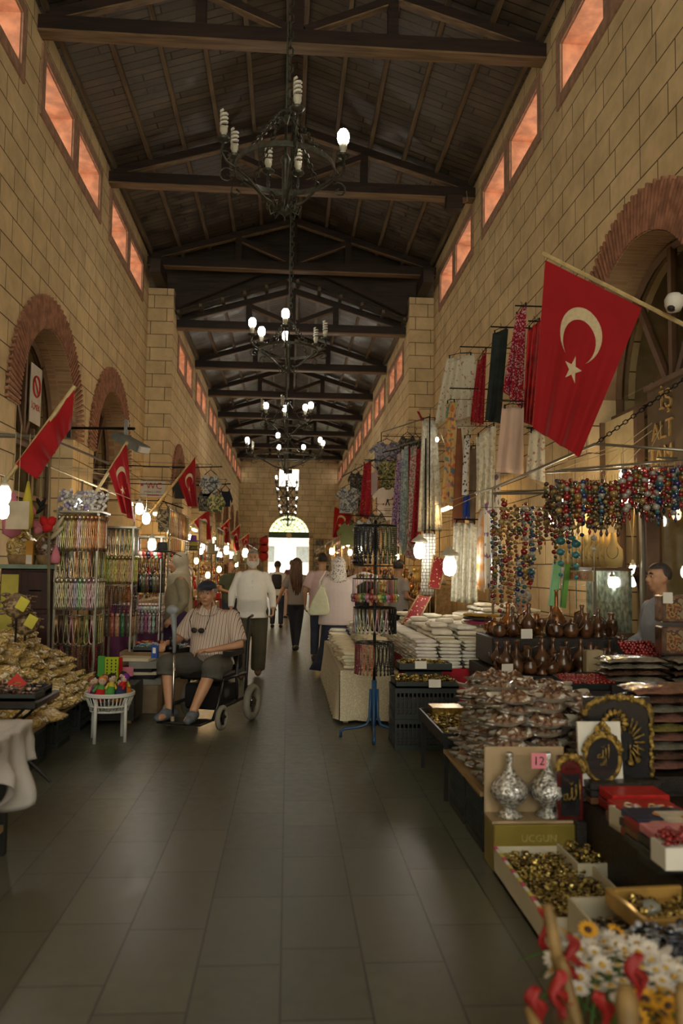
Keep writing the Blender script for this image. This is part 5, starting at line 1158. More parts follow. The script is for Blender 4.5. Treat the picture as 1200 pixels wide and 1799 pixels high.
# --- green paper bags and mirror on the ware table's far side
M_gr1 = mat('mint_card', (.16, .42, .20), .6, var=.05); M_gr2 = mat('green_card', (.10, .26, .03), .6)
for lb, m, x0, x1, yy0, yy1, Y in (('tall mint green folded card among the hanging beads', M_gr1, 968, 982, 985, 1065, 8.15), ('tall bright green card right of the mint one', M_gr2, 988, 998, 990, 1068, 8.12)):
    P = at(x0, yy0, Y); Q = at(x1, yy1, Y); c = (P+Q)/2; tag(bevel(MB().box((0, 0, 0), (abs(Q.x-P.x), .05, abs(P.z-Q.z)), M=Matrix.Rotation(.12, 3, 'Y')).build('green_card', m), .004), lb, 'card').location = c
def shelf(lb, x0, x1, y0, y1, z):
    return tag(bevel(MB().box(((x0+x1)/2, (y0+y1)/2, z/2), (x1-x0, y1-y0, z)).build('display_counter', M_ply), .01), lb, 'counter')
shelf('wooden counter behind the ware table carrying the green cards', 2.35, 2.9, 8.02, 8.34, 1.02)
# ============================================================ FRONT RIGHT: BOXES, FRAMES, WALLETS
table('low dark shelf in the right foreground carrying wallets and trinket boxes', 1.5, 3.0, 2.66, 4.1, .33, M_dark, wav=0)
M_ivory = mat('ivory_board', (.50, .46, .33), .6, var=.06)
t = tray('long ivory box of gold charms on the floor by the aisle', (1.235, 3.56, 0), .40, .82, .13, M_ivory, M_trink, 1000, 0, .011, .05, 'charm_box')
rim = MB()
for k in range(16): rim.m = k % 3; rim.box((-.2, -.38+.05*k, .133), (.016, .045, .006))
rim.build('printed_rim', [mat('rim_pink', (.55, .10, .16), .6), mat('rim_yellow', (.55, .5, .10), .6), M_paper], t)
gb_ = T('gold_gift_box', 'flat gold box with embossed lettering under the pair of boxed vases', 'box', (1.24, 4.06, .0)); M_goldbox = mat('gold_card', (.30, .24, .05), .3, metal=.4, var=.1)
bevel(MB().box((0, 0, .115), (.41, .2, .23)).build('box_body', M_goldbox, gb_), .004)
def text(s, size, M, loc, m, parent=None, name='lettering', ext=.002, align='CENTER'):
    cu = bpy.data.curves.new('t', 'FONT'); cu.body = s; cu.size = size; cu.extrude = ext; cu.align_x = align; cu.resolution_u = 2
    o = bpy.data.objects.new('t', cu); COL.objects.link(o); bpy.context.view_layer.update()
    me = bpy.data.meshes.new_from_object(o.evaluated_get(bpy.context.evaluated_depsgraph_get())); bpy.data.objects.remove(o); bpy.data.curves.remove(cu)
    me.transform(Matrix.Translation(loc) @ M.to_4x4()); me.materials.clear(); me.materials.append(m)
    o = bpy.data.objects.new(name, me); COL.objects.link(o); o.parent = parent; return o
RX = Matrix.Rotation(PI/2, 3, 'X')          # text facing the camera (-Y)
text('UCGUN', .05, RX, Vector((.02, -.103, .15)), mat('embossed_gold', (.38, .32, .10), .35), gb_, 'embossed_lettering', .001)
# boxed vases
M_vase = mat('mirror_mosaic', (.85, .85, .82), .15, metal=.6, var=.5, scale=60, bump=.6, bscale=70); M_tan = mat('tan_card', (.38, .28, .16), .7, var=.06); M_wrapclear = thinglass('cellophane', (.93, .93, .9), .10, .12, .8)
bx = T('boxed_vase_pair', 'pair of silver mosaic vases wrapped in cellophane on a tan card', 'gift box', (1.24, 4.06, .232)); bx.rotation_euler = (0, 0, 0)
bevel(MB().box((0, .08, .17), (.42, .012, .34)).build('backing_card', M_tan, bx), .01); MB().box((0, 0, .006), (.42, .16, .012)).build('base_card', M_tan, bx)
for s in (-1, 1): MB().lathe([(.065, 0), (.07, .01), (.035, .03), (.03, .045), (.075, .08), (.098, .12), (.09, .16), (.035, .215), (.014, .25), (.02, .31), (.012, .318), (.003, .3)], 20, (s*.1, 0, .012)).build('mosaic_vase', M_vase, bx, True)
mb = MB(); mb.grid(lambda u, v: Vector(((u-.5)*.43, -.085+.01*math.sin(u*9+v*7), .005+.33*v)), 10, 8); mb.build('cellophane_front', M_wrapclear, bx, True)
pt = MB().box((.02, -.10, .31), (.075, .004, .075)).build('pink_price_tag', mat('pink_tag', (.70, .22, .28), .6), bx); text('12', .06, RX, Vector((.02, -.104, .29)), M_dark, bx, 'price_number', .0005)
# framed plaques
M_gilt = mat('gilt_relief', (.45, .30, .07), .3, metal=.6, var=.5, scale=40, bump=.6); M_blkgloss = mat('glossy_black', (.02, .02, .022), .2, coat=.6, var=.1); M_maroon = mat('maroon_gloss', (.10, .01, .01), .25, coat=.5)
def allah(mb, s, c):
    c = Vector(c); f = lambda pts: [c+Vector((x*s, 0, z*s)) for x, z in pts]; r = .05*s
    mb.tube(f([(.42, .0), (.44, .5), (.42, 1.0)]), r, 6); mb.tube(f([(.22, .75), (.24, .2), (.1, .02), (0, .1), (.02, .6), (.0, .15), (-.12, .02), (-.22, .12), (-.22, .3), (-.36, .25), (-.38, .05), (-.22, .02)]), r, 6); mb.tube(f([(-.1, .85), (0, .75), (.08, .9)]), r*.7, 5)
def plaque(label, loc, w, h, m_panel, mode, rz=0, tilt=-.12):
    t = T('framed_plaque', label, 'framed plaque', loc, rz); M = Matrix.Rotation(tilt, 3, 'X')
    if mode == 'oval':
        MB().box((0, .02, h*.5), (w, .02, h), M=M).build('white_backing_card', M_paper, t)
        o_ = MB().lathe([(.001, 0), (.36*w, 0), (.36*w, .01), (.001, .01)], 28, (0, -.01, h*.44), Matrix.Rotation(PI/2, 3, 'X'), 1.25); o_.build('black_oval', M_blkgloss, t)
        fr = MB(); fr.tube([(.40*w*math.cos(a), -.02, h*.44+.50*w*math.sin(a)) for a in [2*PI*k/32 for k in range(32)]], .011, 6, closed=True)
        for k in range(15): a = .35+2.45*k/14; fr.ball((.46*w*math.cos(a), -.02, h*.44+.57*w*math.sin(a)), (.013, .01, .013+.006*(k % 2)), 7, 5)
        for k in range(7): fr.ball(((k-3)*.011, -.02, h*.44+.63*w+.035-abs(k-3)*.012), (.01, .01, .02), 7, 5)
        fr.build('gilt_frame', M_gilt, t, True); g = MB(); allah(g, .07, (0, -.024, h*.45)); allah(g, .04, (.0, -.024, h*.34)); g.build('calligraphy', M_gilt, t, True)
    else:
        MB().box((0, .01, h*.5), (w, .02, h)).build('panel', m_panel, t); fr = MB()
        if mode == 'small': MB().box((0, -.002, h*.46), (w*.72, .006, h*.8)).build('black_inlay', M_blkgloss, t)
        for k in range(26):
            a = PI*k/25; x, z = w*.5*math.cos(a), h*.80+h*.20*math.sin(a); fr.ball((x, -.01, z), (.018, .012, .015+.008*(k % 3 == 0)), 7, 5)
        if mode == 'big':
            for k in range(16): fr.ball((w*.5+.005*math.sin(k*2), -.01, h*.05+h*.75*k/15), (.013, .01, .016), 7, 5)
        MB().lathe([(.001, 0), (w*.49, 0), (w*.49, .018), (.001, .018)], 28, (0, .01, h*.80), Matrix.Rotation(PI/2, 3, 'X'), .42).build('arched_top', m_panel, t)
        fr.build('gilt_frame', M_gilt, t, True); g = MB()
        if mode == 'big':
            for k in range(14): a = PI*(k+.5)/14*2; g.ball((-.02+.055*math.cos(a), -.02, h*.70+.05*math.sin(a)), (.022, .008, .013), 7, 4, Matrix.Rotation(-a, 3, 'Y'))
            g.ball((-.02, -.03, h*.70), (.03, .012, .024), 10, 6)
            for k in range(9): a = -1.3+2.6*k/8; g.bar((.05+.03*math.cos(a), -.02, h*.45+.05*math.sin(a)), (.05+.09*math.cos(a), -.02, h*.45+.13*math.sin(a)), .009, .009)
            for x, z in ((.06, .16), (.10, .19)): g.ball((x, -.02, h*z/.4*.5), .018, 8, 6); g.bar((x, -.02, h*z/.4*.5), (x, -.02, h*.42), .006, .006)
            g.build('sunflower_ornament', M_gilt, t, True)
        else:
            allah(g, .10, (0, -.02, h*.32)); g.build('calligraphy', M_gilt, t, True)
            text('ALLEY', .022, RX, Vector((0, -.006, h*.78)), M_gilt, t, 'gilt_lettering', .002)
    return t
tag(bevel(MB().box((1.74, 4.17, .20), (.46, .10, .40)).build('dark_box_stand', M_dark), .01), 'dark block behind the wallets carrying the framed plaques', 'stand')
plaque('tall black plaque with gilt rim and golden sunflower ornament, wrapped, behind the white card', (1.75, 4.17, .402), .36, .42, M_blkgloss, 'big')
plaque('white card with a black oval plaque of gold calligraphy in a gilt frame', (1.605, 4.03, .40), .225, .315, M_paper, 'oval')
plaque('small maroon framed plaque with gold calligraphy between the vases and the white card', (1.425, 3.98, .25), .13, .31, M_maroon, 'small')
tag(MB().box((1.465, 3.98, .125), (.05, .10, .25)).build('small_plinth', M_dark), 'small dark plinth below the maroon plaque', 'plinth')
tag(MB().box((1.60, 4.035, .366), (.24, .06, .066)).build('plaque_stand', M_dark), 'thin dark stand under the white plaque card', 'stand')
# wallets
WL = [('black', (1072, 1368), 4.02, .26, .03, 'black flat wallet box at the foot of the white plaque card'), ('red', (1112, 1388), 3.85, .28, .035, 'bright red wallet box, farthest of the red ones'), ('red', (1130, 1412), 3.62, .28, .05, 'glossy orange-red wallet box in front of the farthest one'), ('navy', (1155, 1428), 3.42, .26, .03, 'dark wallet with a coloured print lying on the red boxes'), ('darkred', (1150, 1443), 3.34, .20, .03, 'dark red wallet below the printed one'), ('pink', (1185, 1456), 3.12, .22, .05, 'pale pink box in front of the red wallets'), ('white', (1205, 1434), 3.35, .2, .03, 'white wallet beside the printed one at the right edge')]
for c, (px, py), Y, w, h, lb in WL:
    p = at(px, py, Y); t = T('wallet_box', lb, 'wallet', (p.x, p.y, .332)); z = max(.03, p.z-.332)
    n = max(1, round(z/.04)); 
    for k in range(n): bevel(MB().box((R.uniform(-.006, .006), 0, z*(k+.5)/n), (w, .17, z/n-.003)).build('wallet_lid' if k == n-1 else 'wallet_body', M_objm, t), .004).color = (*(PAL[c] if k == n-1 else PAL[R.choice(['black', 'darkred', 'brown'])]), 1)
    if 'print' in lb: MB().ball((.02, -.02, z+.001), (.05, .04, .003), 10, 4).build('print', mat('orange_print', (.6, .25, .05), .4), t)
t = T('flower_pin_card', 'small card box of red and green flower pins at the right edge', 'box', at(1188, 1480, 2.95)); MB().box((0, 0, -.04), (.14, .12, .08)).build('card_box', M_paper, t)
b = MB(); heap(b, -.06, .06, -.05, .05, .0, 60, .012, .04); b.build('flower_pins', bead_mats[0], t, True)
# trinket trays between box and shelf
TRY = [((1.50, 3.86, .05), .30, .34, 'brass trinket tray beside the maroon plaque', M_trink, 170), ((1.62, 3.45, .335), .26, .36, 'open tray of pale packaged trinkets in front of the wallets', multimat('pastel_packets', [(.40, .38, .32), (.5, .3, .14), (.45, .16, .2), (.30, .34, .32), (.5, .45, .3)], 30, .3, coat=.6), 120),
       ((1.98, 2.9, .335), .40, .44, 'tray heaped with brown and silver keyrings at the right edge', multimat('dark_keyrings', [(.10, .07, .05), (.35, .33, .3), (.05, .04, .03), (.3, .2, .1)], 40, .25, metal=.5), 260),
       ((1.32, 2.98, .0), .42, .30, 'small white box of brown trinkets in front of the ivory box', multimat('brown_knots', [(.14, .09, .05), (.3, .24, .15), (.06, .04, .03), (.42, .38, .3)], 45, .5), 220)]
for loc, w, l, lb, m, n in TRY: tray(lb, loc, w, l, .09 if loc[2] else .22, M_ivory, m, n, R.uniform(-.1, .1), .017, .06, 'trinket_tray')
tag(MB().box((1.50, 3.86, .02), (.28, .3, .05)).build('tray_riser', M_dark), 'dark riser under the brass trinket tray', 'riser')
# wooden tray with glass domes
t = T('wooden_tray', 'square golden wooden tray holding two glass domes and brooches', 'tray', (1.42, 2.86, .25), .08)
mb = MB().box((0, 0, .01), (.40, .26, .02)); 
for s in (-1, 1): mb.box((s*.2, 0, .03), (.025, .285, .06)); mb.box((0, s*.13, .03), (.375, .025, .06))
bevel(mb.build('tray_frame', mat('golden_wood', (.40, .24, .06), .35, var=.3, scale=8, coat=.3), t), .004); b = heap(MB(), -.16, .05, -.09, .09, .02, 60, .016, .03); b.build('brooches', M_trink, t, True)
for x, y, r in ((.07, .0, .055), (-.10, .02, .04)): MB().ball((x, y, .03), (r, r, r*.75), 14, 8).build('glass_dome', mat('domed_glass', (.30, .32, .28), .06, coat=1, var=.2), t, True)
MB().box((.13, -.05, .075), (.07, .02, .012), rz=-.2).build('magenta_tag', mat('magenta_plastic', (.75, .03, .35), .4), t)
t = T('support_box', 'dark box under the golden wooden tray', 'box', (1.52, 2.87, 0)); MB().box((0, 0, .12), (.5, .2, .24)).build('box_body', M_dark, t)
# evil-eye heap
t = T('bead_crate', 'crate heaped with dark glass evil-eye beads in the right foreground', 'crate', (1.42, 2.42, 0)); bevel(MB().box((0, 0, .14), (.62, .44, .28)).build('crate_body', M_crate, t), .01)
b = heap(MB(), -.29, .29, -.2, .2, .28, 330, .022, .08); o = b.build('dark_glass_beads', multimat('dark_glass', [(.01, .015, .03), (.03, .04, .06), (.25, .26, .28), (.02, .02, .02)], 30, .08, coat=1), t, True); o['kind'] = 'stuff'
# flowers
M_petal = mat('daisy_petal', (.66, .63, .56), .7, var=.05); M_disc = mat('daisy_disc', (.55, .34, .04), .8); M_sunp = mat('sunflower_petal', (.70, .36, .02), .7); M_sund = mat('sunflower_disc', (.06, .03, .02), .8); M_stem = mat('green_stem', (.06, .16, .03), .7)
def me_flower(r, mp, md, n=12, k=.3):
    mb = MB()
    for i in range(n):
        a = 2*PI*i/n; M = Matrix.Rotation(a, 3, 'Z') @ Matrix.Rotation(-.25, 3, 'Y'); mb.ball(M @ Vector((r*.6, 0, 0)), (r*.42, r*.17, r*.05), 6, 4, M)
    mb.m = 1; mb.ball((0, 0, .004), (r*k, r*k, r*.2), 8, 5); mb.m = 2; mb.tube([(0, 0, 0), (0, 0, -.16)], .003, 4)
    return mb.mesh('flower', [mp, md, M_stem], True)
f1 = me_flower(.030, M_petal, M_disc); f2 = me_flower(.034, M_sunp, M_sund, 12, .38)
def bunch(name, label, loc, me, n, rx, ry, dome, pname, potm, h):
    t = T(name, label, 'flowers', loc)
    MB().lathe([(.10, 0), (.14, .02), (.17, h-.06), (.18, h-.04), (.15, h-.04), (.01, h-.05)], 16).build('bucket', potm, t, True)
    for k in range(n):
        r = math.sqrt((k+.5)/n); a = k*2.39996; x, y = rx*r*math.cos(a), ry*r*math.sin(a); z = h+.10+dome*(1-r*r)
        o = bpy.data.objects.new(pname, me); COL.objects.link(o); o.parent = t; o.location = (x, y, z); o.rotation_euler = (-y/ry*.7*-1+R.uniform(-.2, .2)+.3, x/rx*.7+R.uniform(-.2, .2), R.uniform(0, 6)); o.scale = (R.uniform(.85, 1.1),)*3
    return t
M_pot = mat('brown_bucket', (.16, .10, .05), .6, var=.2)
pd = at(1085, 1668, 2.16)
bunch('daisy_bunch', 'big bunch of white artificial daisies in the lower right corner', (pd.x+.02, pd.y+.03, 0), f1, 75, .19, .19, .04, 'daisy', M_pot, pd.z-.17)
ps = at(1170, 1775, 1.92); bunch('sunflower_bunch', 'bunch of small artificial sunflowers at the bottom right corner', (ps.x+.03, ps.y-.02, 0), f2, 26, .13, .12, .03, 'sunflower', M_pot, ps.z-.12)
for k, (px, py, Y) in enumerate(((1033, 1635, 2.32), (1082, 1640, 2.34), (1000, 1645, 2.3))):
    p = at(px, py, Y); put('sunflower', f2, p, (.5, -.1, k), .95, 'single sunflower rising behind the daisies, %s' % ['nearest the middle of the bunch', 'rightmost beside the dark beads', 'leftmost beside the wooden stick'][k], 'flower', 'sunflowers behind the daisies')
# wooden sticks with red ribbon and dried grass
M_straw = mat('straw_stick', (.24, .15, .05), .6, var=.25, scale=14)
for k, (p0, p1, Y0, r, lb) in enumerate((((962, 1588), (1000, 1799), 2.1, .022, 'pale wooden stick leaning at the left of the daisies'), ((985, 1680), (1015, 1799), 2.0, .02, 'second pale wooden stick leaning beside the first'), ((925, 1770), (955, 1830), 1.85, .018, 'short pale stick at the bottom edge, leftmost'), ((1098, 1730), (1108, 1830), 1.8, .035, 'broad wooden spoon standing in front of the daisies'), ((1197, 1725), (1200, 1830), 1.8, .02, 'wooden stick at the lower right corner'))):
    a, b = at(*p0, Y0), at(*p1, Y0-.05); d = (b-a); b2 = a+d*((a.z-.02)/(a.z-b.z)) if a.z > b.z else b
    o = tag(MB().tube([a, a.lerp(b2, .05), b2], [r*.45, r*.75, r*.75], 8).build('wooden_stick', M_straw, None, True), lb, 'stick', 'wooden sticks')
M_rib = mat('red_ribbon_cloth', (.26, .01, .008), .6, var=.2)
for k, (px, py, Y) in enumerate(((1002, 1680, 2.1), (980, 1745, 1.95), (1115, 1715, 1.9), (940, 1775, 1.9), (1060, 1785, 1.85), (958, 1630, 2.2))):
    p = at(px, py, Y); mb = MB().grid(lambda u, v: p+Vector((.012*(u-.5)*2+.012*math.sin(v*8+k), .01*math.sin(u*4+v*6), .05-.11*v)), 3, 10); mb.grid(lambda u, v: p+Vector((.012*(u-.5)*2+.012*math.sin(v*8+k)+.02*v, .004+.01*math.sin(u*4+v*6), .05-.08*v)), 3, 10)
    o = mb.build('ribbon', M_rib, None, True); m_ = o.modifiers.new('thick', 'SOLIDIFY'); m_.thickness = .002; tag(o, 'red ribbon %s' % ['tied to the second stick', 'hanging low beside the left sticks', 'in front of the wooden spoon', 'at the bottom edge beside the short stick', 'at the bottom below the daisies', 'behind the tall pale stick'][k], 'ribbon', 'red ribbons')
# ============================================================ RIGHT: HANGING TEXTILES
def lift(z, zt): return max(.1, zt-z)
def rod(name, label, a, b, r=.010, m=None, cat='rail'):
    return tag(MB().tube([a, b], r, 6).build(name, m or M_iron), label, cat)
def panel(name, label, cat, cs, m, fold=.03, n=4, bottom='', top_clips=True, thick=.004, group=None, color=None, ph=0):
    """hanging cloth; cs = TL,TR,BR,BL as (px,py,Y)"""
    P = [at(*c) for c in cs]; A, B, C, D = P; nr = (B-A).cross(D-A).normalized(); o = (A+B)/2
    if nr.y > 0: nr = -nr
    def S(u, v):
        p = A*(1-u)*(1-v)+B*u*(1-v)+C*u*v+D*(1-u)*v; return p-o+nr*(fold*math.sin(n*2*PI*u+ph+v*1.2)*(.3+.7*v)+fold*.4*math.sin(n*5*u+ph*2+v*3))
    t = T(name, label, cat, o, 0, group)
    b = MB().grid(S, max(10, n*8), 12).build('cloth', m, t, True); b.modifiers.new('thick', 'SOLIDIFY').thickness = thick
    if color: b.color = (*color, 1)
    if bottom == 'fringe':
        f = MB(); k = 22
        for i in range(k):
            p = S((i+.5)/k, 1); f.tube([p, p+Vector((R.uniform(-.01, .01), 0, -.05))], .003, 3)
        fo = f.build('fringe', m, t); 
        if color: fo.color = (*color, 1)
    if group is None:
        a_ = S(.5, 0)+Vector((0, 0, .04)); MB().tube([S(.5, 0)-Vector((0, 0, .01)), a_, Vector((3.395-o.x, a_.y, a_.z+.03))], .0035, 4).build('hanging_wire', M_iron, t)
    if top_clips:
        c = MB()
        for u in (.12, .88): p = S(u, 0); c.box(p+Vector((0, 0, .012)), (.016, .02, .05))
        c.tube([S(.08, 0)+Vector((0, 0, .03)), S(.5, 0)+Vector((0, 0, .045)), S(.92, 0)+Vector((0, 0, .03))], .005, 5); p = S(.5, 0); c.tube([p+Vector((0, 0, .045)), p+Vector((.012, 0, .085)), p+Vector((-.005, 0, .105))], .004, 4)
        c.build('clip_hanger', M_iron, t, True)
    return t
def cm(name, cols, scale=14, kind='noise', bump=.3): return multimat(name, cols, scale, .85, kind=kind, bump=bump, spec=.15)
M_floral = cm('cream_floral', [(.58, .54, .40)]*12+[(.42, .22, .18)], 44, 'vor')
M_dgreen = mat('dark_green_knit', (.02, .028, .025), .9, var=.3)
M_lehenga = cm('red_sequin', [(.30, .01, .025)]*2+[(.50, .34, .34), (.30, .01, .025)], 75, 'vor')
M_sheer = mat('red_sheer', (.40, .012, .012), .6, var=.3)
M_peach = mat('peach_apron', (.60, .44, .34), .85, var=.05, bump=.3)
M_multi = cm('orange_floral_scarf', [(.10, .16, .22), (.50, .16, .04), (.60, .30, .12), (.50, .40, .10), (.55, .25, .22), (.12, .25, .14)], 10)
M_laceh = multimat('white_lace', [(.60, .57, .44), (.48, .44, .32), (.64, .62, .50)], 26, .85, kind='vor', bump=.6)
M_check = brickmat('checked_towel', (0, 2), .045, .045, (.58, .55, .46), (.56, .53, .44), (.10, .09, .08), mortar=.004, off=0, mott=.05)
M_purp = cm('purple_print', [(.25, .12, .26), (.40, .30, .40), (.14, .06, .14), (.45, .35, .3)], 16)
M_seaf = cm('seafoam_print', [(.34, .40, .36), (.20, .26, .26), (.46, .46, .40)], 12)
M_rosep = cm('rose_print', [(.46, .32, .26), (.30, .10, .10), (.50, .42, .34), (.20, .22, .16)], 14)
M_redp = cm('dark_red_print', [(.26, .01, .02), (.32, .02, .03), (.22, .01, .015), (.33, .08, .05)], 22)
M_plainc = mat('tinted_cloth', (.9, .9, .9), .85, var=.06, bump=.35, bscale=14, objcol=True, spec=.15)
PN = [
 ('tablecloth', 'cream tablecloth with a small rose bouquet hanging highest beside the wall', 'tablecloth', ((784, 630, 11.5), (833, 622, 11.4), (850, 728, 11.3), (764, 745, 11.6)), M_floral, .05, 3, ''),
 ('tablecloth', 'lower fold of cream floral tablecloth tapering down behind the orange scarf', 'tablecloth', ((790, 732, 11.75), (840, 728, 11.7), (812, 802, 11.7), (806, 804, 11.75)), M_floral, .02, 2, ''),
 ('red_shawl', 'red fringed shawl hanging behind the cream floral tablecloth', 'shawl', ((838, 640, 11.0), (856, 612, 10.9), (848, 745, 11.0), (826, 740, 11.1)), M_redp, .03, 3, 'fringe'),
 ('green_garment', 'dark green knitted garment on the highest rail', 'garment', ((866, 586, 10.4), (892, 577, 10.3), (879, 744, 10.3), (850, 738, 10.5)), M_dgreen, .05, 2, ''),
 ('sequin_dress', 'dark red dress covered with silver sequin scrolls', 'dress', ((906, 556, 9.7), (925, 533, 9.6), (919, 722, 9.6), (886, 688, 9.8)), M_lehenga, .05, 3, ''),
 ('sheer_shawl', 'bright red sheer shawl just left of the largest flag', 'shawl', ((928, 580, 9.1), (950, 562, 9.0), (936, 748, 9.0), (920, 742, 9.2)), M_sheer, .03, 3, ''),
 ('apron', 'pale peach embroidered apron on a black hanger', 'apron', ((882, 716, 9.2), (921, 716, 9.1), (920, 833, 9.1), (871, 829, 9.3)), M_peach, .03, 2, ''),
 ('runner', 'cream table runner with dark stitched flowers beside the largest flag', 'table runner', ((930, 760, 8.8), (957, 752, 8.7), (957, 848, 8.7), (924, 838, 8.9)), M_floral, .02, 2, ''),
 ('scarf', 'long orange floral scarf hanging in front of the cream tablecloths', 'scarf', ((784, 708, 11.3), (799, 705, 11.2), (800, 892, 11.2), (774, 884, 11.3)), M_multi, .05, 2, 'fringe'),
 ('shawl', 'narrow rust brown shawl right of the orange floral scarf', 'shawl', ((802, 756, 11.0), (809, 752, 10.9), (815, 920, 10.9), (798, 920, 11.0)), mat('rust', (.22, .08, .03), .85), .04, 1, 'fringe'),
 ('towel', 'narrow white towel with a black zigzag border beside the rust shawl', 'towel', ((817, 770, 10.6), (826, 768, 10.5), (824, 870, 10.5), (813, 870, 10.6)), cm('zigzag', [(.58, .55, .48)]*5+[(.08, .08, .09)], 40, 'vor'), .02, 1, ''),
 ('shawl', 'cobalt blue shawl end below the black and white towel', 'shawl', ((814, 868, 10.7), (826, 868, 10.65), (825, 908, 10.65), (813, 905, 10.7)), mat('cobalt', (.02, .06, .28), .85), .02, 2, 'fringe'),
 ('shawl', 'dark taupe shawl hanging behind the cobalt one', 'shawl', ((826, 788, 10.9), (837, 788, 10.8), (834, 936, 10.8), (822, 935, 10.9)), mat('taupe', (.16, .11, .07), .85), .03, 1, ''),
 ('baby_set', 'pale cream knitted piece hanging beneath the dark green garment', 'garment', ((836, 768, 10.1), (872, 745, 10.0), (868, 870, 10.0), (838, 900, 10.2)), M_laceh, .05, 3, ''),
 ('tablecloth', 'long cream lace tablecloth with a printed label, left of the orange scarf', 'tablecloth', ((741, 738, 12.9), (768, 738, 12.8), (777, 934, 12.8), (735, 934, 13.0)), M_laceh, .05, 3, ''),
 ('towel', 'white checked kitchen towel hanging below the long lace tablecloth', 'towel', ((743, 936, 10.9), (766, 937, 10.85), (762, 1048, 10.85), (739, 1045, 10.9)), M_check, .012, 2, ''),
 ('curtain', 'wide cream lace curtain behind the big white bulbs', 'curtain', ((797, 918, 10.3), (838, 920, 10.2), (840, 1062, 10.2), (792, 1056, 10.3)), M_laceh, .05, 4, ''),
 ('shawl', 'white shawl shading to orange hanging beside the bead strings', 'shawl', ((842, 898, 9.6), (849, 897, 9.5), (850, 1034, 9.5), (834, 1020, 9.6)), mat('orange_white', (.66, .58, .48), .85, c2=(.62, .28, .07), scale=7), .03, 1, 'fringe'),
 ('curtain', 'white printed curtain behind the left edge of the bead strings', 'curtain', ((848, 850, 10.2), (878, 824, 10.1), (884, 1035, 10.1), (850, 1035, 10.2)), cm('white_print', [(.58, .56, .48)]*6+[(.2, .12, .2)], 18, 'vor'), .05, 3, ''),
 ('scarf', 'purple printed scarf, leftmost of the long scarves below the camouflage clothes', 'scarf', ((698, 800, 14.2), (709, 790, 14.1), (706, 962, 14.1), (688, 955, 14.2)), M_purp, .05, 2, ''),
 ('scarf', 'pale seafoam scarf second from the left among the long scarves', 'scarf', ((708, 790, 14.0), (717, 782, 13.9), (717, 975, 13.9), (703, 975, 14.0)), M_seaf, .05, 2, ''),
 ('scarf', 'crimson scarf third from the left among the long scarves', 'scarf', ((716, 790, 14.1), (722, 785, 14.0), (724, 930, 14.0), (712, 930, 14.1)), M_redp, .04, 1, ''),
 ('scarf', 'rose and grey printed scarf fourth among the long scarves', 'scarf', ((722, 785, 13.8), (733, 782, 13.7), (728, 985, 13.7), (713, 978, 13.8)), M_rosep, .05, 2, ''),
 ('scarf', 'dark red scarf with gold dots, rightmost of the long scarves', 'scarf', ((731, 790, 13.6), (743, 786, 13.5), (738, 955, 13.5), (724, 955, 13.6)), M_redp, .05, 2, ''),
 ('dress', 'long crimson dress hanging behind the white tank top', 'dress', ((640, 815, 16.8), (652, 812, 16.6), (650, 912, 16.6), (635, 908, 16.8)), M_redp, .05, 2, ''),
 ('ornament', 'red tasselled ornament clipped at the end of the upper clothes rail', 'ornament', ((733, 722, 13.2), (738, 724, 13.1), (749, 745, 13.1), (745, 748, 13.2)), M_redp, .01, 1, ''),
]
for k, (nm, lb, cat, cs, m, fo, n, bt) in enumerate(PN): panel(nm, lb, cat, cs, m, fo, n, bt, ph=k*1.3, top_clips=(abs(cs[1][0]-cs[0][0]) > 8 and k not in (1, 11)))
# rails fixed to the right wall
def wallrail(label, px, py, Y, X=3.4, dz=0, r=.01, name='clothes_rail'):
    a = at(px, py, Y); return rod(name, label, a, Vector((X, a.y, a.z+dz)), r)
def longrail(label, p, q, name='clothes_rail', r=.012, m=None): return rod(name, label, at(*p), at(*q), r, m)
longrail('long black clothes rail above the camouflage shirts', (670, 760, 18.2), (755, 732, 12.8)); longrail('black rail carrying the printed scarves', (692, 786, 14.5), (748, 770, 12.9))
for (px, py, Y, X, lb) in ((758, 738, 12.9, 3.4, 'black bracket holding the scarf rail to the wall'), (808, 609, 11.4, 3.4, 'black bracket holding the highest cream tablecloth'), (790, 682, 11.0, 3.4, 'black bracket above the orange floral scarf'), (862, 574, 10.3, 3.4, 'black bracket above the dark green garment'), (905, 537, 9.6, 3.4, 'black bracket above the sequin dress'), (928, 564, 9.05, 3.4, 'black bracket above the sheer red shawl'), (880, 704, 9.2, 3.4, 'black bracket above the peach apron'), (640, 808, 17.0, 3.4, 'black bracket above the crimson dress'), (612, 838, 18.2, 3.4, 'black bracket above the grey camouflage shirt'), (672, 766, 18.0, 3.4, 'black bracket above the blue camouflage shirt'), (797, 912, 10.3, 3.4, 'black bracket above the lace curtain'), (925, 752, 8.8, 3.4, 'black bracket above the stitched cream runner')):
    wallrail(lb, px, py, Y, X, name='wall_bracket')
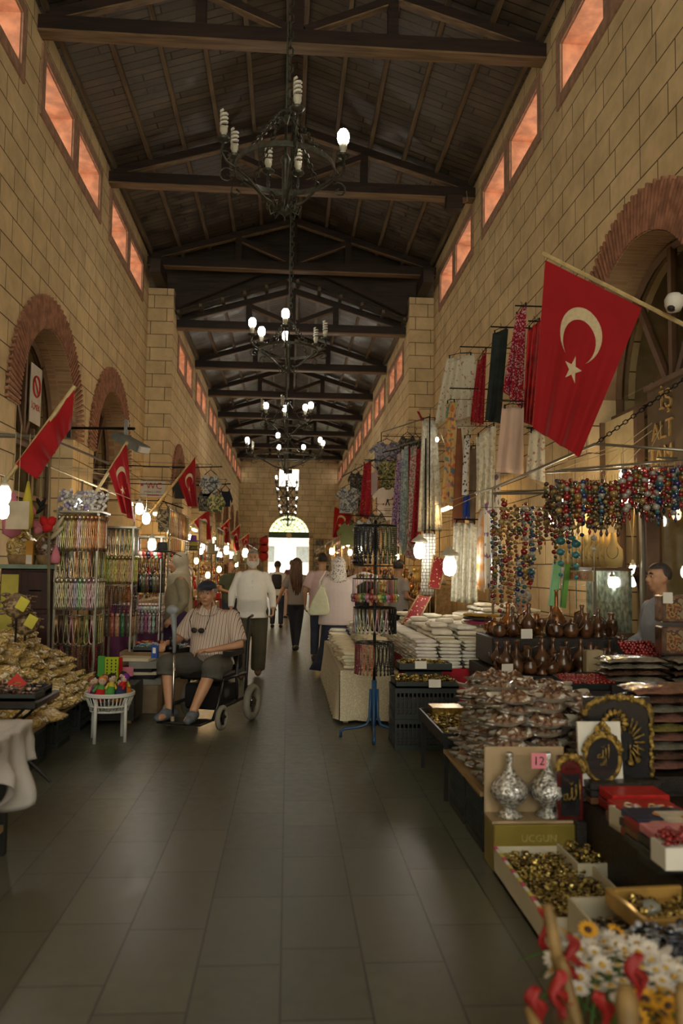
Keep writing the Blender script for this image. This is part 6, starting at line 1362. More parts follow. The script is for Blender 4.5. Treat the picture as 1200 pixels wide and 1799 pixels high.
# shirts
def me_shirt(w=.5, h=.66, sl=.16, tank=False):
    H = w/2; pts = [(-.09, 0), (-H*.85, -.04), (-H-sl, -.2), (-H-sl*.55, -.28), (-H, -.2), (-H*.97, -h), (H*.97, -h), (H, -.2), (H+sl*.55, -.28), (H+sl, -.2), (H*.85, -.04), (.09, 0), (.05, -.06), (-.05, -.06)]
    if tank: pts = [(-.1, 0), (-.14, -.0), (-.15, -.16), (-H*.9, -.24), (-H*.9, -h), (H*.9, -h), (H*.9, -.24), (.15, -.16), (.14, 0), (.1, 0), (.06, -.12), (-.06, -.12)]
    return pts
def tee(label, px, py, wpx, Y, m, rz=0, tank=False, print_=None, color=None, hpx=None, cat='t-shirt', name='t_shirt'):
    w = wpx*Y/F/1.45; h = (hpx*Y/F) if hpx else w*1.35; t = T(name, label, cat, at(px, py, Y), rz)
    mb = MB(); mb.prism(me_shirt(w, h, w*.25, tank), .05); b = mb.build('shirt_body', m, t)
    b.modifiers.new('sub', 'SUBSURF').levels = 1; b.modifiers['sub'].render_levels = 1; b.modifiers['sub'].subdivision_type = 'SIMPLE'
    bevel(b, .012, 2)
    if color: b.color = (*color, 1)
    hg = MB(); hg.tube([(-w*.42, 0, -.03), (0, 0, .07), (w*.42, 0, -.03)], .008, 5); hg.tube([(0, 0, .07), (0, 0, .12), (.03, 0, .15), (0, 0, .18), (-.02, 0, .165)], .005, 5); hg.tube([(0, 0, .165), ((3.395 if t.location.x > 0 else -3.395)-t.location.x, 0, .2)], .0035, 4); hg.build('hanger', M_iron, t, True)
    if print_ == 'rider':
        g = MB(); g.ball((-.0, -.03, -h*.38), (.025, .004, .04), 8, 6); g.tube([(-.02, -.03, -h*.42), (-.04, -.03, -h*.52)], .01, 4); g.tube([(.02, -.03, -h*.42), (.04, -.03, -h*.52)], .01, 4); g.tube([(.0, -.03, -h*.36), (.10, -.03, -h*.34)], .008, 4)
        for k in range(4): g.box((-.0, -.03, -h*.6-.03*k), (.16-.02*k, .003, .008))
        g.build('chest_print', M_dark, t); f = MB().box((.12, -.03, -h*.32), (.06, .004, .05)).ball((-.09, -.03, -h*.48), (.015, .004, .022), 6, 4); f.build('red_print', M_flag, t)
    if print_ == 'portrait':
        g = MB(); g.ball((0, -.03, -h*.42), (w*.16, .005, w*.22), 10, 8); g.ball((0, -.03, -h*.62), (w*.24, .005, w*.14), 10, 8); g.build('chest_print', M_paper, t)
    return t
M_camo = cm('green_camouflage', [(.05, .07, .03), (.30, .28, .12), (.10, .12, .05), (.42, .38, .20), (.04, .04, .025)], 7, bump=.1)
M_camob = cm('blue_pink_camouflage', [(.20, .28, .34), (.40, .30, .32), (.12, .14, .18), (.30, .38, .42)], 8, bump=.1)
M_camog = cm('grey_camouflage', [(.30, .32, .30), (.10, .11, .12), (.42, .42, .38), (.20, .21, .20)], 9, bump=.1)
M_camod = cm('dark_camouflage', [(.03, .03, .025), (.14, .13, .10), (.05, .05, .04), (.25, .22, .18)], 9, bump=.1)
TS = [('blue and pink camouflage t-shirt, topmost on the long rail', 680, 776, 64, 17.6, M_camob, {}), ('green camouflage t-shirt hanging in front of the blue one', 684, 806, 46, 17.0, M_camo, dict(hpx=70)), ('white t-shirt with a small horse rider print', 681, 856, 54, 16.6, M_plainc, dict(print_='rider', color=(.62, .58, .54), hpx=64)),
      ('lilac printed t-shirt right of the green camouflage one', 705, 800, 40, 17.2, M_camob, dict(hpx=56)), ('dark camouflage jacket high on the long rail', 716, 765, 40, 15.5, M_camod, dict(hpx=36)), ('dark camouflage vest right of the jacket', 730, 768, 30, 15.0, M_camod, dict(hpx=34)),
      ('white tank top with a magenta hem', 652, 822, 34, 17.4, M_plainc, dict(tank=True, color=(.60, .50, .46), hpx=48)), ('black and grey camouflage t-shirt left of the white tank top', 635, 830, 32, 18.4, M_camod, dict(hpx=60)), ('dark camouflage t-shirt second from the left on the far rail', 624, 828, 26, 18.8, M_camod, dict(hpx=50)),
      ('pale grey camouflage t-shirt, lowest at the far left of the rails', 613, 856, 48, 18.2, M_camog, dict(hpx=46)), ('olive green plain t-shirt above the spotted headscarf', 614, 918, 44, 15.4, M_plainc, dict(color=(.13, .14, .05), hpx=40)), ('grey camouflage t-shirt right of the olive one', 639, 912, 38, 15.0, M_camog, dict(hpx=46)),
      ('dark green camouflage t-shirt half hidden behind the white one', 662, 900, 36, 15.8, M_camod, dict(hpx=60)), ('brown camouflage t-shirt above the necklace carousel', 690, 925, 44, 15.2, M_camo, dict(hpx=40))]
for lb, px, py, w, Y, m, kw in TS: tee(lb, px, py, w, Y, m, **kw)
for k, (a, b, lb) in enumerate((((600, 838, 18.4), (660, 806, 17.3), 'black rail of the far camouflage shirts'), ((605, 905, 15.6), (700, 908, 15.0), 'black rail of the lower olive and camouflage shirts'), ((672, 795, 17.1), (712, 786, 17.1), 'black rail of the green camouflage shirt'), ((664, 842, 16.7), (712, 842, 16.6), 'black rail of the white rider t-shirt'))): longrail(lb, a, b)
for k, (px, py, Y, lb) in enumerate(((700, 908, 15.0, 'post carrying the lower olive shirt rail'), (712, 842, 16.6, 'post carrying the rail of the white rider t-shirt'), (712, 786, 17.1, 'post carrying the green camouflage shirt rail'), (755, 732, 12.8, 'post at the near end of the long clothes rail'), (670, 760, 18.2, 'post at the far end of the long clothes rail'), (748, 770, 12.9, 'post carrying the near end of the scarf rail'))):
    p = at(px, py, Y); rod('rail_post', lb, p, (p.x, p.y, 0), .012, M_iron, 'post')
LT = [('black t-shirt with a red print high in the far left arch', 317, 838, 26, 13.6, M_plainc, dict(color=(.03, .03, .03), hpx=38)), ('grey floral camouflage garment on the upper left rail', 370, 832, 38, 14.6, M_camog, dict(hpx=40)), ('brown camouflage t-shirt, left of two below the floral garment', 362, 862, 34, 14.6, M_camod, dict(hpx=36)), ('khaki camouflage t-shirt, right of two below the floral garment', 380, 864, 32, 14.4, M_camo, dict(hpx=36)),
      ('small black t-shirt at the right end of the left rail', 396, 858, 26, 14.9, M_plainc, dict(color=(.02, .02, .03), hpx=32)), ('black t-shirt with a white portrait print', 309, 903, 30, 13.2, M_plainc, dict(print_='portrait', color=(.015, .015, .015), hpx=32)), ('dark green jacket hanging left of the portrait shirt', 288, 888, 26, 13.0, M_camod, dict(hpx=46))]
for lb, px, py, w, Y, m, kw in LT: tee(lb, px, py, w, Y, m, **kw)
for a, b, lb in (((303, 822, 13.6), (390, 820, 14.6), 'thin black rail of the upper left garments'), ((345, 853, 14.6), (405, 850, 14.9), 'thin black rail of the left camouflage shirts'), ((278, 878, 13.0), (322, 893, 13.2), 'thin black rail of the portrait shirt')): longrail(lb, a, b)
for px, py, Y, lb in ((350, 821, 14.1, 'thin bracket tying the upper left rail to the wall'), (352, 852, 14.7, 'thin bracket tying the left camouflage rail to the wall'), (284, 880, 13.05, 'thin bracket tying the portrait shirt rail to the wall')):
    a = at(px, py, Y); rod('wall_bracket', lb, a, Vector((-3.4, a.y, a.z)), .009)
# straw and felt hats on the left
def hat(label, px, py, Y, rpx, hpx, col, band=None, brim=1.0):
    r = rpx*Y/F; h = hpx*Y/F; t = T('hat', label, 'hat', at(px, py, Y)); o = MB().lathe([(r*.01, -h*.3), (r*.95*brim, -h*.22), (r, -h*.16), (r*.97, -h*.12), (r*.55, -h*.2), (r*.52, h*.45), (r*.42, h*.62), (r*.2, h*.58), (.003, h*.55)], 20).build('felt', M_plainc, t, True); o.color = (*col, 1)
    if band: MB().lathe([(r*.545, -h*.18), (r*.56, -h*.16), (r*.555, h*.02), (r*.53, h*.04)], 20).build('hat_band', mat('hatband'+label[:6], band, .6), t, True)
    return t
hat('wide-brimmed dark grey felt hat above the left necklace racks', 285, 965, 9.0, 17, 20, (.06, .065, .06), (.02, .02, .02))
hat('purple hat on top of the stacked hats', 340, 948, 11.6, 10, 12, (.16, .06, .22)); hat('olive yellow hat in the middle of the stacked hats', 340, 957, 11.62, 14, 10, (.34, .28, .06)); hat('dark olive hat at the bottom of the stacked hats', 340, 965, 11.64, 14, 9, (.18, .15, .05), (.02, .02, .02))
hat('tall striped straw hat right of the stacked hats', 372, 968, 13.2, 11, 22, (.30, .24, .13)); hat('pale straw hat beside the bearded man', 413, 984, 15.5, 10, 14, (.42, .36, .22))
for px, py, Y, lb in ((285, 972, 9.0, 'thin stand holding up the dark grey felt hat'), (340, 969, 11.64, 'thin stand holding up the stacked hats'), (372, 973, 13.2, 'thin stand holding up the striped straw hat'), (413, 987, 15.5, 'thin stand holding up the pale straw hat')):
    p = at(px, py, Y); rod('hat_stand', lb, p, (p.x, p.y, 0), .006, M_iron, 'stand')
# WC sign
s = T('wc_sign', 'white WC sign with red letters and an arrow on the stone step', 'sign', at(268, 859, 17.6)); w, h = .34, .22
MB().box((0, .01, 0), (w, .012, h)).build('sign_board', M_paper, s); M_redl = mat('red_letters', (.55, .03, .02), .5)
text('WC', .125, RX, Vector((.02, -.004, .0)), M_redl, s, 'large_lettering', .001); text('(PARALI) CARSI', .034, RX, Vector((0, -.004, -.052)), M_dark, s, 'small_lettering', .001)
MB().bar((-.07, -.002, -.085), (.09, -.002, -.085), .004, .014).bar((-.16, -.002, .05), (-.125, -.002, .05), .004, .02).build('red_arrow', M_redl, s)
p = Vector(s.location); rod('sign_wire', 'thin wires holding the WC sign in front of the stone step', p+Vector((-.15, 0, .1)), (-2.6, STEP-.02, p.z+.3), .004, M_cord, 'wire'); s.scale = (1.6,)*3
# no-smoking poster behind the left arch glass
ps_ = T('no_smoking_poster', 'white no-smoking poster with a red ring behind the tall left arch glass', 'poster', (-3.72, 11.75, 3.95)); MB().box((0, 0, 0), (.01, .50, .85)).build('paper', M_paper, ps_)
g = MB().tube([(.015, .15*math.cos(a), .12+.15*math.sin(a)) for a in [2*PI*k/24 for k in range(24)]], .014, 5, closed=True); g.bar((.015, -.10, .22), (.015, .10, .02), .01, .026); g.build('red_ring', M_redl, ps_); text('İÇMEK', .13, Matrix.Rotation(PI/2, 3, 'Z') @ RX, Vector((.008, 0, -.22)), M_redl, ps_, 'lettering', .001)
# ============================================================ RIGHT: CERAMIC BEAD STRINGS
combos = [('red and white', [0, 1, 0], 'rw'), ('orange amber', [3, 0, 6], 'am'), ('teal', [2, 4, 1], 'te'), ('red and olive', [0, 5, 3], 'ro'), ('blue and white', [4, 1, 2], 'bw'), ('brown and gold', [7, 6, 5], 'bg')]
tris = {c[2]: [tri('ceramic_string', c[1], n, L, r, 31*n+int(L*10)) for n, L, r in ((9, .55, .036), (7, .42, .040), (11, .68, .031))] for c in combos}
for c in combos: tris[c[2]+'s'] = [tri('ceramic_string', c[1], n, L, .024, n) for n, L in ((9, .30), (8, .26), (11, .34))]
def railz(px): # top rail height in pixels
    return 868-(px-866)*(868-782)/180 if px < 1046 else 782+(px-1046)*.1
lay = []
for L_, (Y0, dpx, x0, x1) in enumerate(((7.4, 8.5, 872, 1000), (7.9, 8.5, 868, 1000), (8.3, 9, 866, 1010))):
    px = x0
    while px < x1:
        top = 868+R.uniform(-6, 18)+L_*6
        for seg in range(1 if px > 940 else 2):
            c = R.choices(combos, [.6, 4, 1.5, 4, .5, 2])[0]; me = tris[c[2]][R.randrange(3)]; p = at(px, top+seg*80, Y0)
            put('ceramic_bead_string', me, p, (0, 0, R.uniform(0, 6)), R.uniform(.72, .95), '%s ceramic bead string, %s left layer of the rack, %s' % (c[0], ['front', 'middle', 'back'][L_], ['upper', 'lower'][seg]), 'bead string', '%s bead strings left, %s %s' % (c[0], ['front', 'middle', 'back'][L_], ['upper', 'lower'][seg]))
        px += dpx*1.5
for L_, (Y0, x0, x1) in enumerate(((6.4, 985, 1210), (6.7, 975, 1210), (7.1, 960, 1205))):
    px = x0
    while px < x1:
        right = px > 1090; c = R.choices(combos, [5, .5, .3, 2, 4, .3] if right else [1, 4, .7, 2, .6, 5])[0]; p = at(px, (812 if right else 835)+R.uniform(-4, 10), Y0)
        put('ceramic_bead_string', tris[c[2]+'s'][R.randrange(3)], p, (0, 0, R.uniform(0, 6)), R.uniform(1.1, 1.4), '%s ceramic bead string, %s layer at the %s of the rack' % (c[0], ['front', 'middle', 'back'][L_], 'right end' if right else 'middle part'), 'bead string', '%s strings %s, %s' % (c[0], 'right' if right else 'middle', ['front', 'middle', 'back'][L_]))
        px += 10.0
for k, (px, py, Y, c, n) in enumerate(((1005, 905, 6.9, 'teal', 3), (1022, 880, 6.85, 'navy', 4), (1043, 905, 6.8, 'white', 4), (996, 860, 6.95, 'white', 3), (1012, 955, 6.95, 'teal', 4), (985, 950, 6.95, 'teal', 4))):
    p = at(px, py, Y); mb = MB().tube([(0, 0, .1), (0, 0, -.1-.12*n)], .003, 4)
    for i in range(n): r = .045-.008*i; mb.ball((0, 0, -.1*i), (r, r, r*.85), 12, 8)
    put('large_bead_drop', mb.mesh('large_bead_drop', M_objglass, True), p, (0, 0, 0), 1, '%s %s' % (['hanging drop of turquoise ceramic globes', 'hanging drop of dark navy ceramic globes', 'hanging drop of white painted ceramic globes', 'cluster string of grey-white ceramic globes', 'short turquoise bead drop', 'short turquoise bead drop'][k], ['left of the navy one', 'between turquoise and white', 'in front of the shop busts', 'high beside the amber strings', 'below the largest turquoise globe', 'leftmost beside the green cards'][k]), 'bead drop', None, PAL[c] if c != 'white' else (.6, .6, .56))
# rack of rails for the beads
rk = T('bead_rack', 'steel rail frame from which the ceramic bead strings hang', 'rack', at(1046, 780, 7.0)); o = Vector(rk.location)
P = lambda *a: at(*a)-o
MB().tube([P(835, 866, 9.2), P(866, 858, 8.6), P(1046, 780, 6.8), P(1215, 792, 6.1)], .014, 6).build('front_rail', M_steel, rk, True)
for k, (a, b) in enumerate((((866, 866, 8.3), (1015, 866, 7.9)), ((868, 866, 7.9), (1010, 858, 7.4)), ((960, 830, 7.1), (1210, 818, 7.1)), ((975, 828, 6.7), (1215, 806, 6.7)), ((985, 826, 6.4), (1215, 806, 6.4)), ((866, 868, 7.4), (1000, 866, 7.4)))): MB().tube([P(*a), P(*b)], .010, 6).build('cross_rail', M_steel, rk)
MB().tube([P(866, 858, 8.6), P(866, 1090, 8.6)], .014, 6).build('rack_post', M_steel, rk)
for Y in (7.1, 6.4): a = P(1215, 806, Y); MB().tube([a, Vector((3.38-o.x, a.y, a.z))], .012, 6).build('wall_arm', M_steel, rk)
ch = MB(); chain(ch, P(1046, 780, 6.8), Vector((3.35-o.x, 6.4-o.y, 3.15-o.z)), .010, .04); ch.build('chain', M_iron, rk)
# ============================================================ RIGHT SHOP FRONT: SIGN, BUSTS, POST, CAMERA
M_signbr = mat('sign_brown', (.10, .065, .03), .5, var=.15); M_brass = mat('brass_letters', (.70, .50, .20), .25, metal=.7, var=.1)
RS = Matrix.Rotation(-PI/2, 3, 'Z') @ RX       # text on the right wall, reading towards the camera
sg_ = T('shop_sign', 'brown shop sign board with raised brass letters at the right edge', 'sign', (3.60, 6.92, 2.90)); MB().box((0, 0, 0), (.05, 1.55, .80)).build('sign_board', M_signbr, sg_)
for s_, z, y_ in (('İŞ', .15, .50), ('ALT', -.13, .66), ('TAM', -.37, .74)): text(s_, .25, RS, Vector((-.03, y_, z)), M_brass, sg_, 'brass_lettering', .012, 'LEFT')
for z in (.42, -.42): MB().box((-.02, 0, z), (.06, 1.6, .05)).build('sign_moulding', M_brown, sg_)
pf = T('window_fascia', 'cream fascia panel between brown posts above the jewellery window', 'fascia', (3.60, 8.35, 2.78)); MB().box((0, 0, 0), (.04, .9, .8)).build('fascia_panel', M_shopwall, pf)
for y in (-.47, .47): MB().box((-.03, y, -.1), (.08, .08, 1.0)).build('fascia_post', M_brown, pf)
for (x, y, lb) in ((3.32, 7.15, 'thick brown post of the shop window beside the seller'),):
    t = T('shop_post', lb, 'post', (x, y, 0)); MB().box((0, 0, 1.2), (.12, .16, 2.4)).build('post', M_brown, t); MB().box((-.07, 0, 1.2), (.02, .05, 2.4)).build('metal_strip', M_steel, t)
dc = T('display_case', 'glass display case glowing pale green below the red lettering', 'display case', (3.13, 8.05, 0))
MB().box((0, 0, .45), (.4, 1.1, .9)).build('case_base', M_brown, dc); MB().box((.16, 0, 1.2), (.03, 1.1, .6)).build('mirror_back', mat('pale_green_mirror', (.36, .46, .36), .15, metal=.3, var=.4, scale=14), dc)
for k in range(3): MB().box((0, 0, 1.02+.16*k), (.3, 1.06, .01)).build('glass_shelf', M_wrapclear, dc)
for y in (-.54, .54): MB().box((-.19, y, 1.2), (.03, .03, .6)).build('case_post', M_steel, dc)
MB().box((-.02, 0, 1.51), (.4, 1.12, .03)).build('case_top', M_brown, dc)
g = heap(MB(), -.1, .1, -.5, .5, .91, 60, .02, .05); g.build('silver_jewellery', M_objmet, dc, True)
lt = T('lettering_strip', 'cream strip with red capital letters above the display case', 'sign', (2.925, 8.05, 1.44)); MB().box((0, 0, 0), (.01, 1.12, .10)).build('strip', M_shopwall, lt)
text('ÜRÜNLERİ 925 AYAR GÜ', .09, RS, Vector((-.006, .56, -.03)), M_redl, lt, 'red_lettering', .001, 'LEFT')
M_bust = mat('cream_velvet_bust', (.60, .44, .16), .6, var=.08)
for k in range(11):
    t = T('jewellery_bust', 'cream velvet necklace bust in the shop window row, %s' % ['leftmost', 'second from left', 'third from left', 'fourth from left', 'fifth from left', 'middle one', 'fifth from right', 'fourth from right', 'third from right', 'second from right', 'rightmost'][k], 'bust', (3.0+.012*k, 8.62-.115*k, 1.53), -PI/2+.9, 'necklace busts in the shop window')
    MB().loft([((0, 0, 0), .075, .03), ((0, 0, .08), .09, .045), ((0, 0, .17), .085, .035), ((0, 0, .21), .05, .03), ((0, 0, .25), .028, .026), ((0, 0, .33), .026, .024)], 14).build('bust', M_bust, t, True)
    MB().tube([(.055*math.sin(a), -.05+.0*a, .21-.06-.07*math.cos(a)) for a in [-2.2+.44*q for q in range(11)]], .003, 4).build('necklace', M_gold, t)
cc = T('security_camera', 'white dome security camera beside the end of the largest flagpole', 'camera', at(1184, 530, 6.0)); MB().lathe([(.004, -.085), (.05, -.075), (.07, -.03), (.072, .02), (.05, .06), (.004, .07)], 16).build('housing', M_paper, cc, True); MB().ball((-.03, -.02, -.06), (.035, .035, .03), 10, 8).build('lens', M_dark, cc, True)
MB().bar((0, 0, .03), (3.45-cc.location.x, 0, .06), .04, .04).build('camera_arm', M_paper, cc)
spk = T('loudspeaker_box', 'small dark loudspeaker box under the end of the second roof beam', 'loudspeaker', at(797, 357, 14.2)); bevel(MB().box((0, 0, 0), (.3, .2, .26)).build('speaker_box', M_beam, spk), .01); MB().tube([(.15, 0, 0), (.26, 0, .05), (.28, .2, .4)], .007, 4).build('cable', M_cord, spk)
for k, (px, py, Y, s) in enumerate(((1130, 1012, 7.3, .16), (1118, 880, 7.2, .07))):
    t = T('metal_lantern', ['pointed dark pierced metal lantern hanging beside the shop post', 'small dark pierced metal cone among the red and white beads'][k], 'lantern', at(px, py, Y)); MB().lathe([(.003, -s*1.9), (s*.35, -s*.7), (s*.6, .0), (s*.45, s*.5), (.01, s*.9)], 8).build('pierced_body', mat('dark_bronze', (.10, .05, .03), .4, metal=.5, var=.5, scale=60), t); MB().tube([(0, 0, s*.9), (0, 0, 2.5-t.location.z)], .004, 4).build('hanging_chain', M_iron, t)
# added warm lamps that light the jewellery window and the bead racks from behind
for k, (x, y, z, lb) in enumerate(((3.15, 8.75, 2.15, 'added warm bulb over the left end of the necklace busts'), (3.2, 8.0, 2.2, 'added warm bulb over the middle of the necklace busts'), (3.2, 7.4, 2.2, 'added warm bulb over the right end of the necklace busts'), (3.1, 9.2, 2.1, 'added warm bulb behind the left bead strings'), (3.75, 7.9, 2.3, 'added warm bulb inside the jewellery shop doorway'))):
    hang_bulb(Vector((x, y, z)), .07, M_warmw if k % 2 else M_warm, .2, lb)
# ============================================================ LEFT STALLS
# folding-leg bench of golden packets
tag(bevel(MB().box((-2.55, 6.95, .285), (1.50, 2.05, .03)).build('plywood_board', M_ply), .004), 'plywood board carrying the golden packets on the left', 'board')
for k, (x, y) in enumerate(((-2.05, 6.15), (-2.05, 6.85), (-2.05, 7.55), (-2.75, 6.15), (-2.75, 7.4))):
    crate(['dark crate under the near corner of the left board', 'dark crate under the middle of the left board', 'dark crate under the far corner of the left board', 'dark crate deep under the near end of the left board', 'dark crate deep under the far end of the left board'][k], (x, y, 0), (.45, .36, .268))
pk = []
for s_ in range(5):
    rr = random.Random(s_); mb = MB(); q1, q2 = rr.uniform(0, 9), rr.uniform(0, 9)
    def f(u, v):
        a = 2*PI*u; ph = PI*v; r = math.sin(ph)**.5; nz = noise.noise(Vector((math.cos(a)*r*2+q1, math.sin(a)*r*2, math.cos(ph)+q2))); e = 1+.3*nz
        return Vector((.13*r*math.cos(a)*e*(1+.2*abs(math.cos(2*a))), .10*r*math.sin(a)*e, .032-.03*math.cos(ph)*(1+.7*nz)))
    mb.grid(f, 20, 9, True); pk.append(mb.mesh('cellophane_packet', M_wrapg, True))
M_pack2 = MAT['gold_goods_cellophane_highlights']
cnt = 0
for k in range(9):
    xr = -1.87-.075*k; y0, y1 = 6.08+.05*k, 7.85
    j = y0
    while j < y1:
        nx = 2 if k < 8 else 3
        for i in range(nx):
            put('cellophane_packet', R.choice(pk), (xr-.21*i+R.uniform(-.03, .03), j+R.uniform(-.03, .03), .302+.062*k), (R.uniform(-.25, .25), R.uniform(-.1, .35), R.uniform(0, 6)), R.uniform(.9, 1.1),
                'cellophane packet of golden trinkets, %s layer of the left heap, %s' % (['lowest', 'second', 'third', 'fourth', 'fifth', 'sixth', 'seventh', 'eighth', 'topmost'][k], 'aisle face' if i == 0 else 'inner side'), 'wrapped goods', 'golden packets, %s layer %s' % (['lowest', 'second', 'third', 'fourth', 'fifth', 'sixth', 'seventh', 'eighth', 'topmost'][k], 'face' if i == 0 else 'inner'))
            cnt += 1
        j += .215
tag(bevel(MB().box((-2.98, 6.98, .58), (.6, 1.8, .55)).build('dark_block', M_dark), .01), 'dark block behind the heap of golden packets', 'block')
for k, (px, py, Y, lb) in enumerate(((30, 1060, 6.6, 'brown dried flower bundle with yellow card, upper left on the packets'), (45, 1090, 6.7, 'brown packet bundle with yellow card beside the drawer cabinet'))):
    p = at(px, py, Y); t = T('dried_bundle', lb, 'bundle', p); b = heap(MB(), -.12, .12, -.1, .1, -.12, 60, .02, .2).ball((0, 0, -.02), (.11, .09, .1), 10, 8); b.build('dried_heads', multimat('dried', [(.16, .10, .05), (.28, .20, .10), (.09, .06, .03)], 40, .7), t, True); MB().box((.08, -.12, .0), (.08, .004, .1), M=Matrix.Rotation(.5, 3, 'Y')).build('yellow_card', mat('yellow_card', (.50, .45, .04), .6), t)
    mb = MB().tube([(0, 0, -.12), (0, 0, -p.z+.86)], .01, 5); mb.build('wire_stem', M_iron, t)
# folding tray table in front
tt = T('folding_tray_table', 'folding metal table with crossed legs in front of the golden packets', 'table', (-1.93, 5.42, 0))
bevel(MB().box((-.02, 0, .60), (.80, .52, .05)).build('table_top', M_blkgloss, tt), .01)
for s in (-1, 1):
    MB().tube([(-.28, s*.24, .58), (.34, s*.26, .0)], .010, 6).build('leg', M_iron, tt); MB().tube([(.30, s*.24, .58), (-.30, s*.26, .0)], .010, 6).build('leg', M_iron, tt)
MB().tube([(0, -.25, .29), (0, .25, .29)], .008, 6).build('pivot_bar', M_iron, tt)
M_dkj = multimat('dark_jewellery', [(.03, .02, .02), (.30, .12, .05), (.06, .05, .05), (.4, .36, .3), (.10, .03, .02)], 50, .25, bump=.4, coat=.4)
for k, (x, y, w, l) in enumerate(((-2.13, 5.3, .34, .22), (-1.75, 5.3, .36, .22), (-1.95, 5.56, .7, .2))):
    tray(['black tray of silver and amber brooches, near left on the folding table', 'black tray of orange brooches, near right on the folding table', 'long black tray of bracelets at the back of the folding table'][k], (x, y, .627), w, l, .04, M_crate, M_dkj, 90, 0, .016, .05)
p_ = at(30, 1195, 5.45); t = T('red_price_diamond', 'red diamond-shaped price card standing on the folding table', 'price card', (p_.x, 5.45, .70)); MB().box((0, 0, 0), (.09, .006, .09), M=Matrix.Rotation(.78, 3, 'Y')).build('card', M_redl, t); MB().box((0, -.004, 0), (.05, .003, .012)).build('card_print', M_gilt, t)
# near left plastic-covered table
ct = T('covered_table', 'table draped in crumpled white plastic at the left edge', 'table', (-1.70, 3.95, 0))
def crump(u, v): return Vector((-.5+.88*u*(1), -.42+.84*v, .66+.03*noise.noise(Vector((u*5, v*5, 1)))))
MB().box((-.1, 0, .60), (.85, .8, .03)).build('table_top', M_ply, ct)
for x, y in ((.26, -.34), (.26, .34), (-.45, -.34), (-.45, .34)): MB().box((x, y, .3), (.045, .045, .6)).build('leg', M_iron, ct)
MB().box((.26, 0, .14), (.035, .7, .03)).build('stretcher', M_ply, ct)
M_sheet = mat('crumpled_white_plastic', (.50, .48, .44), .35, var=.1, scale=6, bump=.8, bscale=8, coat=.3)
def drape(u, v):
    if v < .5: x = -.52+1.86*v*.95; z = .66+.015*noise.noise(Vector((x*6, u*6, 0)))
    else: x = .365+.04*math.sin(u*26)*(v-.5)*2+.05*(v-.5)*2*noise.noise(Vector((u*7, v*4, 3)))*2; z = .66-(v-.5)*2*(.30+.1*math.sin(u*11))
    return Vector((x, -.43+.86*u, z))
o = MB().grid(drape, 40, 30).build('plastic_sheet', M_sheet, ct, True); o.modifiers.new('thick', 'SOLIDIFY').thickness = .004
# cabinet with drawers and goods on top
M_mah = wavemat('dark_mahogany', (.045, .014, .010), (.02, .008, .006), .35, 'Z', 5)
cb = T('drawer_cabinet', 'tall dark cabinet with three drawers standing behind the golden packets', 'cabinet', (-2.64, 8.55, 0))
bevel(MB().box((0, 0, .72), (.52, .5, 1.44)).build('cabinet_body', M_mah, cb), .01); MB().box((0, -.02, 1.46), (.60, .6, .04)).build('glass_top', mat('green_glass_top', (.18, .26, .20), .15, coat=.5), cb)
for k in range(3): d = bevel(MB().box((.10, -.26, 1.22-.42*k), (.30, .03, .38)).build('drawer', M_mah, cb), .006); MB().tube([(.04, -.28, 1.22-.42*k), (.16, -.28, 1.22-.42*k)], .008, 5).build('drawer_pull', M_iron, d)
MB().box((-.16, -.255, 1.08), (.17, .02, .60)).build('yellow_side_panel', mat('yellow_panel', (.42, .36, .05), .6, var=.1), cb)
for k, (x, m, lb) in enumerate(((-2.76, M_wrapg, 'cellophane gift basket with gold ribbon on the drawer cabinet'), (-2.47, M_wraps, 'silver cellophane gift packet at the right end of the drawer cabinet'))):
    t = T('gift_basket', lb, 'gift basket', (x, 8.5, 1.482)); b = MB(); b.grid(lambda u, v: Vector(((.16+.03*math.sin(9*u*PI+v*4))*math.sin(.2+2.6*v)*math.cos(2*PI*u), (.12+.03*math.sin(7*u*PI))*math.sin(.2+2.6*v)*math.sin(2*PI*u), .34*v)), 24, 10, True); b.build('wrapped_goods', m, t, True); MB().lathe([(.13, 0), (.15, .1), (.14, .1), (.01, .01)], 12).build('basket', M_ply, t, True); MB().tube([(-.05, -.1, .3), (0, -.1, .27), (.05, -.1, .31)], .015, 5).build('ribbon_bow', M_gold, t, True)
t = T('orange_box', 'tall orange printed box standing on the drawer cabinet', 'box', (-2.62, 8.30, 1.482)); MB().box((0, 0, .12), (.07, .04, .24)).build('box_body', mat('orange_box_card', (.60, .20, .02), .5, c2=(.5, .3, .03)), t); MB().box((0, -.022, .05), (.055, .003, .09)).build('cream_label', M_paper, t)
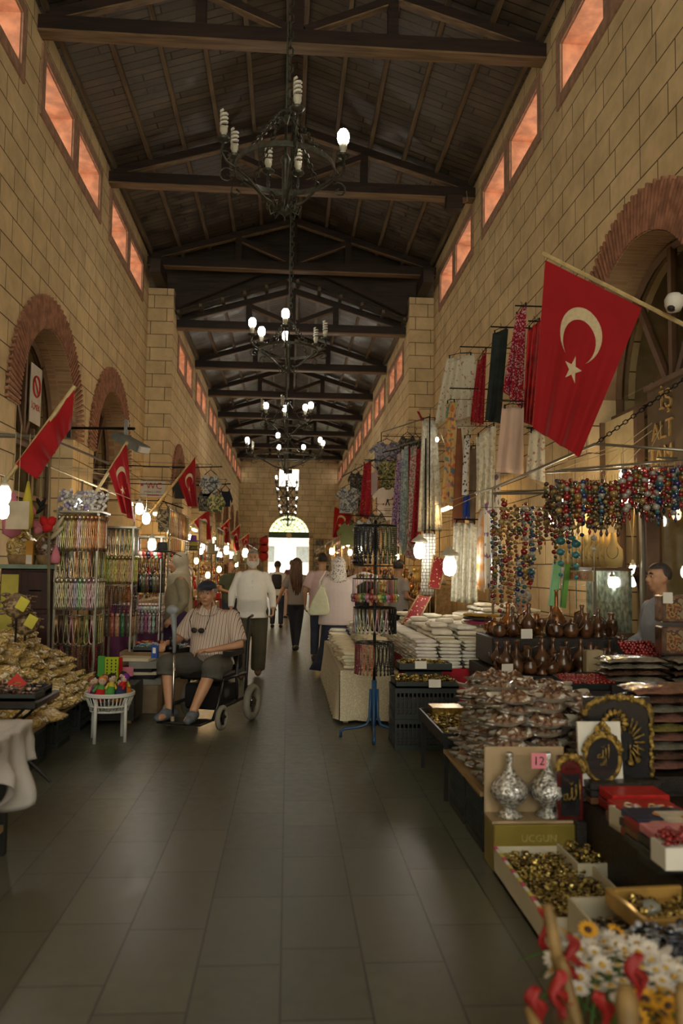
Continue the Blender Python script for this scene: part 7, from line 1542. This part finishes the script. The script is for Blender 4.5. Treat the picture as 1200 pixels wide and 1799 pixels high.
# hanging soft toys and bags at the far left
HT = [('pink plush bag hanging at the left edge', 22, 905, 7.6, 'pink', (.09, .05, .22)), ('yellow plush bag hanging beside the pink one', 48, 890, 7.7, 'yellow', (.06, .05, .24)), ('pink heart cushion hanging above the drawer cabinet', 68, 925, 7.9, 'pink', (.07, .04, .08)), ('red heart cushion hanging beside the pink heart', 84, 920, 7.85, 'red', (.08, .04, .09)), ('small magenta plush toy below the yellow bag', 56, 895, 7.75, 'pink', (.04, .03, .05)), ('black beaded ornament with purple ball beside the hearts', 72, 888, 7.9, 'black', (.035, .03, .10)), ('pale striped plush toy hanging right of the hearts', 100, 925, 8.1, 'cream', (.04, .03, .16)), ('pink packet of toys hanging lowest beside the racks', 98, 975, 8.1, 'pink', (.05, .03, .09))]
for lb, px, py, Y, c, d in HT:
    t = T('hanging_toy' if 'bag' not in lb else 'plush_bag', lb, 'toy' if 'bag' not in lb else 'bag', at(px, py, Y)); b = MB()
    if 'heart' in lb:
        for s in (-1, 1): b.ball((s*d[0]*.42, 0, .02), (d[0]*.55, d[1], d[2]*.6), 10, 8, Matrix.Rotation(s*.5, 3, 'Y'))
        b.ball((0, 0, -d[2]*.4), (d[0]*.6, d[1]*.9, d[2]*.6), 10, 8, Matrix.Rotation(.785, 3, 'Y'))
    else: b.lathe([(.005, -d[2]), (d[0]*.9, -d[2]*.8), (d[0], -d[2]*.3), (d[0]*.7, d[2]*.3), (d[0]*.3, d[2]*.8), (.01, d[2])], 12); b.ball((0, -.01, d[2]*.2), d[0]*.6, 8, 6)
    b.build('plush_body', M_plainc, t, True).color = (*PAL[c], 1); MB().tube([(0, 0, d[2]*.5), (0, 0, 2.72-t.location.z)], .004, 4).build('hanging_cord', M_cord, t)
tag(MB().tube([(-3.6, 7.4, 2.72), (-2.35, 7.9, 2.72), (-2.2, 9.8, 2.72)], .014, 6).tube([(-2.35, 7.9, 2.72), (-2.35, 8.2, 0)], .014, 6).tube([(-3.4, 7.9, 2.72), (-2.35, 7.9, 2.72)], .012, 5).build('steel_canopy', M_steel), 'steel pipe frame over the left stall with the hanging toys', 'canopy')
t = T('hanging_card', 'blank beige card board hanging below the pink plush bag', 'board', at(31, 905, 7.2)); MB().box((0, 0, 0), (.20, .01, .25)).build('card', mat('beige_card', (.40, .33, .22), .7), t); MB().tube([(0, 0, .12), (0, 0, 2.72-t.location.z)], .003, 4).build('cord', M_cord, t)
# necklace racks
def nrack(label, x, y, w, d, h, tiers, short, rz=0):
    t = T('necklace_rack', label, 'display rack', (x, y, 0), rz)
    for sx in (-1, 1):
        for sy in (-1, 1): MB().box((sx*w/2, sy*d/2, h/2), (.022, .022, h)).build('post', M_steel, t)
    MB().box((0, 0, h), (w+.08, d+.06, .02)).build('top_shelf', M_steel, t)
    M = Matrix.Rotation(rz, 3, 'Z'); b = MB()
    for ti_, (z, kind, cols, n, s, lb) in enumerate(tiers):
        b.tube([(-w/2, -d/2, z), (w/2, -d/2, z)], .006, 5); b.tube([(w/2, -d/2, z), (w/2, d/2, z)], .006, 5)
        for i in range(n):
            u = (i+.5)/n; q = Vector((-w/2+w*u, -d/2-.012, z)); strand(kind, Vector((x, y, 0))+M @ q, '%s on the %s' % (lb, short), cols[i % len(cols)], lb+' '+short, s, rz+R.uniform(-.3, .3))
        for i in range(n//2):
            u = (i+.5)/(n//2); q = Vector((w/2+.012, -d/2+d*u, z)); strand(kind, Vector((x, y, 0))+M @ q, '%s on the side of the %s' % (lb, short), cols[(i+1) % len(cols)], lb+' side '+short, s, rz+PI/2)
    b.build('hook_bar', M_steel, t, True); return t
nrack('silver necklace rack, widest of the left racks, under the snowdrop garland', -2.12, 8.35, .40, .34, 2.02, [(1.95, 'twist', ['silver', 'gold', 'gold', 'gold', 'amber'], 10, 1.35, 'twisted gold chain'), (1.62, 'chain', ['silver', 'gold', 'grey'], 9, 1.05, 'mixed thin chain'), (1.32, 'twist', ['silver', 'silver'], 9, 1.2, 'silver card-topped chain'), (.98, 'chain', ['gold', 'olive', 'gold', 'cream'], 8, 1.1, 'brass coloured chain'), (.68, 'beads', ['brown', 'darkred', 'black'], 7, 1, 'dark bead strand')], 'widest left rack')
nrack('necklace rack directly right of the widest silver one', -1.83, 8.95, .28, .26, 1.90, [(1.88, 'chain', ['silver', 'cream', 'silver'], 6, 1.15, 'bright silver chain'), (1.56, 'twist', ['gold', 'gold', 'yellow'], 7, 1.15, 'golden chain'), (1.26, 'beads', ['brown', 'darkred', 'black', 'olive'], 6, 1, 'dark coloured bead strand'), (.95, 'packet', ['olive', 'orange', 'gold', 'green'], 5, 1, 'bright coloured packet')], 'second left rack')
nrack('slim rack of red charms and bracelets beside the wheelchair', -1.62, 9.5, .30, .26, 1.82, [(1.80, 'charm', ['red', 'white', 'red', 'black'], 7, 1.6, 'red and white charm'), (1.62, 'chain', ['black', 'olive', 'brown'], 7, .8, 'dark leather chain'), (1.38, 'packet', ['brown', 'black', 'olive'], 7, .9, 'dark bracelet packet'), (1.15, 'charm', ['white', 'silver', 'silver'], 8, 1.4, 'silver charm'), (.92, 'twist', ['pink', 'silver', 'white'], 7, .9, 'pink and silver bracelet')], 'slim rack')
nrack('narrow rack of coloured packets left of the widest silver rack', -2.52, 9.05, .22, .24, 1.86, [(1.84, 'twist', ['cream', 'silver'], 5, 1.3, 'pale necklace'), (1.5, 'packet', ['orange', 'red', 'yellow', 'purple'], 5, 1.2, 'orange and yellow packet'), (1.2, 'beads', ['grey', 'purple', 'gold'], 5, 1.1, 'violet bead strand'), (.85, 'chain', ['brown', 'gold'], 5, 1.1, 'brown chain')], 'narrow rack')
gd = T('snowdrop_garland', 'bouquet of white and lilac bead flowers on top of the widest rack', 'bouquet', (-2.12, 8.33, 2.03)); b1, b2 = MB(), MB()
for k in range(200): (b1 if k % 5 else b2).ball((R.uniform(-.24, .24), R.uniform(-.12, .12), R.uniform(.02, .22)*(1-.0)), R.uniform(.014, .022), 6, 4)
o = b1.build('white_bead_flowers', mat('pearl_white', (.8, .8, .75), .3), gd, True); o['kind'] = 'stuff'; o = b2.build('lilac_bead_flowers', mat('lilac', (.42, .36, .60), .4), gd, True); o['kind'] = 'stuff'
# green and yellow knitted covers, book and box stacks
for k, (px, py, Y, w, h, c, lb) in enumerate(((178, 1178, 7.9, .07, .28, 'green', 'bright green cover standing left of the yellow patterned one'), (196, 1182, 7.85, .13, .30, 'yellow', 'lime yellow cover with black patterns behind the doll basket'), (210, 1182, 7.95, .05, .30, 'red', 'narrow red cover right of the yellow patterned one'), (216, 1180, 8.05, .2, .09, 'pink', 'pink plastic bag top behind the coloured covers'))):
    p = at(px, py, Y); t = T('patterned_cover', lb, 'cover', p); bevel(MB().box((0, 0, 0), (w, .03, h)).build('cover_body', M_plainc, t), .006).color = (*((.38, .48, .02) if c == 'yellow' else PAL[c]), 1)
    if c == 'yellow':
        g = MB()
        for i in range(3):
            for j in range(9): g.box((-.04+.04*i, -.017, -.12+.03*j), (.012, .003, .016))
        g.build('black_pattern', M_dark, t)
table('low dark bench behind the doll basket', -2.15, -1.42, 7.72, 8.12, .36, M_dark, wav=0)
BX = [('grey', .30, 'grey hardback box at the bottom of the leaning pile'), ('black', .28, 'black box second in the pile beside the wheelchair'), ('cream', .28, 'cream box third in the pile beside the wheelchair'), ('black', .27, 'black slim box fourth in the pile beside the wheelchair'), ('grey', .30, 'large grey box near the top of the pile'), ('cream', .26, 'open-paged book on top of the pile')]
z = .0
tag(bevel(MB().box((-1.50, 8.42, .14), (.42, .34, .28)).build('carton', mat('brown_carton', (.22, .16, .09), .8)), .005), 'brown carton under the pile of grey and black boxes', 'carton'); z = .282
for k, (c, w, lb) in enumerate(BX):
    h = [.06, .035, .03, .03, .07, .03][k]; put('flat_box', getme('fb%d' % k, lambda: MB().box((0, 0, h/2), (w+.08, .26, h)).mesh('flat_box', M_plainc)), (-1.47+.015*k*(-1)**k, 8.40, z), (0, 0, .12*(-1)**k), 1, lb, 'box', None, PAL[c]); z += h+.002
tag(bevel(MB().box((-1.42, 9.02, .28), (.74, .5, .56)).build('stall_chest', mat('tan_chest', (.24, .15, .07), .7, var=.2)), .01), 'tan chest carrying trinket trays beside the wheelchair', 'chest')
tray('tray of blue and white glass trinkets beside the seated man', (-1.36, 8.92, .562), .56, .30, .05, M_crate, multimat('blue_trinkets', [(.14, .26, .40), (.5, .5, .45), (.05, .12, .2), (.3, .4, .2)], 40, .3, coat=.5), 140); tray('tray of red and orange trinkets behind the blue one', (-1.52, 9.16, .562), .5, .16, .06, M_crate, multimat('red_trinkets', [(.5, .06, .04), (.6, .3, .05), (.3, .03, .1)], 40, .4), 80)
# doll basket
db = T('doll_basket', 'round white plastic basket on four legs full of knitted dolls', 'basket', (-1.50, 7.02, 0)); M_wp = mat('white_plastic', (.55, .55, .50), .4, var=.05)
b = MB(); 
for z, r in ((.40, .20), (.385, .205), (.30, .17), (.255, .155)): b.tube([(r*math.cos(a), r*math.sin(a), z) for a in [2*PI*k/28 for k in range(28)]], .009 if z < .39 else .013, 5, closed=True)
for k in range(36): a = 2*PI*k/36; b.tube([(.205*math.cos(a), .205*math.sin(a), .39), (.17*math.cos(a), .17*math.sin(a), .30), (.155*math.cos(a), .155*math.sin(a), .255)], .005, 4)
b.lathe([(.004, .245), (.155, .245), (.155, .26), (.004, .26)], 24); b.build('basket_bowl', M_wp, db, True)
for k in range(4): a = PI/4+k*PI/2+.3; MB().tube([(.17*math.cos(a), .17*math.sin(a), .39), (.175*math.cos(a), .175*math.sin(a), 0)], .015, 7).build('leg', M_wp, db, True)
DL = [('green', 'orange', 'black'), ('purple', 'red', 'brown'), ('yellow', 'green', 'black'), ('orange', 'yellow', 'darkred'), ('olive', 'purple', 'black'), ('red', 'navy', 'purple'), ('navy', 'pink', 'black'), ('green', 'red', 'orange'), ('yellow', 'orange', 'black'), ('pink', 'teal', 'brown')]
M_face = mat('doll_face', (.55, .38, .28), .8)
for k, (c1_, c2_, c3_) in enumerate(DL):
    a = k*2.4; r = .13*math.sqrt((k+.5)/10)+.02; t = T('knitted_doll', 'knitted doll with %s body, %s skirt and %s hair in the white basket' % (c1_, c2_, c3_), 'doll', (-1.50+r*math.cos(a), 7.02+r*math.sin(a), .335+.02*(k % 3)), a)
    t.rotation_euler = (R.uniform(-.4, .3), R.uniform(-.4, .4), R.uniform(-1, 1)); t['group'] = 'knitted dolls in the basket'
    MB().lathe([(.005, -.02), (.055, 0), (.045, .05), (.03, .1), (.012, .125)], 10).build('skirt', M_plainc, t, True).color = (*PAL[c2_], 1)
    b = MB().lathe([(.035, .06), (.033, .10), (.015, .13)], 10); b.tube([(-.03, 0, .11), (-.06, -.02, .06)], .012, 5); b.tube([(.03, 0, .11), (.06, -.02, .06)], .012, 5); b.build('body', M_plainc, t, True).color = (*PAL[c1_], 1)
    MB().ball((0, 0, .155), (.034, .032, .036), 10, 8).build('head', M_face, t, True); MB().ball((0, .008, .165), (.038, .034, .036), 10, 8).build('hair', M_plainc, t, True).color = (*PAL[c3_], 1)
    h_ = MB(); [h_.ball((s*.011, -.031, .157), .004, 6, 4) for s in (-1, 1)]; h_.build('eyes', M_dark, t)
# purple cloth table behind
table('round-looking side table under a dark purple cloth, left of the beige headscarf', -2.25, -1.62, 10.4, 11.1, .98, mat('purple_satin', (.14, .01, .09), .5, var=.3, sheen=.5), wav=.06)
# ============================================================ FAR STALLS, BOTH SIDES
M_warmg = multimat('brass_and_amber_goods', [(.40, .24, .08), (.22, .10, .04), (.55, .42, .22), (.12, .06, .03), (.50, .30, .08)], 24, .35, metal=.3, bump=.3)
gm = {'brass_pot': ware('pot', M_gold), 'brass_vase': ware('vase', M_gold), 'copper_ewer': ware('ewer', M_copper), 'wooden_goblet': ware('goblet', M_wood)}
def me_boxy(): return MB().box((0, 0, .06), (.13, .1, .12)).mesh('goods_box', M_objm)
def me_doll():
    mb = MB(); mb.lathe([(.004, 0), (.06, .005), (.05, .06), (.03, .12), (.012, .15)], 10); mb.ball((0, 0, .18), .036, 8, 6); return mb.mesh('figurine', M_objm, True)
gbx, gdl = me_boxy(), me_doll()
ordn = ['first', 'second', 'third', 'fourth', 'fifth', 'sixth', 'seventh', 'eighth', 'ninth']
def farstall(side, k, y0, L, xin, xw, col, rack=True, z0=.72):
    sd = 'left' if side < 0 else 'right'; nm = '%s far stall on the %s' % (ordn[k], sd); xa, xb = sorted((side*xin, side*xw))
    table('stall table with a %s cloth, %s' % (col, nm), xa, xb, y0, y0+L, z0, mat('stallcloth_'+col, PAL[col], .8, var=.25), wav=.05)
    W = xb-xa
    for st in range(2):
        x = side*(xin+W*(.48+.36*st)); tag(bevel(MB().box((x, y0+L/2, z0+.002+.13*(st+1)), (W*.30, L*.94, .26*(st+1))).build('display_step', M_ply), .01), 'wooden display step, %s, %s' % (['lower', 'upper'][st], nm), 'step')
    for st in range(3):
        x = side*(xin+W*(.14+.34*st)); n = int(L/.17)
        for i in range(n):
            y = y0+.12+(L-.2)*i/max(1, n-1); z = z0+.002+(.262*st if st else 0); c = R.random()
            if st == 0 and c < .5: kd, me, colr = 'goods_box', gbx, R.choice(['red', 'cream', 'amber', 'brown', 'white', 'gold'])
            elif c < .7: kd, me, colr = 'figurine', gdl, R.choice(['red', 'amber', 'cream', 'gold', 'darkred', 'brown', 'white'])
            else: kd = R.choice(list(gm)); me = gm[kd]; colr = None
            put(kd, me, (x+R.uniform(-.02, .02), y, z), (0, 0, R.uniform(0, 6)), R.uniform(.9, 1.35), '%s%s on the %s level, %s' % ((colr+' ') if colr else '', kd.replace('_', ' '), ['lowest', 'middle', 'top'][st], nm), kd.replace('_', ' '), '%s %s %s' % (colr or '', kd, nm), PAL[colr] if colr else None)
    if rack:
        t = T('hanging_rail_frame', 'frame of rails over the %s' % nm, 'frame', (side*(xin-.07), y0+L/2, 0))
        for y in (-L/2+.05, L/2-.05): MB().tube([(0, y, 0), (0, y, 2.3)], .015, 6).build('post', M_steel, t)
        MB().tube([(0, -L/2+.05, 2.3), (0, L/2-.05, 2.3)], .012, 6).build('rail', M_steel, t)
        MB().tube([(0, -L/2+.05, 1.9), (0, L/2-.05, 1.9)], .008, 6).build('rail', M_steel, t)
        for zz, kd, cl, st, nn in ((2.3, 'chain', ['gold', 'silver', 'amber', 'cream'], 1.5, int(L/.16)), (1.9, 'charm', ['red', 'amber', 'white', 'gold', 'brown', 'teal'], 2.2, int(L/.2))):
            for i in range(nn):
                y = y0+.1+(L-.2)*i/nn; c = R.choice(cl); strand(kd, (side*(xin-.07), y, zz), '%s %s hanging over the %s' % (c, kd, nm), c, '%s %s %s' % (c, kd, nm), st, PI/2, kd if kd == 'charm' else 'chain', 'hanging_'+kd)
rs = [(-1, 0, 11.3, 2.2, 1.75, 2.74, 'darkred'), (-1, 1, 13.8, 2.4, 1.6, 2.74, 'brown'), (-1, 2, 16.5, 1.9, 1.55, 2.74, 'cream'), (-1, 3, 19.4, 3.2, 1.5, 2.75, 'darkred'), (-1, 4, 23.2, 3.6, 1.5, 2.75, 'amber'), (-1, 5, 27.6, 4, 1.5, 2.75, 'brown'), (-1, 6, 32.4, 4.4, 1.5, 2.75, 'darkred'),
      (1, 0, 13.1, 1.9, 1.75, 2.74, 'brown'), (1, 1, 15.4, 2.8, 1.5, 2.74, 'amber'), (1, 2, 19.4, 3.2, 1.35, 2.75, 'brown'), (1, 3, 23.2, 3.8, 1.35, 2.75, 'cream'), (1, 4, 27.8, 4, 1.35, 2.75, 'darkred'), (1, 5, 32.6, 4.4, 1.35, 2.75, 'brown')]
for r in rs: farstall(*r)
# fluorescent lamp tubes above the far stalls, and canopy rails carrying the bulbs
M_tube = emis('warm_lamp_tube', (1.0, .66, .30), 40)
for side in (-1, 1):
    sd = 'left' if side < 0 else 'right'
    rl = T('canopy_rail', 'long thin rail on posts above the %s row of stalls' % sd, 'rail', (side*2.785, 0, 0)); b = MB().tube([(0, 9.0, 2.62), (0, 44.5, 2.62)], .014, 6); b.build('rail', M_steel, rl)
    for k in range(10): MB().tube([(0, 10.9+3.7*k, 0), (0, 10.9+3.7*k, 2.62)], .014, 6).build('post', M_steel, rl)
    for k in range(11):
        y = 12.4+3.0*k; x = side*(2.5); t = T('tube_lamp', 'glowing warm lamp tube under the %s rail, %s from the near end' % (sd, (ordn+['tenth', 'eleventh'])[k]), 'lamp', (x, y, 2.45), 0, 'warm lamp tubes over the stalls'); MB().tube([(0, -.45, 0), (0, .45, 0)], .022, 6).build('lamp_tube', M_tube, t); MB().box((0, 0, .045), (.06, 1.0, .03)).build('lamp_housing', M_paper, t)
        MB().tube([(0, 0, .06), (0, 0, .14), (side*.285, 0, .17)], .008, 4).build('mount', M_steel, t)
# clothes grids beside the far door
for side in (-1, 1):
    sd = 'left' if side < 0 else 'right'; t = T('wall_grid', 'dark wire grid hung with small goods %s of the far doorway' % sd, 'display grid', (side*2.05, END-.12, 0)); b = MB()
    for i in range(8): b.bar((-.62+.18*i, 0, .8), (-.62+.18*i, 0, 3.15), .02, .02)
    for i in range(8): b.bar((-.66, 0, .8+.335*i), (.66, 0, .8+.335*i), .02, .02)
    b.build('wire_grid', M_iron, t)
    for i in range(22): p = Vector((side*2.05+R.uniform(-.6, .6), END-.16, R.uniform(1.3, 3.1))); c = R.choice(['black', 'brown', 'grey', 'white', 'navy', 'darkred']); put('hanging_goods', getme('hg', lambda: MB().box((0, 0, -.1), (.16, .03, .22)).mesh('hanging_goods', M_objm)), p, (0, 0, 0), 1, '%s packet on the wire grid %s of the far doorway' % (c, sd), 'packet', '%s packets %s grid' % (c, sd), PAL[c])
t = T('red_round_banner', 'string of three round red banners beside the far doorway', 'banner', (-1.35, END-1.2, 2.95)); [MB().lathe([(.003, -.03), (.26, -.03), (.26, .03), (.003, .03)], 20, (0, 0, -.42*k), RX).build('round_panel', M_redl, t, True) for k in range(3)]; MB().tube([(0, 0, .2), (0, 1.1, .5)], .01, 4).tube([(0, 0, .25), (0, 0, -.9)], .01, 4).build('cord', M_iron, t)
